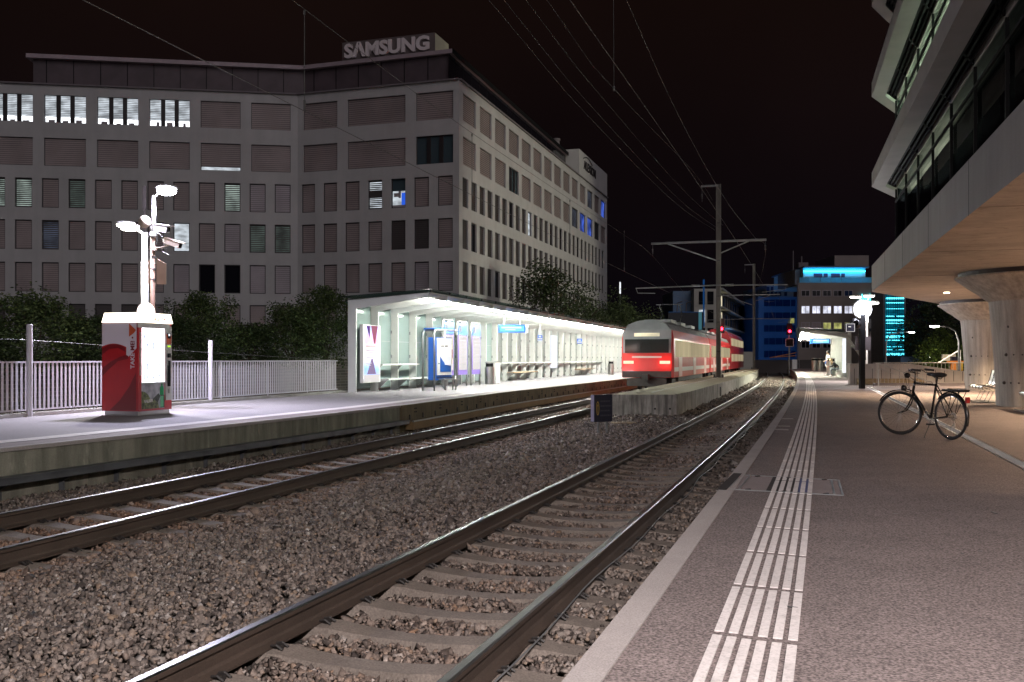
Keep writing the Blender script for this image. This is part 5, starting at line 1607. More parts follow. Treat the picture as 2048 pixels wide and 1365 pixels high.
def person(label, loc, rz, J, shirt, legs, hair, long_hair=False, bare_legs=False):
    """J: joints in the figure's own frame (x forward, y left, z up)"""
    root = thing('person', label, 'person', loc, rz, 'people waiting at the far shelter')
    g = lambda k: Vector(J[k])
    Vs, Es = [], []
    def add(p, r, par=None, r2=None):
        Vs.append((*p, r, r2 if r2 else r)); i = len(Vs) - 1
        if par is not None: Es.append((par, i))
        return i
    pel = add(g('pelvis'), .13); wa = add(g('pelvis').lerp(g('chest'), .5), .12, pel); ch = add(g('chest'), .14, wa)
    nk = add(g('neck'), .055, ch); hd = g('head'); h0 = add(hd - (hd - g('neck')).normalized() * .06, .075, nk); h1 = add(hd + Vector((0, 0, .02)), .095, h0, .085); h2 = add(hd + Vector((0, 0, .10)), .075, h1)
    fwd = g('face').normalized()
    ns = add(hd + fwd * .095, .014, h1)
    for s_ in ('l', 'r'):
        sh = add(g('sh' + s_), .06, ch); el = add(g('el' + s_), .043, sh); wr = add(g('wr' + s_), .03, el)
        hand_fingers(Vs, Es, wr, g('wr' + s_), g('wr' + s_) - g('el' + s_))
        hp = add(g('hip' + s_), .09, pel); kn = add(g('kn' + s_), .06, hp); an = add(g('an' + s_), .04, kn); to = add(g('to' + s_), .035, an)
    skin_mesh('body', Vs, Es, M['skin'], root)
    v, e = [], []
    def a2(p, r, par=None):
        v.append((*p, r)); i = len(v) - 1
        if par is not None: e.append((par, i))
        return i
    p0 = a2(g('pelvis') + Vector((0, 0, .02)), .155); p1 = a2(g('pelvis').lerp(g('chest'), .5), .15, p0); p2 = a2(g('chest'), .165, p1); p3 = a2(g('chest').lerp(g('neck'), .7), .085, p2)
    for s_ in ('l', 'r'):
        q = a2(g('sh' + s_), .08, p2); q2 = a2(g('el' + s_), .06, q)
        if shirt[1] == 'long': a2(g('el' + s_).lerp(g('wr' + s_), .85), .045, q2)
    skin_mesh('shirt', v, e, shirt[0], root)
    v, e = [], []
    p0 = a2(g('pelvis') - Vector((0, 0, .0)), .15)
    for s_ in ('l', 'r'):
        q = a2(g('hip' + s_), .105, p0); q2 = a2(g('kn' + s_), .08, q)
        if not bare_legs: a2(g('kn' + s_).lerp(g('an' + s_), .92), .055, q2)
    skin_mesh('trousers', v, e, legs, root)
    for s_ in ('l', 'r'):
        an, to = g('an' + s_), g('to' + s_); m = MB(); m.sphere(an.lerp(to, .45) - Vector((0, 0, .01)), .075, 12, 0, (1.7, .7, .65)); m.build('shoe', M['cloth_white'], root, smooth=True, world=False)
    m = MB(); m.sphere(hd + Vector((0, 0, .05)) - fwd * .02, .115, 16, 0, (1.0, .92, 1.0))
    if long_hair: m.sphere(hd - fwd * .06 - Vector((0, 0, .12)), .10, 14, 0, (.8, 1.0, 1.9))
    m.build('hair', hair, root, smooth=True, world=False)
    m = MB()
    sd = fwd.cross(Vector((0, 0, 1))).normalized()
    for k in (-1, 1): m.sphere(hd + fwd * .082 + sd * .033 * k + Vector((0, 0, .015)), .012, 8)
    m.sphere(hd + fwd * .08 - Vector((0, 0, .05)), .016, 8, 0, (.6, 1.4, .5)); m.build('face_features', M['hair_dark'], root, smooth=True, world=False)
    return root
def seated(lean, head_drop, arms='knee'):
    c = math.sin(lean) * .42; cz = math.cos(lean) * .42
    J = dict(pelvis=(0, 0, .56), chest=(c * .9, 0, .56 + cz), neck=(c * 1.22, 0, .56 + cz * 1.30), head=(c * 1.45 + head_drop, 0, .56 + cz * 1.72 - head_drop * .4), face=(1, 0, -.5 * lean - head_drop))
    for s_, k in (('l', 1), ('r', -1)):
        J['sh' + s_] = (c, .19 * k, .56 + cz * 1.08); J['el' + s_] = (c + .10, .23 * k, .56 + cz * .42); J['wr' + s_] = (c + .32, .10 * k, .56 + cz * .38)
        J['hip' + s_] = (.06, .10 * k, .52); J['kn' + s_] = (.46, .13 * k, .52); J['an' + s_] = (.42, .13 * k, .09); J['to' + s_] = (.58, .14 * k, .04)
    return J
p = SB(1.5, .34, 0)
rzB = math.atan2(tnB.y, tnB.x)
person('person in a black jacket with fair hair bent forward on the bench', (p[0], p[1], PF), rzB, seated(.75, .06), (M['cloth_black'], 'long'), M['cloth_check'], M['hair_fair'], True)
Jst = dict(pelvis=(0, 0, .93), chest=(.02, 0, 1.32), neck=(.03, 0, 1.50), head=(.06, 0, 1.63), face=(1, 0, -.25))
for s_, k in (('l', 1), ('r', -1)):
    Jst.update({'sh' + s_: (.02, .19 * k, 1.42), 'el' + s_: (.03, .25 * k, 1.13), 'wr' + s_: (.22, .14 * k, 1.05), 'hip' + s_: (0, .10 * k, .88), 'kn' + s_: (.03, .11 * k, .48), 'an' + s_: (0, .11 * k, .09), 'to' + s_: (.16, .12 * k, .04)})
p = SB(4.6, .75, 0)
person('person with dark hair in a white shirt and dark shorts standing behind the seated one', (p[0], p[1], PF), rzB + .3, Jst, (M['cloth_white'], 'short'), M['cloth_black'], M['hair_dark'], False, True)
x, y = G(1655, 750, PF)
person('person in white with dark hair and bare legs by the tall pale bin', (x, y, PF), -.6, {k: (v[0], v[1], v[2] * .88) if k != 'face' else v for k, v in Jst.items()}, (M['cloth_white'], 'short'), M['cloth_white'], M['hair_dark'], False, True)
m = MB().sphere((x - .12, y - .22, PF + .95), .17, 14, 0, (.8, .6, 1.4)); m.tube([(x - .12, y - .2, PF + 1.1), (x - .02, y - .1, PF + 1.3), (x + .05, y, PF + 1.1)], .015, 6)
m.build('shoulder_bag', M['cloth_blue'], smooth=True, label='blue shoulder bag hanging at the person in white by the bin', category='bag')

# ================================================================== OVERHEAD LINE
def make_mast(loc, label):
    r = thing('catenary_mast', label, 'mast', loc, math.atan2(TN.y, TN.x), 'overhead line masts')
    m = MB()                                       # local x = across to the right, z up from the island
    H = 11.9
    for x in (-.13, .13): m.box((x, 0, H / 2), (.022, .26, H))
    m.box((0, 0, H / 2), (.24, .05, H)); m.build('post', M['mast'], r, world=False)
    m = MB(); m.box((0, 0, .02), (.62, .55, .04))
    for a in (-.24, .24):
        for b in (-.2, .2): m.lathe([(.05, 0), (.05, .12), (.03, .16)], (a, b, .04), 8)
    m.build('flat_base', M['lid'], r, world=False)
    m = MB(); m.beam((-4.14, 0, 8.38), (2.84, 0, 8.38), .10, .12); m.beam((-1.05, 0, 11.82), (0, 0, 11.82), .08, .10)
    m.tube([(-3.1, 0, 8.33), (-.1, 0, 7.2)], .04, 8); m.tube([(1.8, 0, 8.33), (.1, 0, 7.65)], .04, 8)
    build_each(m, 'cross_arm', M['galv'], r, world=False)
    m = MB()
    for x, z, l in ((-4.05, 8.3, .7), (2.78, 8.3, .7), (-1.0, 11.75, .9)):
        m.tube([(x, 0, z), (x, 0, z - l)], .012, 6)
        for k in range(4): m.lathe([(.05, 0), (.05, .03)], (x, 0, z - l * .75 + k * .08), 8)
    m.build('insulator', M['tray'], r, world=False)
    m = MB(); m.tube([(-5.12, 0, 5.6), (0, 0, 5.68), (4.1, 0, 5.62)], .04, 8)
    m.tube([(-5.1, 0, 5.58), (-5.0, 0, 5.30), (-3.9, 0, 5.26)], .022, 6); m.tube([(4.0, 0, 5.6), (3.95, 0, 5.34), (2.6, 0, 5.20)], .022, 6)
    for x in (-1.4, .65): m.tube([(x - .25, 0, 5.68), (x + .25, 0, 5.68)], .075, 8)
    m.build('cantilever', M['galv'], r, world=False)
    m = MB()
    for z in (1.6, 3.4, 5.0, 7.2, 9.5): m.box((0, -.135, z), (.2, .012, .05))
    m.build('band', M['lid'], r, world=False)
    return r
mast1 = make_mast((12.72, 58.2, .50), 'tall steel overhead line mast standing on the concrete island platform')
dup(mast1, (27.4, 107, .50), math.atan2(TN.y, TN.x), 'thinner looking overhead line mast at the far end of the island platform')
def wire(name, pts, r, label):
    m = MB(); out = []
    P = [Vector(p) for p in pts]
    for i in range(len(P) - 1):                    # catmull
        p0, p1, p2, p3 = P[max(i - 1, 0)], P[i], P[i + 1], P[min(i + 2, len(P) - 1)]
        for k in range(8):
            t = k / 8
            out.append(.5 * ((2 * p1) + (p2 - p0) * t + (2 * p0 - 5 * p1 + 4 * p2 - p3) * t * t + (3 * p1 - p0 - 3 * p2 + p3) * t ** 3))
    out.append(P[-1])
    m.tube(out, r * .72, 5); return m.build(name, M['wire'], smooth=True, label=label, category='wire', group='overhead wires')
wire('contact_wire', [(LT(Y), Y, 5.53) for Y in (-8, 5, 20, 40)] + [(10.1, 58.8, 5.62), (17, 80, 5.55), (25, 107, 5.6)], .0085, 'lower contact wire of the straight track crossing the office front')
wire('contact_wire', [(RT(Y), Y, 5.52) for Y in (-8, 5, 20, 40)] + [(15.5, 57.4, 5.6), (22, 80, 5.55), (29.6, 106, 5.6)], .006, 'contact wire over the curving track by the bicycle platform')
wl = [(LT(-8), -8, 8.1), (LT(6), 6, 7.4), (LT(16.6), 16.6, 7.08), (LT(22.4), 22.4, 7.0), (LT(32), 32, 7.05), (LT(45) - .5, 45, 7.5), (8.8, 59.4, 8.15), (16, 84, 7.0), (23.6, 108, 8.15)]
wire('messenger_wire', wl, .007, 'sagging upper carrier wire of the straight track with droppers')
wr_ = [(RT(-6), -6, 8.4), (RT(5), 5, 7.4), (RT(13), 13, 6.65), (RT(18.6), 18.6, 6.25), (RT(28), 28, 6.25), (RT(42), 42, 7.0), (15.4, 57.4, 8.15), (22, 84, 7.0), (30, 106, 8.15)]
wire('messenger_wire', wr_, .006, 'sagging upper carrier wire of the curving track')
def MIDX(Y): return -5.25 + .318 * Y
for o, zz, lab, r in ((0, ((-6, 9.6), (18.7, 8.75), (25.2, 8.8), (42, 9.9), (58.1, 11.4)), 'topmost feeder wire running to the short arm at the top of the mast', .008),
                      (-.25, ((-6, 9.3), (17.6, 8.55), (26, 8.5), (42, 8.9), (58.1, 9.85)), 'feeder wire just below the topmost one, above the tracks', .007),
                      (-.75, ((-6, 9.0), (17.6, 8.30), (26, 8.15), (42, 8.5), (58.1, 9.55)), 'lower one of two close feeder wires above the tracks', .007),
                      (-.55, ((-6, 9.2), (17.6, 8.40), (26, 8.28), (42, 8.62), (58.1, 9.65)), 'upper one of two close feeder wires above the tracks', .007)):
    wire('feeder_wire', [(MIDX(Y) + o - (.9 if o == 0 and Y > 50 else 0), Y, z) for Y, z in zz], r, lab)
for Y, zt_ in ((14.8, 7.12), (22.4, 7.0), (32, 7.05), (42, 7.35)):
    m = MB().tube([(LT(Y), Y, 5.53), (LT(Y), Y, zt_)], .007, 5); m.box((LT(Y), Y, 5.62), (.03, .03, .16)); m.box((LT(Y), Y, zt_ - .05), (.03, .03, .06))
    m.build('dropper_wire', M['lid'], label={14.8: 'dropper wire hanging before the bend of the office front', 22.4: 'dropper wire hanging before the corner of the office block', 32: 'dropper wire before the tree by the shelter', 42: 'dropper wire ending over the middle of the shelter roof'}[Y], category='wire', group='droppers of the straight track')
m = MB().tube([(2.72, 25.2, 8.8), (2.70, 25.2, 12.4)], .007, 5); m.box((2.72, 25.2, 8.85), (.05, .05, .12)); m.build('dropper_wire', M['lid'], label='long dropper hanging from the dark sky to the topmost feeder wire', category='wire')

# ------------------------------------------------------------------ signs and signals by the tracks
ux = Vector((.86, .51, 0)).normalized(); un = Vector((ux.y, -ux.x, 0))
ws = thing('warning_sign', 'small dark blue warning sign on two thin posts in the ballast', 'sign', (2.16, 23.1, -.2))
c = Vector((2.19, 23.1, .445))
MB().beam(c - ux * .27, c + ux * .27, .15, .66).build('panel', M['navy'], ws)
m = MB(); e = c - ux * .273; m.beam(e - ux * .003, e + ux * .003, .13, .64); m.build('edge_panel', M['navy_side'], ws)
m = MB()
def onp(u, z, o=.078): q = c + ux * u + un * o; return (q.x, q.y, c.z + z)
n = 24; outer = [onp(-.17 + .045 * math.cos(2 * math.pi * k / n), .17 * math.sin(2 * math.pi * k / n)) for k in range(n)]; inner = [onp(-.17 + .030 * math.cos(2 * math.pi * k / n), .14 * math.sin(2 * math.pi * k / n)) for k in range(n)]
for k in range(n): m.quad(outer[k], outer[(k + 1) % n], inner[(k + 1) % n], inner[k])
m.quad(onp(-.176, -.11), onp(-.164, -.11), onp(-.164, .06), onp(-.176, .06)); m.add([onp(-.19, .05), onp(-.15, .05), onp(-.17, .11)], [(0, 1, 2)])
m.build('symbol', M['yellow'], ws)
m = MB()
for r_, (w1) in enumerate((.30, .33, .27, .31)):
    z = .17 - r_ * .115; u = -.09
    while u < -.09 + w1:
        q = R.uniform(.02, .05); m.quad(onp(u, z - .018), onp(min(u + q, .24), z - .018), onp(min(u + q, .24), z + .018), onp(u, z + .018)); u += q + .012
M['dim_text'] = mat('dim_text', (0.075, 0.075, 0.10), 0.6)
m.build('print', M['dim_text'], ws)
m = MB()
for u in (-.10, .16): q = c + ux * u; m.box((q.x, q.y, -.06), (.05, .03, .55), .5)
build_each(m, 'post', M['galv'], ws)
m = MB().box((3.1, 26.2, -.13), (.62, .40, .05), .1)
m.build('wooden_board', M['wood'], label='flat brown board lying in the ballast behind the warning sign', category='board')

def signal(px, py, Y, zbase, label, board=True):
    x, y, z = V(px, py, Y)
    s_ = thing('railway_signal', label, 'signal', (x, y, zbase), 0, 'red railway signals')
    MB().tube([(x, y + .15, zbase), (x, y + .15, z + 1.2)], .07, 8).build('post', M['galv'], s_)
    hd = MB().box((x, y + .05, z + .25), (.55, .22, 1.25)).build('signal_head', M['black'], s_)
    m = MB(); m.lathe([(.15, 0), (.15, .06)], (0, 0, 0), 16); m.v = [(x + a, y - .06 - c_, z + b) for a, b, c_ in m.v]; m.build('red_lamp', M['red_lamp'], hd)
    if board:
        m = MB(); m.box((x, y, z - 1.25), (.86, .05, .86), 0, 0)
        for a, b, w_, h_ in ((0, .42, .86, .05), (0, -.42, .86, .05), (.42, 0, .05, .79), (-.42, 0, .05, .79)): m.box((x + a, y - .03, z - 1.25 + b), (w_, .02, h_), 0, 1)
        m.build('number_board', [M['black'], M['paint_white']], s_)
    lamp('signal_light', 'POINT', (x, y - .45, z), 40, (1, .03, .05), s_, shadow_soft_size=.1)
signal(1579, 663, 104, -.3, 'red railway signal with a square dark board at the end of the far platform')
signal(1442, 658, 80, .5, 'red railway signal half hidden behind the tall mast', False)

# clock post on the right platform
ck = thing('clock_post', 'black square post with a round glowing white clock and loudspeakers', 'clock', (14.0, 37.8, PF))
MB().box((14.0, 37.8, PF + 1.55), (.19, .19, 3.1)).build('post', M['black'], ck)
x, y, z = V(1724, 619, 37.8)
m = MB(); m.lathe([(.36, -.09), (.38, -.07), (.38, .07), (.36, .09)], (0, 0, 0), 40); m.v = [(x + a, y + c_, z + b) for a, b, c_ in m.v]; m.f = [f[::-1] for f in m.f]
m.build('clock_case', M['white_paint'], ck)
m = MB(); m.sphere((x, y, z), .345, 28, 0, (1, .36, 1)); m.build('clock_face', M['clock_face'], ck, smooth=True)
lamp('clock_light', 'POINT', (x, y - .5, z), 160, (.84, .86, 1.0), ck, shadow_soft_size=.3)
for px, py, s_ in ((1712, 649, -1), (1706, 646, 1)):
    X_, Y_, Z_ = V(px, py, 37.7)
    m = MB().lathe([(.17, 0), (.15, .03), (.08, .13), (.05, .26)], (0, 0, 0), 18); m.v = [(X_ + a, Y_ - .14 + c_, Z_ + b) for a, b, c_ in m.v]; m.tube([(X_, Y_, Z_), (14.0, 37.8, Z_)], .02, 6); m.build('loudspeaker', M['bike_black'], ck, smooth=True)
m = MB(); X_, Y_, Z_ = V(1699, 656, 37.6); m.beam((X_ - .18, Y_, Z_), (X_ + .20, Y_, Z_), .14, .36); m.beam((X_ + .2, Y_ + .02, Z_), (14.0, 37.8, Z_), .05, .05)
m2 = m.build('direction_sign', M['navy'], ck)
m = MB()
for a, b, w_, h_ in ((0, .15, .34, .015), (0, -.15, .34, .015), (-.165, 0, .015, .29), (.165, 0, .015, .29), (-.03, .04, .10, .04)): m.box((X_ + .01 + a, Y_ - .075, Z_ + b), (w_, .008, h_))
m.build('print', M['board_white'], m2)
m = MB(); X_, Y_, Z_ = V(1728, 687, 37.9); m.box((X_, Y_ + .12, Z_), (.62, .06, .55)); m.build('panel', M['plaster_dark'], ck)
# platform lamp with three flat heads behind the clock
l2 = thing('lamp_post', 'thin platform lamp post with bright flat heads behind the round clock', 'lamp post', (18.6, 49.5, PF))
MB().tube([(18.6, 49.5, PF), (18.6, 49.5, 4.6)], .05, 8).build('pole', M['white_paint'], l2)
for px, py in ((1711, 595), (1738, 593), (1747, 607)):
    x, y, z = V(px, py, 49.5)
    m = MB().tube([(18.6, 49.5, 4.45), (x, y, z + .08)], .02, 6); m.build('arm', M['white_paint'], l2)
    h_ = MB().sphere((x, y, z + .06), .26, 12, 0, (1.3, .8, .2)).build('lamp_head', M['white_paint'], l2, smooth=True); MB().sphere((x, y, z), .22, 12, 0, (1.3, .8, .28)).build('lamp_glass', M['lamp_warm'], h_, smooth=True)
lamp('lamp_light', 'AREA', (18.3, 49.2, 4.5), 700, (1.0, .92, .86), l2, (18.0, 48, 0), shape='DISK', size=.4)
# platform lamp behind the viewpoint that lights the near platform and tracks
l3 = thing('lamp_post', 'tall platform lamp post that lights the near end of the bicycle platform', 'lamp post', (1.75, -2.6, PF))
MB().lathe([(.085, 0), (.085, 2.2), (.06, 2.25), (.055, 4.75)], (1.75, -2.6, PF), 14).build('pole', M['white_paint'], l3, smooth=True)
h_ = MB().sphere((1.6, -2.2, 5.33), .24, 16, 0, (1.1, 1.4, .35)).build('lamp_head', M['white_paint'], l3, smooth=True); MB().sphere((1.6, -2.2, 5.25), .20, 16, 0, (1.1, 1.4, .4)).build('lamp_glass', M['lamp_white'], h_, smooth=True)
lamp('lamp_light', 'AREA', (1.6, -2.1, 5.10), 1650, (1.0, .90, .88), l3, (1.5, .6, 0), shape='DISK', size=.4)

# ================================================================== TRAIN
TC = Vector((LT(48.2), 48.2, 0))
tn_ = thing('train', 'red commuter train with glowing tail lights standing beside the long shelter', 'train', (TC.x, TC.y, 0), ROTT)
W_ = 1.33
SEC = [(-W_, .68), (-W_ - .02, 1.2), (-W_, 2.72), (-W_ + .08, 3.12), (-1.02, 3.42), (-.55, 3.60), (0, 3.66), (.55, 3.60), (1.02, 3.42), (W_ - .08, 3.12), (W_, 2.72), (W_ + .02, 1.2), (W_, .68)]
def hull(x0, x1, sec, m, roof_from=3.1, zs=1.0, nose=0.0):
    k = len(sec); xs = [(x0, .0), (x0 + .12, .9), (x0 + .35, 1.0), (x1 - .1, 1.0), (x1, .97)] if nose else [(x0, .97), (x0 + .1, 1.0), (x1 - .1, 1.0), (x1, .97)]
    if nose: xs[0] = (x0, .94)
    o = len(m.v)
    for x, s_ in xs:
        for y, z in sec:
            xx = x + (nose * max(0, (z - 1.3) / 2.2) ** 1.6 if nose and x < x0 + .3 else 0)
            m.v.append((xx, y * s_, .68 + (z - .68) * zs))
    n = len(xs)
    for i in range(n - 1):
        for j in range(k - 1):
            z = (sec[j][1] + sec[j + 1][1]) / 2
            m.f.append((o + i * k + j, o + i * k + j + 1, o + (i + 1) * k + j + 1, o + (i + 1) * k + j)); m.m.append(1 if z > roof_from else 0)
        m.f.append((o + i * k + k - 1, o + i * k, o + (i + 1) * k, o + (i + 1) * k + k - 1)); m.m.append(0)
    if nose:
        m.f.append(tuple(o + j for j in (0, 1, 2, 10, 11, 12))); m.m.append(0); m.f.append(tuple(o + j for j in range(2, 11))); m.m.append(1)
    else:
        m.f.append(tuple(o + j for j in range(k))); m.m.append(0)
    m.f.append(tuple(o + (n - 1) * k + j for j in reversed(range(k)))); m.m.append(0)
def bogie(x, par):
    m = MB()
    for dx in (-1.1, 1.1):
        for sy in (-.72, .72):
            w_ = MB().lathe([(.42, -.06), (.42, .06)], (0, 0, 0), 20)
            for a, b, c_ in w_.v: pass
            o = len(m.v); m.v += [(x + dx + a, sy + c_, .42 + b) for a, b, c_ in w_.v]; m.f += [tuple(i + o for i in f) for f in w_.f]; m.m += [0] * len(w_.f)
    for sy in (-.95, .95): m.box((x, sy, .48), (2.9, .14, .22))
    m.box((x, 0, .5), (.6, 1.9, .2)); m.build('bogie', M['underframe'], par, world=False)
cars = [(0, 20.6), (21.2, 41.8)]
for ci, (a, b) in enumerate(cars):
    m = MB(); hull(a, b, SEC, m, 3.05, 1.0, .35 if ci == 0 else 0)
    bd = m.build('car_body', [M['red_body'], M['train_roof']], tn_, world=False)
    m = MB()
    x = a + 1.0
    doors = [a + 3.0, a + 10.2, a + 17.0]
    wi = []
    while x < b - 1.2:
        wi.append(x); x += 1.78
    for sy in (-1, 1):
        m = MB()
        for x in wi: m.box((x + .8, sy * (W_ + .004), 2.18), (1.66, .03, .86))
        build_each(m, 'window', M['train_window'], bd, world=False)
        m = MB()
        for d in doors: m.box((d, sy * (W_ + .012), 1.22), (1.5, .045, 1.02))
        build_each(m, 'door', M['train_door'], bd, world=False)
        m = MB(); m.box(((a + b) / 2, sy * (W_ + .016), 1.10), (b - a - .8, .02, .22)); m.build('stripe', M['train_grey'], bd, world=False)
    m = MB(); m.box(((a + b) / 2, 0, .58), (b - a - 7.5, 2.3, .34)); m.build('underframe', M['underframe'], bd, world=False)
    bogie(a + 3.4, tn_); bogie(b - 3.4, tn_)
    m = MB()
    for x in (a + 5, a + 9.5, a + 15): m.box((x, 0, 3.72), (2.2, 1.5, .18))
    build_each(m, 'roof_unit', M['train_roof'], bd, world=False)
    if ci == 0:
        m = MB(); m.box((.13, 0, 2.52), (.14, 2.46, 1.16)); m.build('cab_front', M['train_roof'], bd, world=False)
        m = MB(); m.box((-.012 + .06, 0, 2.30), (.10, 2.24, .70)); m.build('windscreen', M['windscreen'], bd, world=False)
        m = MB(); m.box((.09, 0, 2.88), (.10, 1.3, .18)); m.build('destination_display', M['room_warm'], bd, world=False)
        m = MB()
        for y in (-.93, .93): m.box((-.02, y, 1.47), (.07, .52, .15))
        build_each(m, 'tail_lamp', M['tail_lamp'], bd, world=False)
        m = MB(); m.box((-.005, 0, 1.74), (.04, 1.5, .09)); m.build('front_stripe', M['train_grey'], bd, world=False)
        m = MB(); m.box((-.02, 0, .86), (.10, 2.5, .32)); m.box((-.30, 0, .72), (.55, .32, .28)); m.box((-.06, 0, .45), (.10, 2.0, .40)); m.build('buffer_beam', M['underframe'], bd, world=False)
        m = MB(); m.tube([(.02, -.3, 2.0), (-.02, -.15, 2.5)], .012, 5); m.tube([(.02, .35, 2.0), (-.02, .2, 2.5)], .012, 5); build_each(m, 'wiper', M['black'], bd, world=False)
        for y in (-.93, .93): lamp('tail_light', 'POINT', tuple(TC + TD * -.5 - TN * y + Vector((0, 0, 1.47))), 16, (1, .12, .08), tn_, shadow_soft_size=.15)
m = MB(); m.box((20.9, 0, 2.0), (.7, 2.1, 2.3)); m.build('gangway', M['underframe'], tn_, world=False)
m = MB(); SEC2 = [(y, z) for y, z in SEC]; hull(42.4, 64.5, SEC2, m, 3.3, 1.27)
bd = m.build('double_deck_car', [M['red_dark'], M['train_roof']], tn_, world=False)
m = MB()
for sy in (-1, 1):
    for i in range(9):
        for z in (1.75, 3.25): m.box((44.5 + i * 2.25, sy * (W_ + .006), z), (1.7, .03, .72))
build_each(m, 'window', M['train_window'], bd, world=False)
bogie(46, tn_); bogie(61, tn_)
m = MB(); m.box((42.1, 0, 2.0), (.7, 2.1, 2.3)); m.build('gangway', M['underframe'], tn_, world=False)
m = MB()
m.tube([(9, -.6, 3.8), (10.2, -.6, 4.35), (8.8, -.6, 4.9)], .03, 6); m.tube([(9, .6, 3.8), (10.2, .6, 4.35), (8.8, .6, 4.9)], .03, 6); m.tube([(8.8, -.8, 4.9), (8.8, .8, 4.9)], .03, 6)
m.build('pantograph', M['tray'], tn_, world=False)

# ================================================================== BUILDING ON COLUMNS
T_ = Vector((11.8, 31.0, 0)); du = Vector((.279, .960, 0)).normalized(); ni = Vector((du.y, -du.x, 0))
e_ = Vector((.61, .79, 0)).normalized(); ne = Vector((e_.y, -e_.x, 0))
def inset(a, b):
    det = ni.x * ne.y - ni.y * ne.x
    return T_ + Vector(((a * ne.y - ni.y * b) / det, (ni.x * b - a * ne.x) / det, 0))
ob = thing('overhanging_building', 'dark glass building with concrete bands carried over the platform on thick columns', 'building', (13.45, 23.9, PF))
def foot(a, b):
    c0 = inset(a, b)
    return [P3(c0), P3(c0 - du * 54), (64, -22), (64, 62), P3(c0 + e_ * 33)]
MB().prism(foot(0, 0), 3.85, 4.70, 0, 0, 1).build('concrete_band', [M['fascia'], M['soffit']], ob)
m = MB()                                           # joints in the concrete band
for k in range(1, 12):
    p = T_ - du * (4.3 * k) - ni * .002; m.box((p.x, p.y, 4.27), (.010, .006, .86), math.atan2(du.y, du.x))
for k in range(1, 9):
    p = T_ - du * (6.0 * k); q = p + ni * 24; m.beam((p.x, p.y, 3.849), (q.x, q.y, 3.849), .010, .006)
for k in (3.5, 7.5, 11.5):
    p = T_ + ni * k + e_ * 3; q = p - du * 50; m.beam((p.x, p.y, 3.849), (q.x, q.y, 3.849), .018, .008)
m.build('joint', M['blind_dark'], ob)
fl = [(4.70, 7.29), (7.75, 10.24), (10.70, 13.2), (13.66, 16.2)]
for k, (zb, zt) in enumerate(((7.29, 7.75), (10.24, 10.70), (13.2, 13.66), (16.2, 16.66))):
    m = MB()
    a0, a1 = inset(0, 0), inset(.42, .38)
    m.prism([P3(a0), P3(a0 - du * 54), P3(a1 - du * 54), P3(a1)], zb, zt); m.prism([P3(a0), P3(a1), P3(a1 + e_ * 33), P3(a0 + e_ * 33)], zb + .002, zt - .002)
    m.prism(foot(.84, .52), zb + .06, zt)
    m.build('floor_band', M['slab_white'], ob)
    m = MB()
    for o in (.50, .62, .74):
        p = inset(o, .42); q = p - du * 53; m.beam((p.x, p.y, zb + .16), (q.x, q.y, zb + .16), .045, .10)
    p, q = inset(.42, .42), inset(.84, .42); m.prism([P3(p), P3(p - du * 53), P3(q - du * 53), P3(q)], zt - .08, zt - .01)
    for j in range(0, 19):
        p = inset(.42, .42) - du * (2.75 * j); q = inset(.84, .42) - du * (2.75 * j); m.beam((p.x, p.y, zb + .16), (q.x, q.y, zb + .16), .04, .10)
    m.build('louvre', M['black'], ob)
M['facade_glass'] = glass('facade_glass', (.30, .36, .37), .025, .02)
M['facade_glass_clear'] = glass('facade_glass_clear', (.55, .68, .66), .08, .02)
M['ceiling_tube'] = emis('ceiling_tube', (.90, 1.0, .74), 80.0)
M['ceiling_tube_dim'] = emis('ceiling_tube_dim', (.95, .95, .70), 50.0)
M['teal_curtain'] = mat('teal_curtain', (.09, .19, .20), .6, var=.5, scale=1.2, stretch=(3, 3, .1))
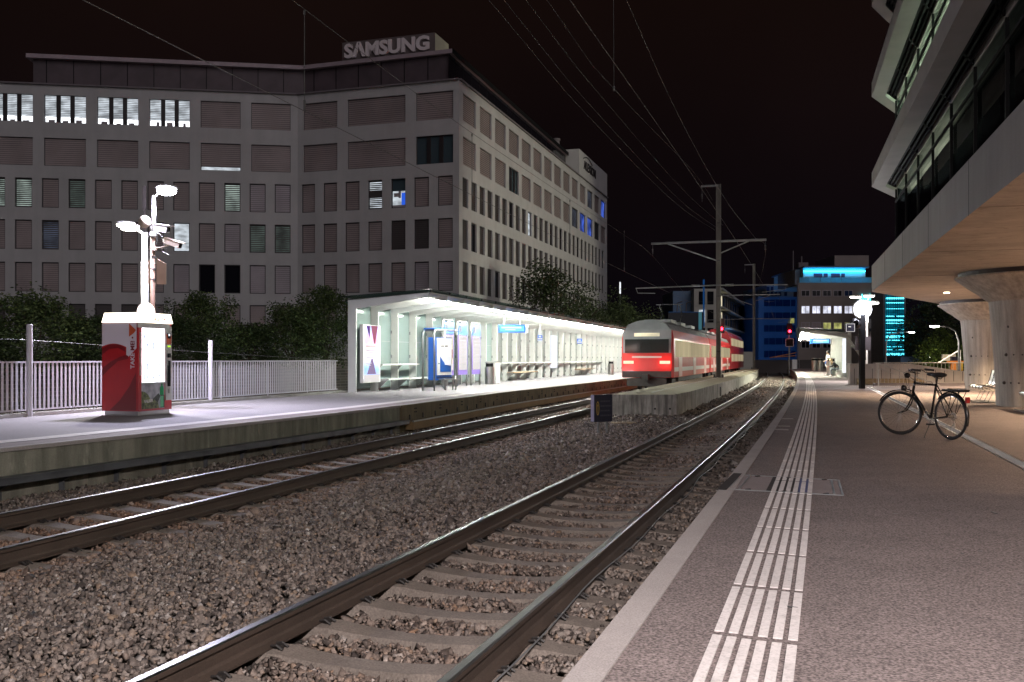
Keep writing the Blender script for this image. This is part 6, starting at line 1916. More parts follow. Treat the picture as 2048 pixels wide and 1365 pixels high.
for k, (z0, z1) in enumerate(fl):
    c0 = inset(.86, .54); m = MB()
    q = c0 - du * 53; r_ = c0 + e_ * 32
    m.quad((q.x, q.y, z0), (c0.x, c0.y, z0), (c0.x, c0.y, z1 + .06), (q.x, q.y, z1 + .06)); m.quad((c0.x, c0.y, z0), (r_.x, r_.y, z0), (r_.x, r_.y, z1 + .06), (c0.x, c0.y, z1 + .06))
    g_ = m.build('glass_wall', M['facade_glass_clear' if k == 1 else 'facade_glass'], ob)
    m = MB()
    for j in range(20):
        p = inset(.82, .50) - du * (2.75 * j); m.box((p.x, p.y, (z0 + z1) / 2), (.05, .06, z1 - z0), math.atan2(du.y, du.x))
        if j: p = inset(.82, .50) + e_ * (2.75 * j); m.box((p.x, p.y, (z0 + z1) / 2), (.05, .06, z1 - z0), math.atan2(e_.y, e_.x)) if j < 12 else None
    p = inset(.80, .50); q = p - du * 53; m.beam((p.x, p.y, z1 - .42), (q.x, q.y, z1 - .42), .05, .06); m.beam((p.x, p.y, z0 + .05), (q.x, q.y, z0 + .05), .06, .1)
    build_each(m, 'mullion', M['black'], g_)
    m = MB()                                       # room walls
    p = inset(7.5, 1.5); q = p - du * 53; m.quad((q.x, q.y, z0), (p.x, p.y, z0), (p.x, p.y, z1), (q.x, q.y, z1))
    if k in (0, 2, 3):
        for j in range(0, 53, 7):
            if k == 0 or j < 0: continue
            a = inset(1.5, 1.5) - du * j; b = inset(7.5, 1.5) - du * j; m.quad((a.x, a.y, z0), (b.x, b.y, z0), (b.x, b.y, z1), (a.x, a.y, z1))
    m.build('room_wall', M['plaster_dark'], ob)
    if k in (0, 1):                                # lit office ceiling lamps near the corner
        m = MB(); n_ = 9 if k == 1 else 4
        for j in range(n_):
            a = inset(1.9, 1.3) - du * (2.75 * j + .3); b = a - du * 1.7; m.beam((a.x, a.y, z1 - .32), (b.x, b.y, z1 - .32), .12, .05)
        m.build('ceiling_lamp', M['ceiling_tube' if k == 1 else 'ceiling_tube_dim'], ob)
    if k != 1:
        m = MB(); a = inset(1.05, .8); b = a - du * 9; h_ = z1 - .42
        m.quad((a.x, a.y, z0 + .02), (b.x, b.y, z0 + .02), (b.x, b.y, h_), (a.x, a.y, h_)); c_ = a - du * 52; h2 = z1 - .13
        m.quad((b.x, b.y, z0 + .02), (c_.x, c_.y, z0 + .02), (c_.x, c_.y, h2), (b.x, b.y, h2)); b = a + e_ * 30
        m.quad((a.x, a.y, z0 + .02), (b.x, b.y, z0 + .02), (b.x, b.y, h_), (a.x, a.y, h_)); m.build('curtain', M['dark_glass'], ob)
    if k == 1:
        m = MB()
        for j in range(26):
            a = inset(1.05, .8) - du * (.3 + .62 * j); b = a - du * .5; h_ = z1 - .75
            m.quad((a.x, a.y, z0 + .02), (b.x, b.y, z0 + .02), (b.x, b.y, h_), (a.x, a.y, h_))
        m.build('curtain', M['teal_curtain'], ob)
def column(cx, cy, label=None):
    m = MB(); prof = [(1.08, PF - .05), (1.12, 1.4), (1.18, 2.3), (1.25, 3.10), (1.27, 3.12), (2.05, 3.70), (2.05, 3.74)]
    m.lathe(prof, (cx, cy, 0), 64); o = m.build('column', M['board_concrete'], ob, smooth=False)
    m = MB().lathe([(1.95, 3.73), (1.98, 3.86)], (cx, cy, 0), 48); m.build('groove', M['blind_dark'], o)
    m = MB()
    for i, z in enumerate((1.05, 1.75, 2.45)):
        rr = 1.105 + .06 * (z - .45) / 2.0
        for k in range(9 if i < 2 else 5):
            t = math.radians(190 + k * 11 + i * 5); m.sphere((cx + rr * math.cos(t), cy + rr * math.sin(t), z), .022 if k % 4 else .045, 8)
    m.build('tie_hole', M['blind_dark'], o)
column(13.45, 23.9); column(18.46, 36.0); column(7.6, 5.5)
dls = [(14.4, 31.3, 2300), (20.6, 38.6, 2600)]
for q in range(8):
    p = T_ + ni * 5.2 - du * (-1.0 + 4.3 * q); dls.append((p.x, p.y, 2900))
for q in range(4):
    p = T_ + ni * 9.5 - du * (-4.0 + 7.0 * q); dls.append((p.x, p.y, 2600))
for x, y, pw in dls:
    m = MB().lathe([(.09, 0), (.09, .03)], (x, y, 3.825), 20); o = m.build('downlight', M['downlight'], ob)
    lamp('downlight_lamp', 'SPOT', (x, y, 3.80), pw, (1.0, .72, .46), ob, (x, y, 0), spot_size=math.radians(138), spot_blend=.45, shadow_soft_size=.10)

# ================================================================== SEATS UNDER THE BUILDING
def seat_row(loc, label):
    b = thing('seat_row', label, 'bench', loc, math.radians(72.5), 'steel seats under the concrete building')
    prof = [(.26, .36), (.28, .42), (.22, .46), (.05, .44), (-.12, .425), (-.20, .46), (-.25, .58), (-.32, .88)]
    for i in range(4):
        x0 = -1.02 + i * .52
        m = MB(); vs = []
        for y, z in prof: vs += [(x0, y, z), (x0 + .48, y, z)]
        n = len(prof)
        m.add(vs + [(x, y - .012, z - .012) for x, y, z in vs], [(2 * k, 2 * k + 1, 2 * k + 3, 2 * k + 2) for k in range(n - 1)] + [(2 * n + 2 * k + 2, 2 * n + 2 * k + 3, 2 * n + 2 * k + 1, 2 * n + 2 * k) for k in range(n - 1)])
        s_ = m.build('seat', M['steel'], b, smooth=True, world=False)
        m = MB()
        for x in (x0 - .01, x0 + .49): m.tube([(x, y, z) for y, z in prof], .014, 6)
        m.build('rim', M['chrome'], s_, smooth=True, world=False)
    for x in (-.95, -.35, .35, .95):
        m = MB().tube([(x, .16, .40), (x, .06, .36), (x, -.02, .30), (x, .12, 0)], .013, 6); m.build('leg', M['chrome'], b, smooth=True, world=False)
    m = MB(); m.tube([(-1.05, -.05, .40), (1.08, -.05, .40)], .022, 8); m.build('beam', M['steel'], b, world=False)
    m = MB(); m.box((0, .1, .012), (2.3, .55, .02)); m.build('flat_base', M['tray'], b, world=False)  # flat dark sheet on the floor under the seats
    return b
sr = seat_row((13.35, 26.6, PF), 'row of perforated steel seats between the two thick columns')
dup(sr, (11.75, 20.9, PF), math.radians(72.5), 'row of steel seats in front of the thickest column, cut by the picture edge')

# ================================================================== BICYCLE
bk = thing('bicycle', 'black city bicycle with a rear rack parked on its stand beside the slot drain', 'bicycle', (6.50, 14.0, PF), math.atan2(.97, -.26))
WR = .345
def ring(c, ax, r, tr, n=48, mi=0):
    c = Vector(c); ax = Vector(ax).normalized(); a = ax.cross(Vector((0, 0, 1))).normalized(); b = ax.cross(a)
    return [c + a * math.cos(2 * math.pi * k / n) * r + b * math.sin(2 * math.pi * k / n) * r for k in range(n)]
lean = math.radians(4)
def wheel(c, ax, cass=False):
    m = MB().tube(ring(c, ax, WR - .016, 0), .018, 8, 0, True); w_ = m.build('wheel', M['tyre'], bk, smooth=True, world=False)
    MB().tube(ring(c, ax, WR - .042, 0), .009, 6, 0, True).build('rim', M['chrome'], w_, smooth=True, world=False)
    m = MB(); c = Vector(c); axv = Vector(ax).normalized(); rg = ring(c, ax, WR - .045, 0, 28)
    for k, p in enumerate(rg):
        h_ = c + axv * (.028 if k % 2 else -.028) + (rg[(k + 5) % 28] - c) * .06; m.tube([h_, p], .0016, 4)
    m.tube([c - axv * .06, c + axv * .06], .018, 10)
    m.build('spokes', M['chrome'], w_, world=False)
    return w_
st = math.radians(33); HX_, HZ_ = .80, .70
def steer(p):
    x, y, z = p; x -= .875
    return (.875 + x * math.cos(st) - y * math.sin(st), x * math.sin(st) + y * math.cos(st), z)
fx = steer((1.055, 0, WR)); axf = (-math.sin(st), math.cos(st), 0)
wb = wheel((0, 0, WR), (0, 1, 0)); wf = wheel(fx, axf)
m = MB()
bb = (.43, 0, .285); stp = (.31, 0, .82); hd_t = (.79, 0, .845); hd_b = (.835, 0, .68)
m.tube([bb, stp], .017, 10); m.tube([(.315, 0, .80), (.80, 0, .815)], .015, 10); m.tube([bb, hd_b], .018, 10); m.tube([hd_b, hd_t], .020, 10)
for s_ in (-1, 1):
    m.tube([(.43, .03 * s_, .285), (0, .065 * s_, WR)], .010, 8); m.tube([(.315, .015 * s_, .80), (0, .065 * s_, WR)], .009, 8)
m.build('frame', M['bike_black'], bk, smooth=True, world=False)
m = MB()
for s_ in (-1, 1): m.tube([steer((.855, .045 * s_, .60)), steer((.90, .055 * s_, .48)), steer((.97, .055 * s_, .38)), steer((1.055, .055 * s_, WR))], [.013, .012, .011, .009], 8)
m.tube([steer((.855, -.045, .61)), steer((.855, .045, .61))], .014, 8); m.tube([hd_b, steer((.855, 0, .61))], .017, 8)
m.build('fork', M['bike_black'], bk, smooth=True, world=False)
m = MB()
m.tube([hd_t, (.775, 0, .96), steer((.83, 0, .99))], .014, 8)
hb_pts = [(.66, -.30, 1.02), (.76, -.29, 1.03), (.84, -.20, 1.02), (.85, -.08, .99), (.84, 0, .985), (.85, .08, .99), (.84, .20, 1.02), (.76, .29, 1.03), (.66, .30, 1.02)]
m.tube([steer(p) for p in hb_pts], .012, 8); hbar = m.build('handlebar', M['chrome'], bk, smooth=True, world=False)
for s_ in (-1, 1):
    m = MB().tube([steer((.63, .302 * s_, 1.018)), steer((.77, .288 * s_, 1.032))], .018, 10); m.build('grip', M['tyre'], hbar, smooth=True, world=False)
    m = MB().tube([steer((.80, .25 * s_, 1.02)), steer((.74, .25 * s_, .985)), steer((.66, .27 * s_, .975))], .006, 6); m.build('brake_lever', M['bike_black'], hbar, world=False)
m = MB()
for s_ in (-1, 1): m.tube([steer((.82, .24 * s_, 1.02)), steer((.95, .12 * s_, .98)), steer((.93, .04 * s_, .80)), steer((.88, 0, .66))], .004, 5)
m.tube([steer((.9, .1, .95)), (.72, .02, .83), (.4, .015, .85), (.12, .03, .62)], .004, 5); build_each(m, 'brake_cable', M['tyre'], bk, world=False)
m = MB(); m.sphere(steer((.93, .02, .94)), .05, 14, 0, (1, .9, .9)); m.sphere(steer((.99, 0, .74)), .048, 14, 0, (1, 1, 1)); m.tube([steer((.87, 0, .70)), steer((.97, 0, .73))], .008, 6); m.build('headlight', M['bike_black'], bk, smooth=True, world=False)
m = MB(); m.sphere((.25, 0, .955), .085, 18, 0, (1.6, 1.15, .48)); m.sphere((.42, 0, .965), .05, 14, 0, (2.0, .75, .6)); m.tube([(.305, 0, .82), (.285, 0, .94)], .014, 8)
for s_ in (-1, 1): m.tube([(.22, .05 * s_, .93), (.25, .03 * s_, .895), (.36, .0, .92)], .008, 6)
m.build('saddle', M['saddle'], bk, smooth=True, world=False)
m = MB()
def arc_strip(c, ax, r, a0, a1, wd, n=22):
    c = Vector(c); ax = Vector(ax).normalized(); f = ax.cross(Vector((0, 0, 1))).normalized()
    up = Vector((0, 0, 1)); o = len(m.v)
    for i in range(n + 1):
        t = math.radians(a0 + (a1 - a0) * i / n); d = f * math.cos(t) + up * math.sin(t)
        for k, (rr, ww) in enumerate(((r - .008, -wd), (r + .006, -wd * .5), (r + .006, wd * .5), (r - .008, wd))): m.v.append(tuple(c + d * rr + ax * ww))
    for i in range(n):
        for k in range(3): m.f.append((o + i * 4 + k, o + i * 4 + k + 1, o + i * 4 + k + 5, o + i * 4 + k + 4)); m.m.append(0)
arc_strip((0, 0, WR), (0, 1, 0), WR + .018, 40, 200, .024); arc_strip(fx, axf, WR + .018, 30, 185, .022)
build_each(m, 'mudguard', M['bike_black'], bk, smooth=True, world=False)
m = MB()
for s_ in (-1, 1):
    m.tube([(.26, .05 * s_, .72), (-.28, .065 * s_, .72), (-.32, .04 * s_, .72)], .007, 6); m.tube([(-.10, .065 * s_, .72), (0, .07 * s_, WR)], .006, 6); m.tube([(-.24, .065 * s_, .72), (-.01, .07 * s_, WR)], .006, 6)
for x in (-.3, -.16, -.02, .12): m.tube([(x, -.065, .72), (x, .065, .72)], .006, 6)
m.box((-.10, 0, .738), (.44, .12, .022)); m.tube([(.1, -.03, .755), (-.28, -.03, .76)], .006, 6); m.build('rack', M['bike_black'], bk, smooth=False, world=False)
m = MB().box((-.345, 0, .60), (.03, .06, .085)); build_each(m, 'rear_light', M['reflector'], bk, world=False)
m = MB()
for z, r_ in ((-.055, .10),):
    rg = ring((.43, -.055, .285), (0, 1, 0), .092, 0, 30); m.tube(rg, .006, 5, 0, True)
for k in range(5):
    rg = ring((.43, -.055, .285), (0, 1, 0), .092, 0, 5); m.tube([(.43, -.055, .285), rg[k]], .006, 5)
a = math.radians(25)
m.tube([(.43, -.075, .285), (.43 + .17 * math.cos(a), -.085, .285 + .17 * math.sin(a))], .010, 6); m.tube([(.43, .075, .285), (.43 - .17 * math.cos(a), .085, .285 - .17 * math.sin(a))], .010, 6)
for r_, y in ((.055, -.05), (.045, -.042), (.036, -.035)): m.tube(ring((0, y, WR), (0, 1, 0), r_, 0, 20), .005, 5, 0, True)
m.tube([(.43, -.055, .375), (0, -.05, WR + .045)], .005, 5); m.tube([(.43, -.055, .195), (.03, -.05, .19), (-.03, -.05, .23), (0, -.05, WR - .045)], .005, 5); m.tube(ring((.01, -.06, .20), (0, 1, 0), .025, 0, 12), .006, 5, 0, True)
m.build('drivetrain', M['steel_brush'], bk, smooth=True, world=False)
m = MB(); m.box((.43 + .17 * math.cos(a), -.13, .285 + .17 * math.sin(a)), (.09, .085, .022)); m.box((.43 - .17 * math.cos(a), .13, .285 - .17 * math.sin(a)), (.09, .085, .022)); build_each(m, 'pedal', M['tyre'], bk, world=False)
m = MB().tube([(.36, .05, .27), (.33, .20, .005)], .008, 6); m.build('kickstand', M['lid'], bk, world=False)

# ================================================================== RAMP WALL AND RAILINGS BEHIND THE SQUARE
rw = thing('ramp_wall', 'white vertical-board ramp wall sloping down behind the bicycle', 'wall', (17.5, 43, PF))
Yw = 44.0
def XW(px, Y=Yw): return (px - HX) / FX * Y
m = MB(); ztop = EYE - 10 / FX * Yw
x0, x1, x2 = XW(1700), XW(1822), XW(1960)
m.add([(x0, Yw, PF), (x2, Yw, PF), (x2, Yw, .95), (x1, Yw, ztop), (x0, Yw, ztop), (x0, Yw + .25, PF), (x2, Yw + .25, PF), (x2, Yw + .25, .95), (x1, Yw + .25, ztop), (x0, Yw + .25, ztop)],
      [(0, 1, 2, 3, 4), (9, 8, 7, 6, 5), (4, 3, 8, 9), (3, 2, 7, 8), (0, 4, 9, 5)])
M['ramp_board'] = mat('ramp_board', (.50, .46, .44), .7, var=.12, scale=1.5)
m.build('boards', M['ramp_board'], rw)
m = MB(); x = x0 + .2
while x < x2: m.box((x, Yw - .006, (PF + ztop) / 2 - .1), (.02, .015, ztop - PF - .25 - max(0, (x - x1) * .12))); x += .42
m.build('board_joint', M['blind_dark'], rw)
m = MB(); m.box(((x0 + x2) / 2 - 1.2, Yw - .12, PF + .14), (x2 - x0 - 3.0, .22, .28)); m.build('plinth', M['wood'], rw)
rl = thing('railing', 'thin steel railing with upright bars in front of the white ramp wall', 'railing', (18, 42, PF))
m = MB(); Yr = 42.2; xa, xb = XW(1746, Yr), XW(1940, Yr)
m.tube([(xa, Yr, PF + 1.02), (xb, Yr, PF + 1.02)], .022, 6); m.tube([(xa, Yr, PF + .1), (xb, Yr, PF + .1)], .015, 6); m.build('rail', M['steel_brush'], rl)
m = MB(); x = xa
while x <= xb: m.tube([(x, Yr, PF), (x, Yr, PF + 1.0)], .009, 5); x += .17
m.build('bars', M['steel_brush'], rl)
m = MB(); a = V(1757, 727, 41.8); b = V(1880, 800, 40.4)
m.tube([a, (b[0], b[1], PF + .05)], .025, 8); m.tube([(a[0], a[1], a[2] - .22), (b[0] - .5, b[1], PF + .05)], .015, 6); m.tube([(a[0], a[1], PF), a], .03, 8); m.build('stair_handrail', M['steel_brush'], rl)
m = MB(); m.box(((xa + xb) / 2, Yr - .1, PF + .06), (xb - xa, .18, .12)); m.build('kerb', M['plaster_dark'], rl)

# ================================================================== FAR BUILDINGS
def wins(m, x, y, z, w_, h_, mi=0, fr=1, d=.06):
    m.box((x, y - d / 2, z), (w_ + .24, d, h_ + .24), 0, fr); m.box((x, y - d, z), (w_, d, h_), 0, mi)
Yc = 150.0; kc = Yc / FX
def cx_(p): return (p - HX) * kc
def cz_(p): return EYE + (HY - p) * kc
cl = thing('corner_building', 'brown block with a cyan lit penthouse, lit office row and rounded glowing letters', 'building', (cx_(1680), Yc, -.42))
m = MB().prism([(cx_(1597), Yc), (cx_(1770), Yc), (cx_(1770) + 8, Yc + 25), (cx_(1600) * 1.17, Yc + 25)], -.42, cz_(566)); m.build('wall', M['facade_brown'], cl)
for ri, (yt, yb, kind) in enumerate(((582, 592, 'dark_glass'), (613, 627, 'room_bright'), (646, 658, 'room_yellow'), (684, 696, 'dark_glass'))):
    for c_ in range(5):
        a = 1603 + c_ * 21.5; b = a + 15.5
        f = MB(); f.box(((cx_(a) + cx_(b)) / 2, Yc - .03, (cz_(yt) + cz_(yb)) / 2), (cx_(b) - cx_(a) + .2, .06, cz_(yt) - cz_(yb) + .2)); fo = f.build('window', M['blind_grey'], cl)
        m = MB(); kd = kind if not (ri == 2 and c_ in (0, 1)) else 'blind'
        if ri == 1: kd = 'room_office'
        if ri == 0 and c_ == 4: kd = 'blue_window'
        if kd == 'room_office' and kd not in M: M[kd] = emis('room_office', (.82, .84, 1.0), 1.1, .5, .8)
        for k in (0, 1):
            u0 = cx_(a) + (cx_(b) - cx_(a)) * (.02 if k == 0 else .55); u1 = cx_(a) + (cx_(b) - cx_(a)) * (.48 if k == 0 else .98)
            m.box(((u0 + u1) / 2, Yc - .07, (cz_(yt) + cz_(yb)) / 2), (u1 - u0, .05, cz_(yt) - cz_(yb)))
        m.build('pane', M[kd], fo)
m = MB().prism([(cx_(1618), Yc + 3), (cx_(1745), Yc + 3), (cx_(1745), Yc + 20), (cx_(1618), Yc + 20)], cz_(566), cz_(533)); pent = m.build('penthouse', M['cyan_panel'], cl)
m = MB()
for a, b in ((1627, 1644), (1647, 1655), (1662, 1680), (1683, 1690)): m.box((cx_((a + b) / 2) + 1.0, Yc + 2.95, (cz_(560) + cz_(544)) / 2), (cx_(b) - cx_(a), .1, cz_(544) - cz_(560)))
build_each(m, 'window', M['blue_window'], pent)
m = MB(); m.box(((cx_(1618) + cx_(1742)) / 2, Yc + 2.6, cz_(540)), (cx_(1742) - cx_(1618), .3, .22)); m.build('light_strip', M['cyan_bright'], pent)
m = MB(); m.prism([(cx_(1616), Yc + 2), (cx_(1748), Yc + 2), (cx_(1748), Yc + 21), (cx_(1616), Yc + 21)], cz_(533), cz_(530)); m.build('roof', M['blue_facade'], pent)
m = MB()
for k in range(7): a = 1600 + k * 21; m.box(((cx_(a) + cx_(a + 20)) / 2, Yc + .2, cz_(560.5)), (cx_(a + 20) - cx_(a), .05, .85))
m.build('balustrade', M['balustrade'], cl)
m = MB(); m.beam((cx_(1598), Yc + .2, cz_(554)), (cx_(1750), Yc + .2, cz_(554)), .06, .06); m.build('handrail', M['black'], cl)
m = MB().prism([(cx_(1695), Yc + 6), (cx_(1766), Yc + 6), (cx_(1766), Yc + 16), (cx_(1695), Yc + 16)], cz_(530), cz_(503)); m.build('roof_block', M['facade_brown'], cl)
m = MB().prism([(cx_(1605), Yc + 4), (cx_(1616), Yc + 4), (cx_(1616), Yc + 14), (cx_(1605), Yc + 14)], cz_(566), cz_(535)); m.box((cx_(1635), Yc + 8, cz_(525)), (1.6, 1.6, 1.4)); m.tube([(cx_(1634), Yc + 8, cz_(520)), (cx_(1634), Yc + 8, cz_(502))], .13, 8); m.tube([(cx_(1605), Yc + 5, cz_(556)), (cx_(1605), Yc + 5, cz_(495))], .10, 8); m.build('chimney', M['plaster_dark'], cl)
m = MB(); m.text('cloudhouse', 1.5, (cx_(1718), Yc - .25, cz_(602)), (1, 0, 0), (0, 0, 1), .1, .05, width=cx_(1761) - cx_(1718)); m.build('letters', M['cyan_letters'], cl)
m = MB(); m.box((cx_(1752), Yc - .08, cz_(640)), (cx_(1765) - cx_(1738), .1, cz_(608) - cz_(655)), 0, 0)
for a, b in ((1741, 648), (1755, 645)): m.box((cx_(a), Yc - .15, cz_(b)), (.7, .06, 1.5), 0, 1)
m.build('banner', [M['navy'], M['plaster']], cl)
m = MB(); m.tube([(cx_(1595), Yc - .1, 0), (cx_(1595), Yc - .1, cz_(560))], .10, 6); m.build('downpipe', M['plaster_dark'], cl)
# cyan stair tower
Ys = 140.0; ks = Ys / FX
def sx_(p): return (p - HX) * ks
def sz_(p): return EYE + (HY - p) * ks
stt = thing('stair_tower', 'glass stair tower with horizontal cyan light lines beside the corner building', 'tower', (sx_(1790), Ys, -.42))
MB().prism([(sx_(1768), Ys + .3), (sx_(1813), Ys + .3), (sx_(1813), Ys + 5), (sx_(1768), Ys + 5)], -.42, sz_(560)).build('frame', M['plaster_dark'], stt)
MB().box(((sx_(1772) + sx_(1809)) / 2, Ys + .25, (sz_(712) + sz_(565)) / 2), (sx_(1809) - sx_(1772), .2, sz_(565) - sz_(712))).build('glass_front', M['stair_glass'], stt)
m = MB()
for y, h_ in ((597, 3), (606, 1.5), (618, .8), (633, 1.8), (641, 3), (647, 1.5), (660, .8), (666, .8), (674, 4.5), (681, 1.5), (694, .8), (700, .8), (709, 4), (587, 1.5)):
    m.box(((sx_(1772) + sx_(1809)) / 2, Ys + .1, sz_(y)), (sx_(1809) - sx_(1772) - .1, .1, h_ * ks))
m.build('light_lines', M['cyan_tube'], stt)
m = MB()
for k in range(9): m.box((sx_(1773 + k * 4.45), Ys + .02, (sz_(712) + sz_(565)) / 2), (.05, .05, sz_(565) - sz_(712)))
m.build('mullion', M['blue_window'], stt)
m = MB().prism([(sx_(1768), Ys - 6), (sx_(1860), Ys - 6), (sx_(1860), Ys), (sx_(1768), Ys)], sz_(727), sz_(714)); m.build('canopy', M['blue_facade'], stt)
# blue lit office
Yb = 172.0; kb = Yb / FX
bo = thing('blue_office', 'office block bathed in blue light with wide dark windows behind the red signal', 'building', ((1555 - HX) * kb, Yb, -.42))
def bp(px, py): return ((px - HX) * kb, EYE + (HY - py) * kb)
m = MB(); xa, za = bp(1517, 594); xb, _ = bp(1600, 594); m.prism([(xa, Yb), (xb, Yb), (xb, Yb + 25), (xa, Yb + 25)], -.42, za); xa, za2 = bp(1546, 566); m.prism([(xa, Yb + 4), (xb, Yb + 4), (xb, Yb + 22), (xa, Yb + 22)], za, za2); m.build('wall', M['blue_facade'], bo)
for r_ in range(5):
    for c_, (a, b) in enumerate(((1528, 1537), (1538, 1550), (1551, 1565), (1566, 1580), (1582, 1590))):
        x0_, z0_ = bp(a, 600 + r_ * 25.5); x1_, z1_ = bp(b, 613 + r_ * 25.5)
        m = MB().box(((x0_ + x1_) / 2, Yb - .05, (z0_ + z1_) / 2), (x1_ - x0_, .1, z0_ - z1_)); o = m.build('window', M['blue_window'], bo)
x0_, z0_ = bp(1584, 642); m = MB().box((x0_, Yb - .15, z0_), (.7, .1, .9)); m.build('lit_window', M['room_yellow'], bo)
m = MB()
for a in (1548, 1556, 1564, 1572, 1584): x0_, z0_ = bp(a, 580); m.box((x0_, Yb + 3.95, z0_), (.5, .1, 1.7))
m.build('window', M['blue_window'], bo)
lamp('blue_flood', 'SPOT', (33.5, Yb - 26, 4.5), 6500, (.10, .38, 1.0), bo, (45.8, Yb, 8), spot_size=math.radians(58), spot_blend=.8, shadow_soft_size=.6)
# middle block with a long receding wing
mb_ = thing('residential_block', 'pale block with a long balcony wing and few warm lit windows behind the tall mast', 'building', ((1390 - HX) / FX * 140, 140, -.42))
def Vp(px, py, Y): x, y, z = V(px, py, Y); return (x, y, z)
A0, A1 = Vp(1388, 578, 140), Vp(1432, 578, 140); B1 = Vp(1515, 626, 235)
ztp = A0[2]
m = MB().prism([(A0[0], A0[1]), (A1[0], A1[1]), (B1[0], B1[1]), (B1[0] - 12, B1[1] + 8), (A0[0], A0[1] + 12)], -.42, ztp); m.build('wall', M['facade_light'], mb_)
xx0 = Vp(1346, 580, 142)[0]
m = MB().prism([(xx0, 142), (A0[0] - .05, 142), (A0[0] - .05, 152), (xx0, 152)], -.42, ztp - .2); m.build('side_wing', M['blue_facade'], mb_)
wd = Vector((B1[0] - A1[0], B1[1] - A1[1], 0)); WL = wd.length; wd.normalize(); wn = Vector((wd.y, -wd.x, 0)); wrz = math.atan2(wd.y, wd.x)
fh = (ztp + .42) / 4.6
nA_ = 0
for r_ in range(4):
    z = ztp - fh * (r_ + .5)
    for c_ in range(22):
        p = Vector((A1[0], A1[1], 0)) + wd * (2.5 + c_ * WL / 22.6) + wn * .04
        lit = (c_ == 1 and r_ < 4) or (c_, r_) in ((3, 2),)
        m = MB().box((p.x, p.y, z), (2.6, .12, fh * .66), wrz)
        m.build('window', M['room_warm'] if lit else (M['dark_glass'] if R.random() < .6 else M['blind_dark']), mb_)
m = MB()
for r_ in range(5):
    p = Vector((A1[0], A1[1], 0)) + wd * WL / 2 + wn * .5; m.box((p.x, p.y, ztp - fh * r_ + .0), (WL, 1.0, .25), wrz)
m.build('balcony_slab', M['facade_light'], mb_)
for r_ in range(3):
    for c_ in range(2):
        p = Vp(1404 + c_ * 17, 0, 139.95); z = ztp - fh * (r_ + .5)
        m = MB().box((p[0], 139.95, z), (.9, .1, fh * .7)); m.build('window', M['room_white'] if (r_, c_) == (1, 0) else M['dark_glass'], mb_)
# dark LED board
lb = thing('advertising_board', 'large dark advertising board with a cyan edge above the train roof', 'billboard', Vp(1372, 690, 125))
a, b = Vp(1336, 625, 125), Vp(1406, 660, 125)
MB().box(((a[0] + b[0]) / 2, 125, (a[2] + b[2]) / 2), (b[0] - a[0], .8, a[2] - b[2])).build('panel', M['billboard_dark'], lb)
m = MB(); m.box((b[0] + .06, 124.8, a[2] + 1.2), (.14, .5, 6.2)); m.box(((a[0] + b[0]) / 2, 124.55, a[2]), (b[0] - a[0], .06, .05))
m.build('edge_light', M['billboard_edge'], lb)
m = MB(); m.box((Vp(1399, 0, 125)[0], 124.55, (a[2] + b[2]) / 2), (.42, .06, a[2] - b[2])); m.build('light_column', M['billboard_text'], lb)
m = MB()
for px in (1350, 1395): x = Vp(px, 0, 125)[0]; m.box((x, 125.2, b[2] / 2 - .2), (.3, .3, b[2] + .4))
for px in (1354, 1372): x = Vp(px, 0, 125)[0]; m.tube([(x, 125, a[2]), (x, 124.6, a[2] + 1.2), (x + .5, 124.0, a[2] + 1.35)], .07, 6)
m.build('post', M['plaster_dark'], lb)
# fences and low walls beyond the tracks
m = MB(); a, b = Vp(1485, 0, 122), Vp(1600, 0, 150)
m.prism([(a[0], 121), (b[0] + 1, 131), (b[0] + 1, 131.3), (a[0], 121.3)], -.42, 1.5); m.build('boundary_wall', M['blind_dark'], label='low dark wall closing the view behind the far ends of the tracks', category='wall')
m = MB(); a = Vp(1487, 735, 118); m.prism([(a[0] - 1, 118), (a[0] + 1.4, 118), (a[0] + 1.4, 120), (a[0] - 1, 120)], -.42, EYE + (HY - 704) / FX * 118); m.build('kiosk', M['facade_light'], label='small pale kiosk between the train end and the far mast', category='kiosk')
m = MB()
for k in range(2):
    p = [Vp(1540 + 8 * k, 716 - 1 * k, 116), Vp(1592, 706 + 6 * k, 128)]; m.tube(p, .06, 6)
m.build('barrier_rail', M['orange'], label='orange barrier rails slanting up beside the red signal', category='barrier')

# street lamps, tree and building site at the far right
for px, py, Y, bx_, lab in ((1823, 665, 95, 1772, 'street lamp with a curved arm before the cyan stair tower'), (1869, 653, 62, 1918, 'street lamp with a long arm beside the thick column'), (1862, 714, 120, 1850, 'low distant street lamp under the green tree')):
    x, y, z = V(px, py, Y); xb = (bx_ - HX) / FX * Y
    s_ = thing('street_lamp', lab, 'street lamp', (xb, Y, -.42), 0, 'street lamps beyond the square')
    m = MB().tube([(xb, Y, -.42), (xb, Y, z - 1.0), (xb + (x - xb) * .15, Y, z - .3), (xb + (x - xb) * .5, Y, z - .02), (x, Y, z + .05)], [.09, .07, .06, .05, .04], 8); m.build('pole', M['galv'], s_, smooth=True)
    h_ = MB().sphere((x, Y, z + .06), .26, 12, 0, (1.5, .7, .3)).build('lamp_head', M['galv'], s_, smooth=True)
    MB().sphere((x, Y, z), .22, 12, 0, (1.5, .7, .4)).build('lamp_glass', M['lamp_warm'], h_, smooth=True)
    lamp('lamp_light', 'AREA', (x, Y, z - .15), 400, (1.0, .93, .80), s_, (x, Y + .01, 0), shape='DISK', size=.35)
x, y, _ = V(1885, 700, 100)
make_tree(4.3, 5.5, 5000, 33, 'bright green tree lit by a street lamp beyond the ramp wall', (x, 100, -.42), 'leaf_lit', 1.2, .26, 30)
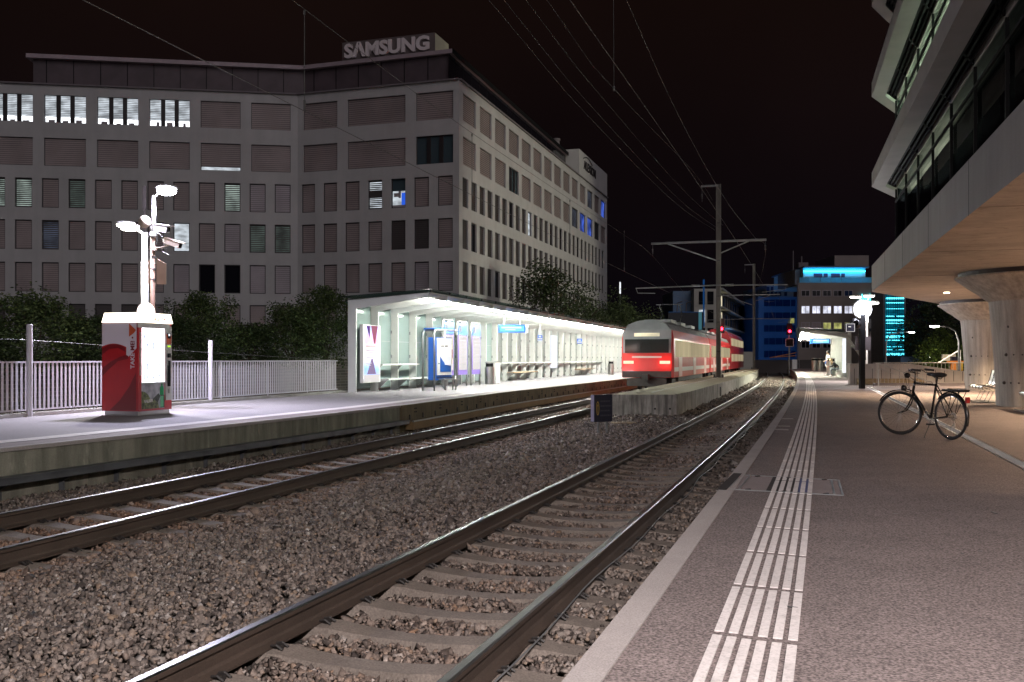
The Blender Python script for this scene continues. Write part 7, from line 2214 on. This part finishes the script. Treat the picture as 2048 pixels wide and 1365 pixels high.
x, y, _ = V(1868, 640, 135)
make_tree(9.5, 12, 6000, 34, 'large black tree behind the lit green one', (x, 135, -.42), 'leaf_dark', 1.8, .42, 36)
lamp_x, _, lamp_z = V(1868, 705, 95)
st_ = thing('building_site', 'small orange and cream site cabins with a striped barrier by the thick column', 'site cabins', V(1905, 718, 66)[:2] + (-.42,))
for px0, px1, y0, y1, k, nm in ((1893, 1918, 709, 722, 'board_cream2', 'cabin'), (1905, 1916, 714, 722, 'navy', 'blue_panel'), (1890, 1922, 722, 727, 'orange', 'barrier'), (1898, 1905, 727, 742, 'orange', 'post'), (1910, 1917, 724, 742, 'yellow', 'board'), (1923, 1930, 722, 738, 'yellow', 'lattice')):
    if k == 'board_cream2' and k not in M: M[k] = mat('site_cream', (.55, .50, .42), .6)
    a, b = V(px0, y0, 66), V(px1, y1, 66); dd = {'cabin': .6, 'blue_panel': .2, 'barrier': -.4, 'post': -.4, 'board': -.5, 'lattice': -.6}[nm]
    MB().box(((a[0] + b[0]) / 2, 66 + dd, (a[2] + b[2]) / 2), (b[0] - a[0], .3, a[2] - b[2])).build(nm, M[k], st_)
lamp('site_light', 'POINT', (V(1908, 700, 63)[0], 63, 3.4), 250, (1.0, .8, .5), st_, shadow_soft_size=.2)
m = MB(); a, b = V(1877, 726, 64), V(1920, 700, 64); m.tube([a, b], .05, 6); m.tube([b, (b[0], 64, -.4)], .06, 6)
m.build('boom_barrier', M['white_paint'], label='slanting white pole rising to the street lamp by the building site', category='barrier')
m = MB(); x, y, z = V(295, 590, 0.1) if False else (0, 0, 0)
far = thing('glowing_mast', 'thin distant mast with a white light past the end of the office block', 'mast', V(1240, 700, 190)[:2] + (-.42,))
x, y, z0_ = V(1240, 588, 190); _, _, z1_ = V(1240, 565, 190)
MB().tube([(x, y, -.42), (x, y, z1_ + .2)], .12, 6).build('post', M['galv'], far); MB().box((x, y - .2, (z0_ + z1_) / 2), (.28, .2, z1_ - z0_)).build('light_tube', M['screen_white'], far)
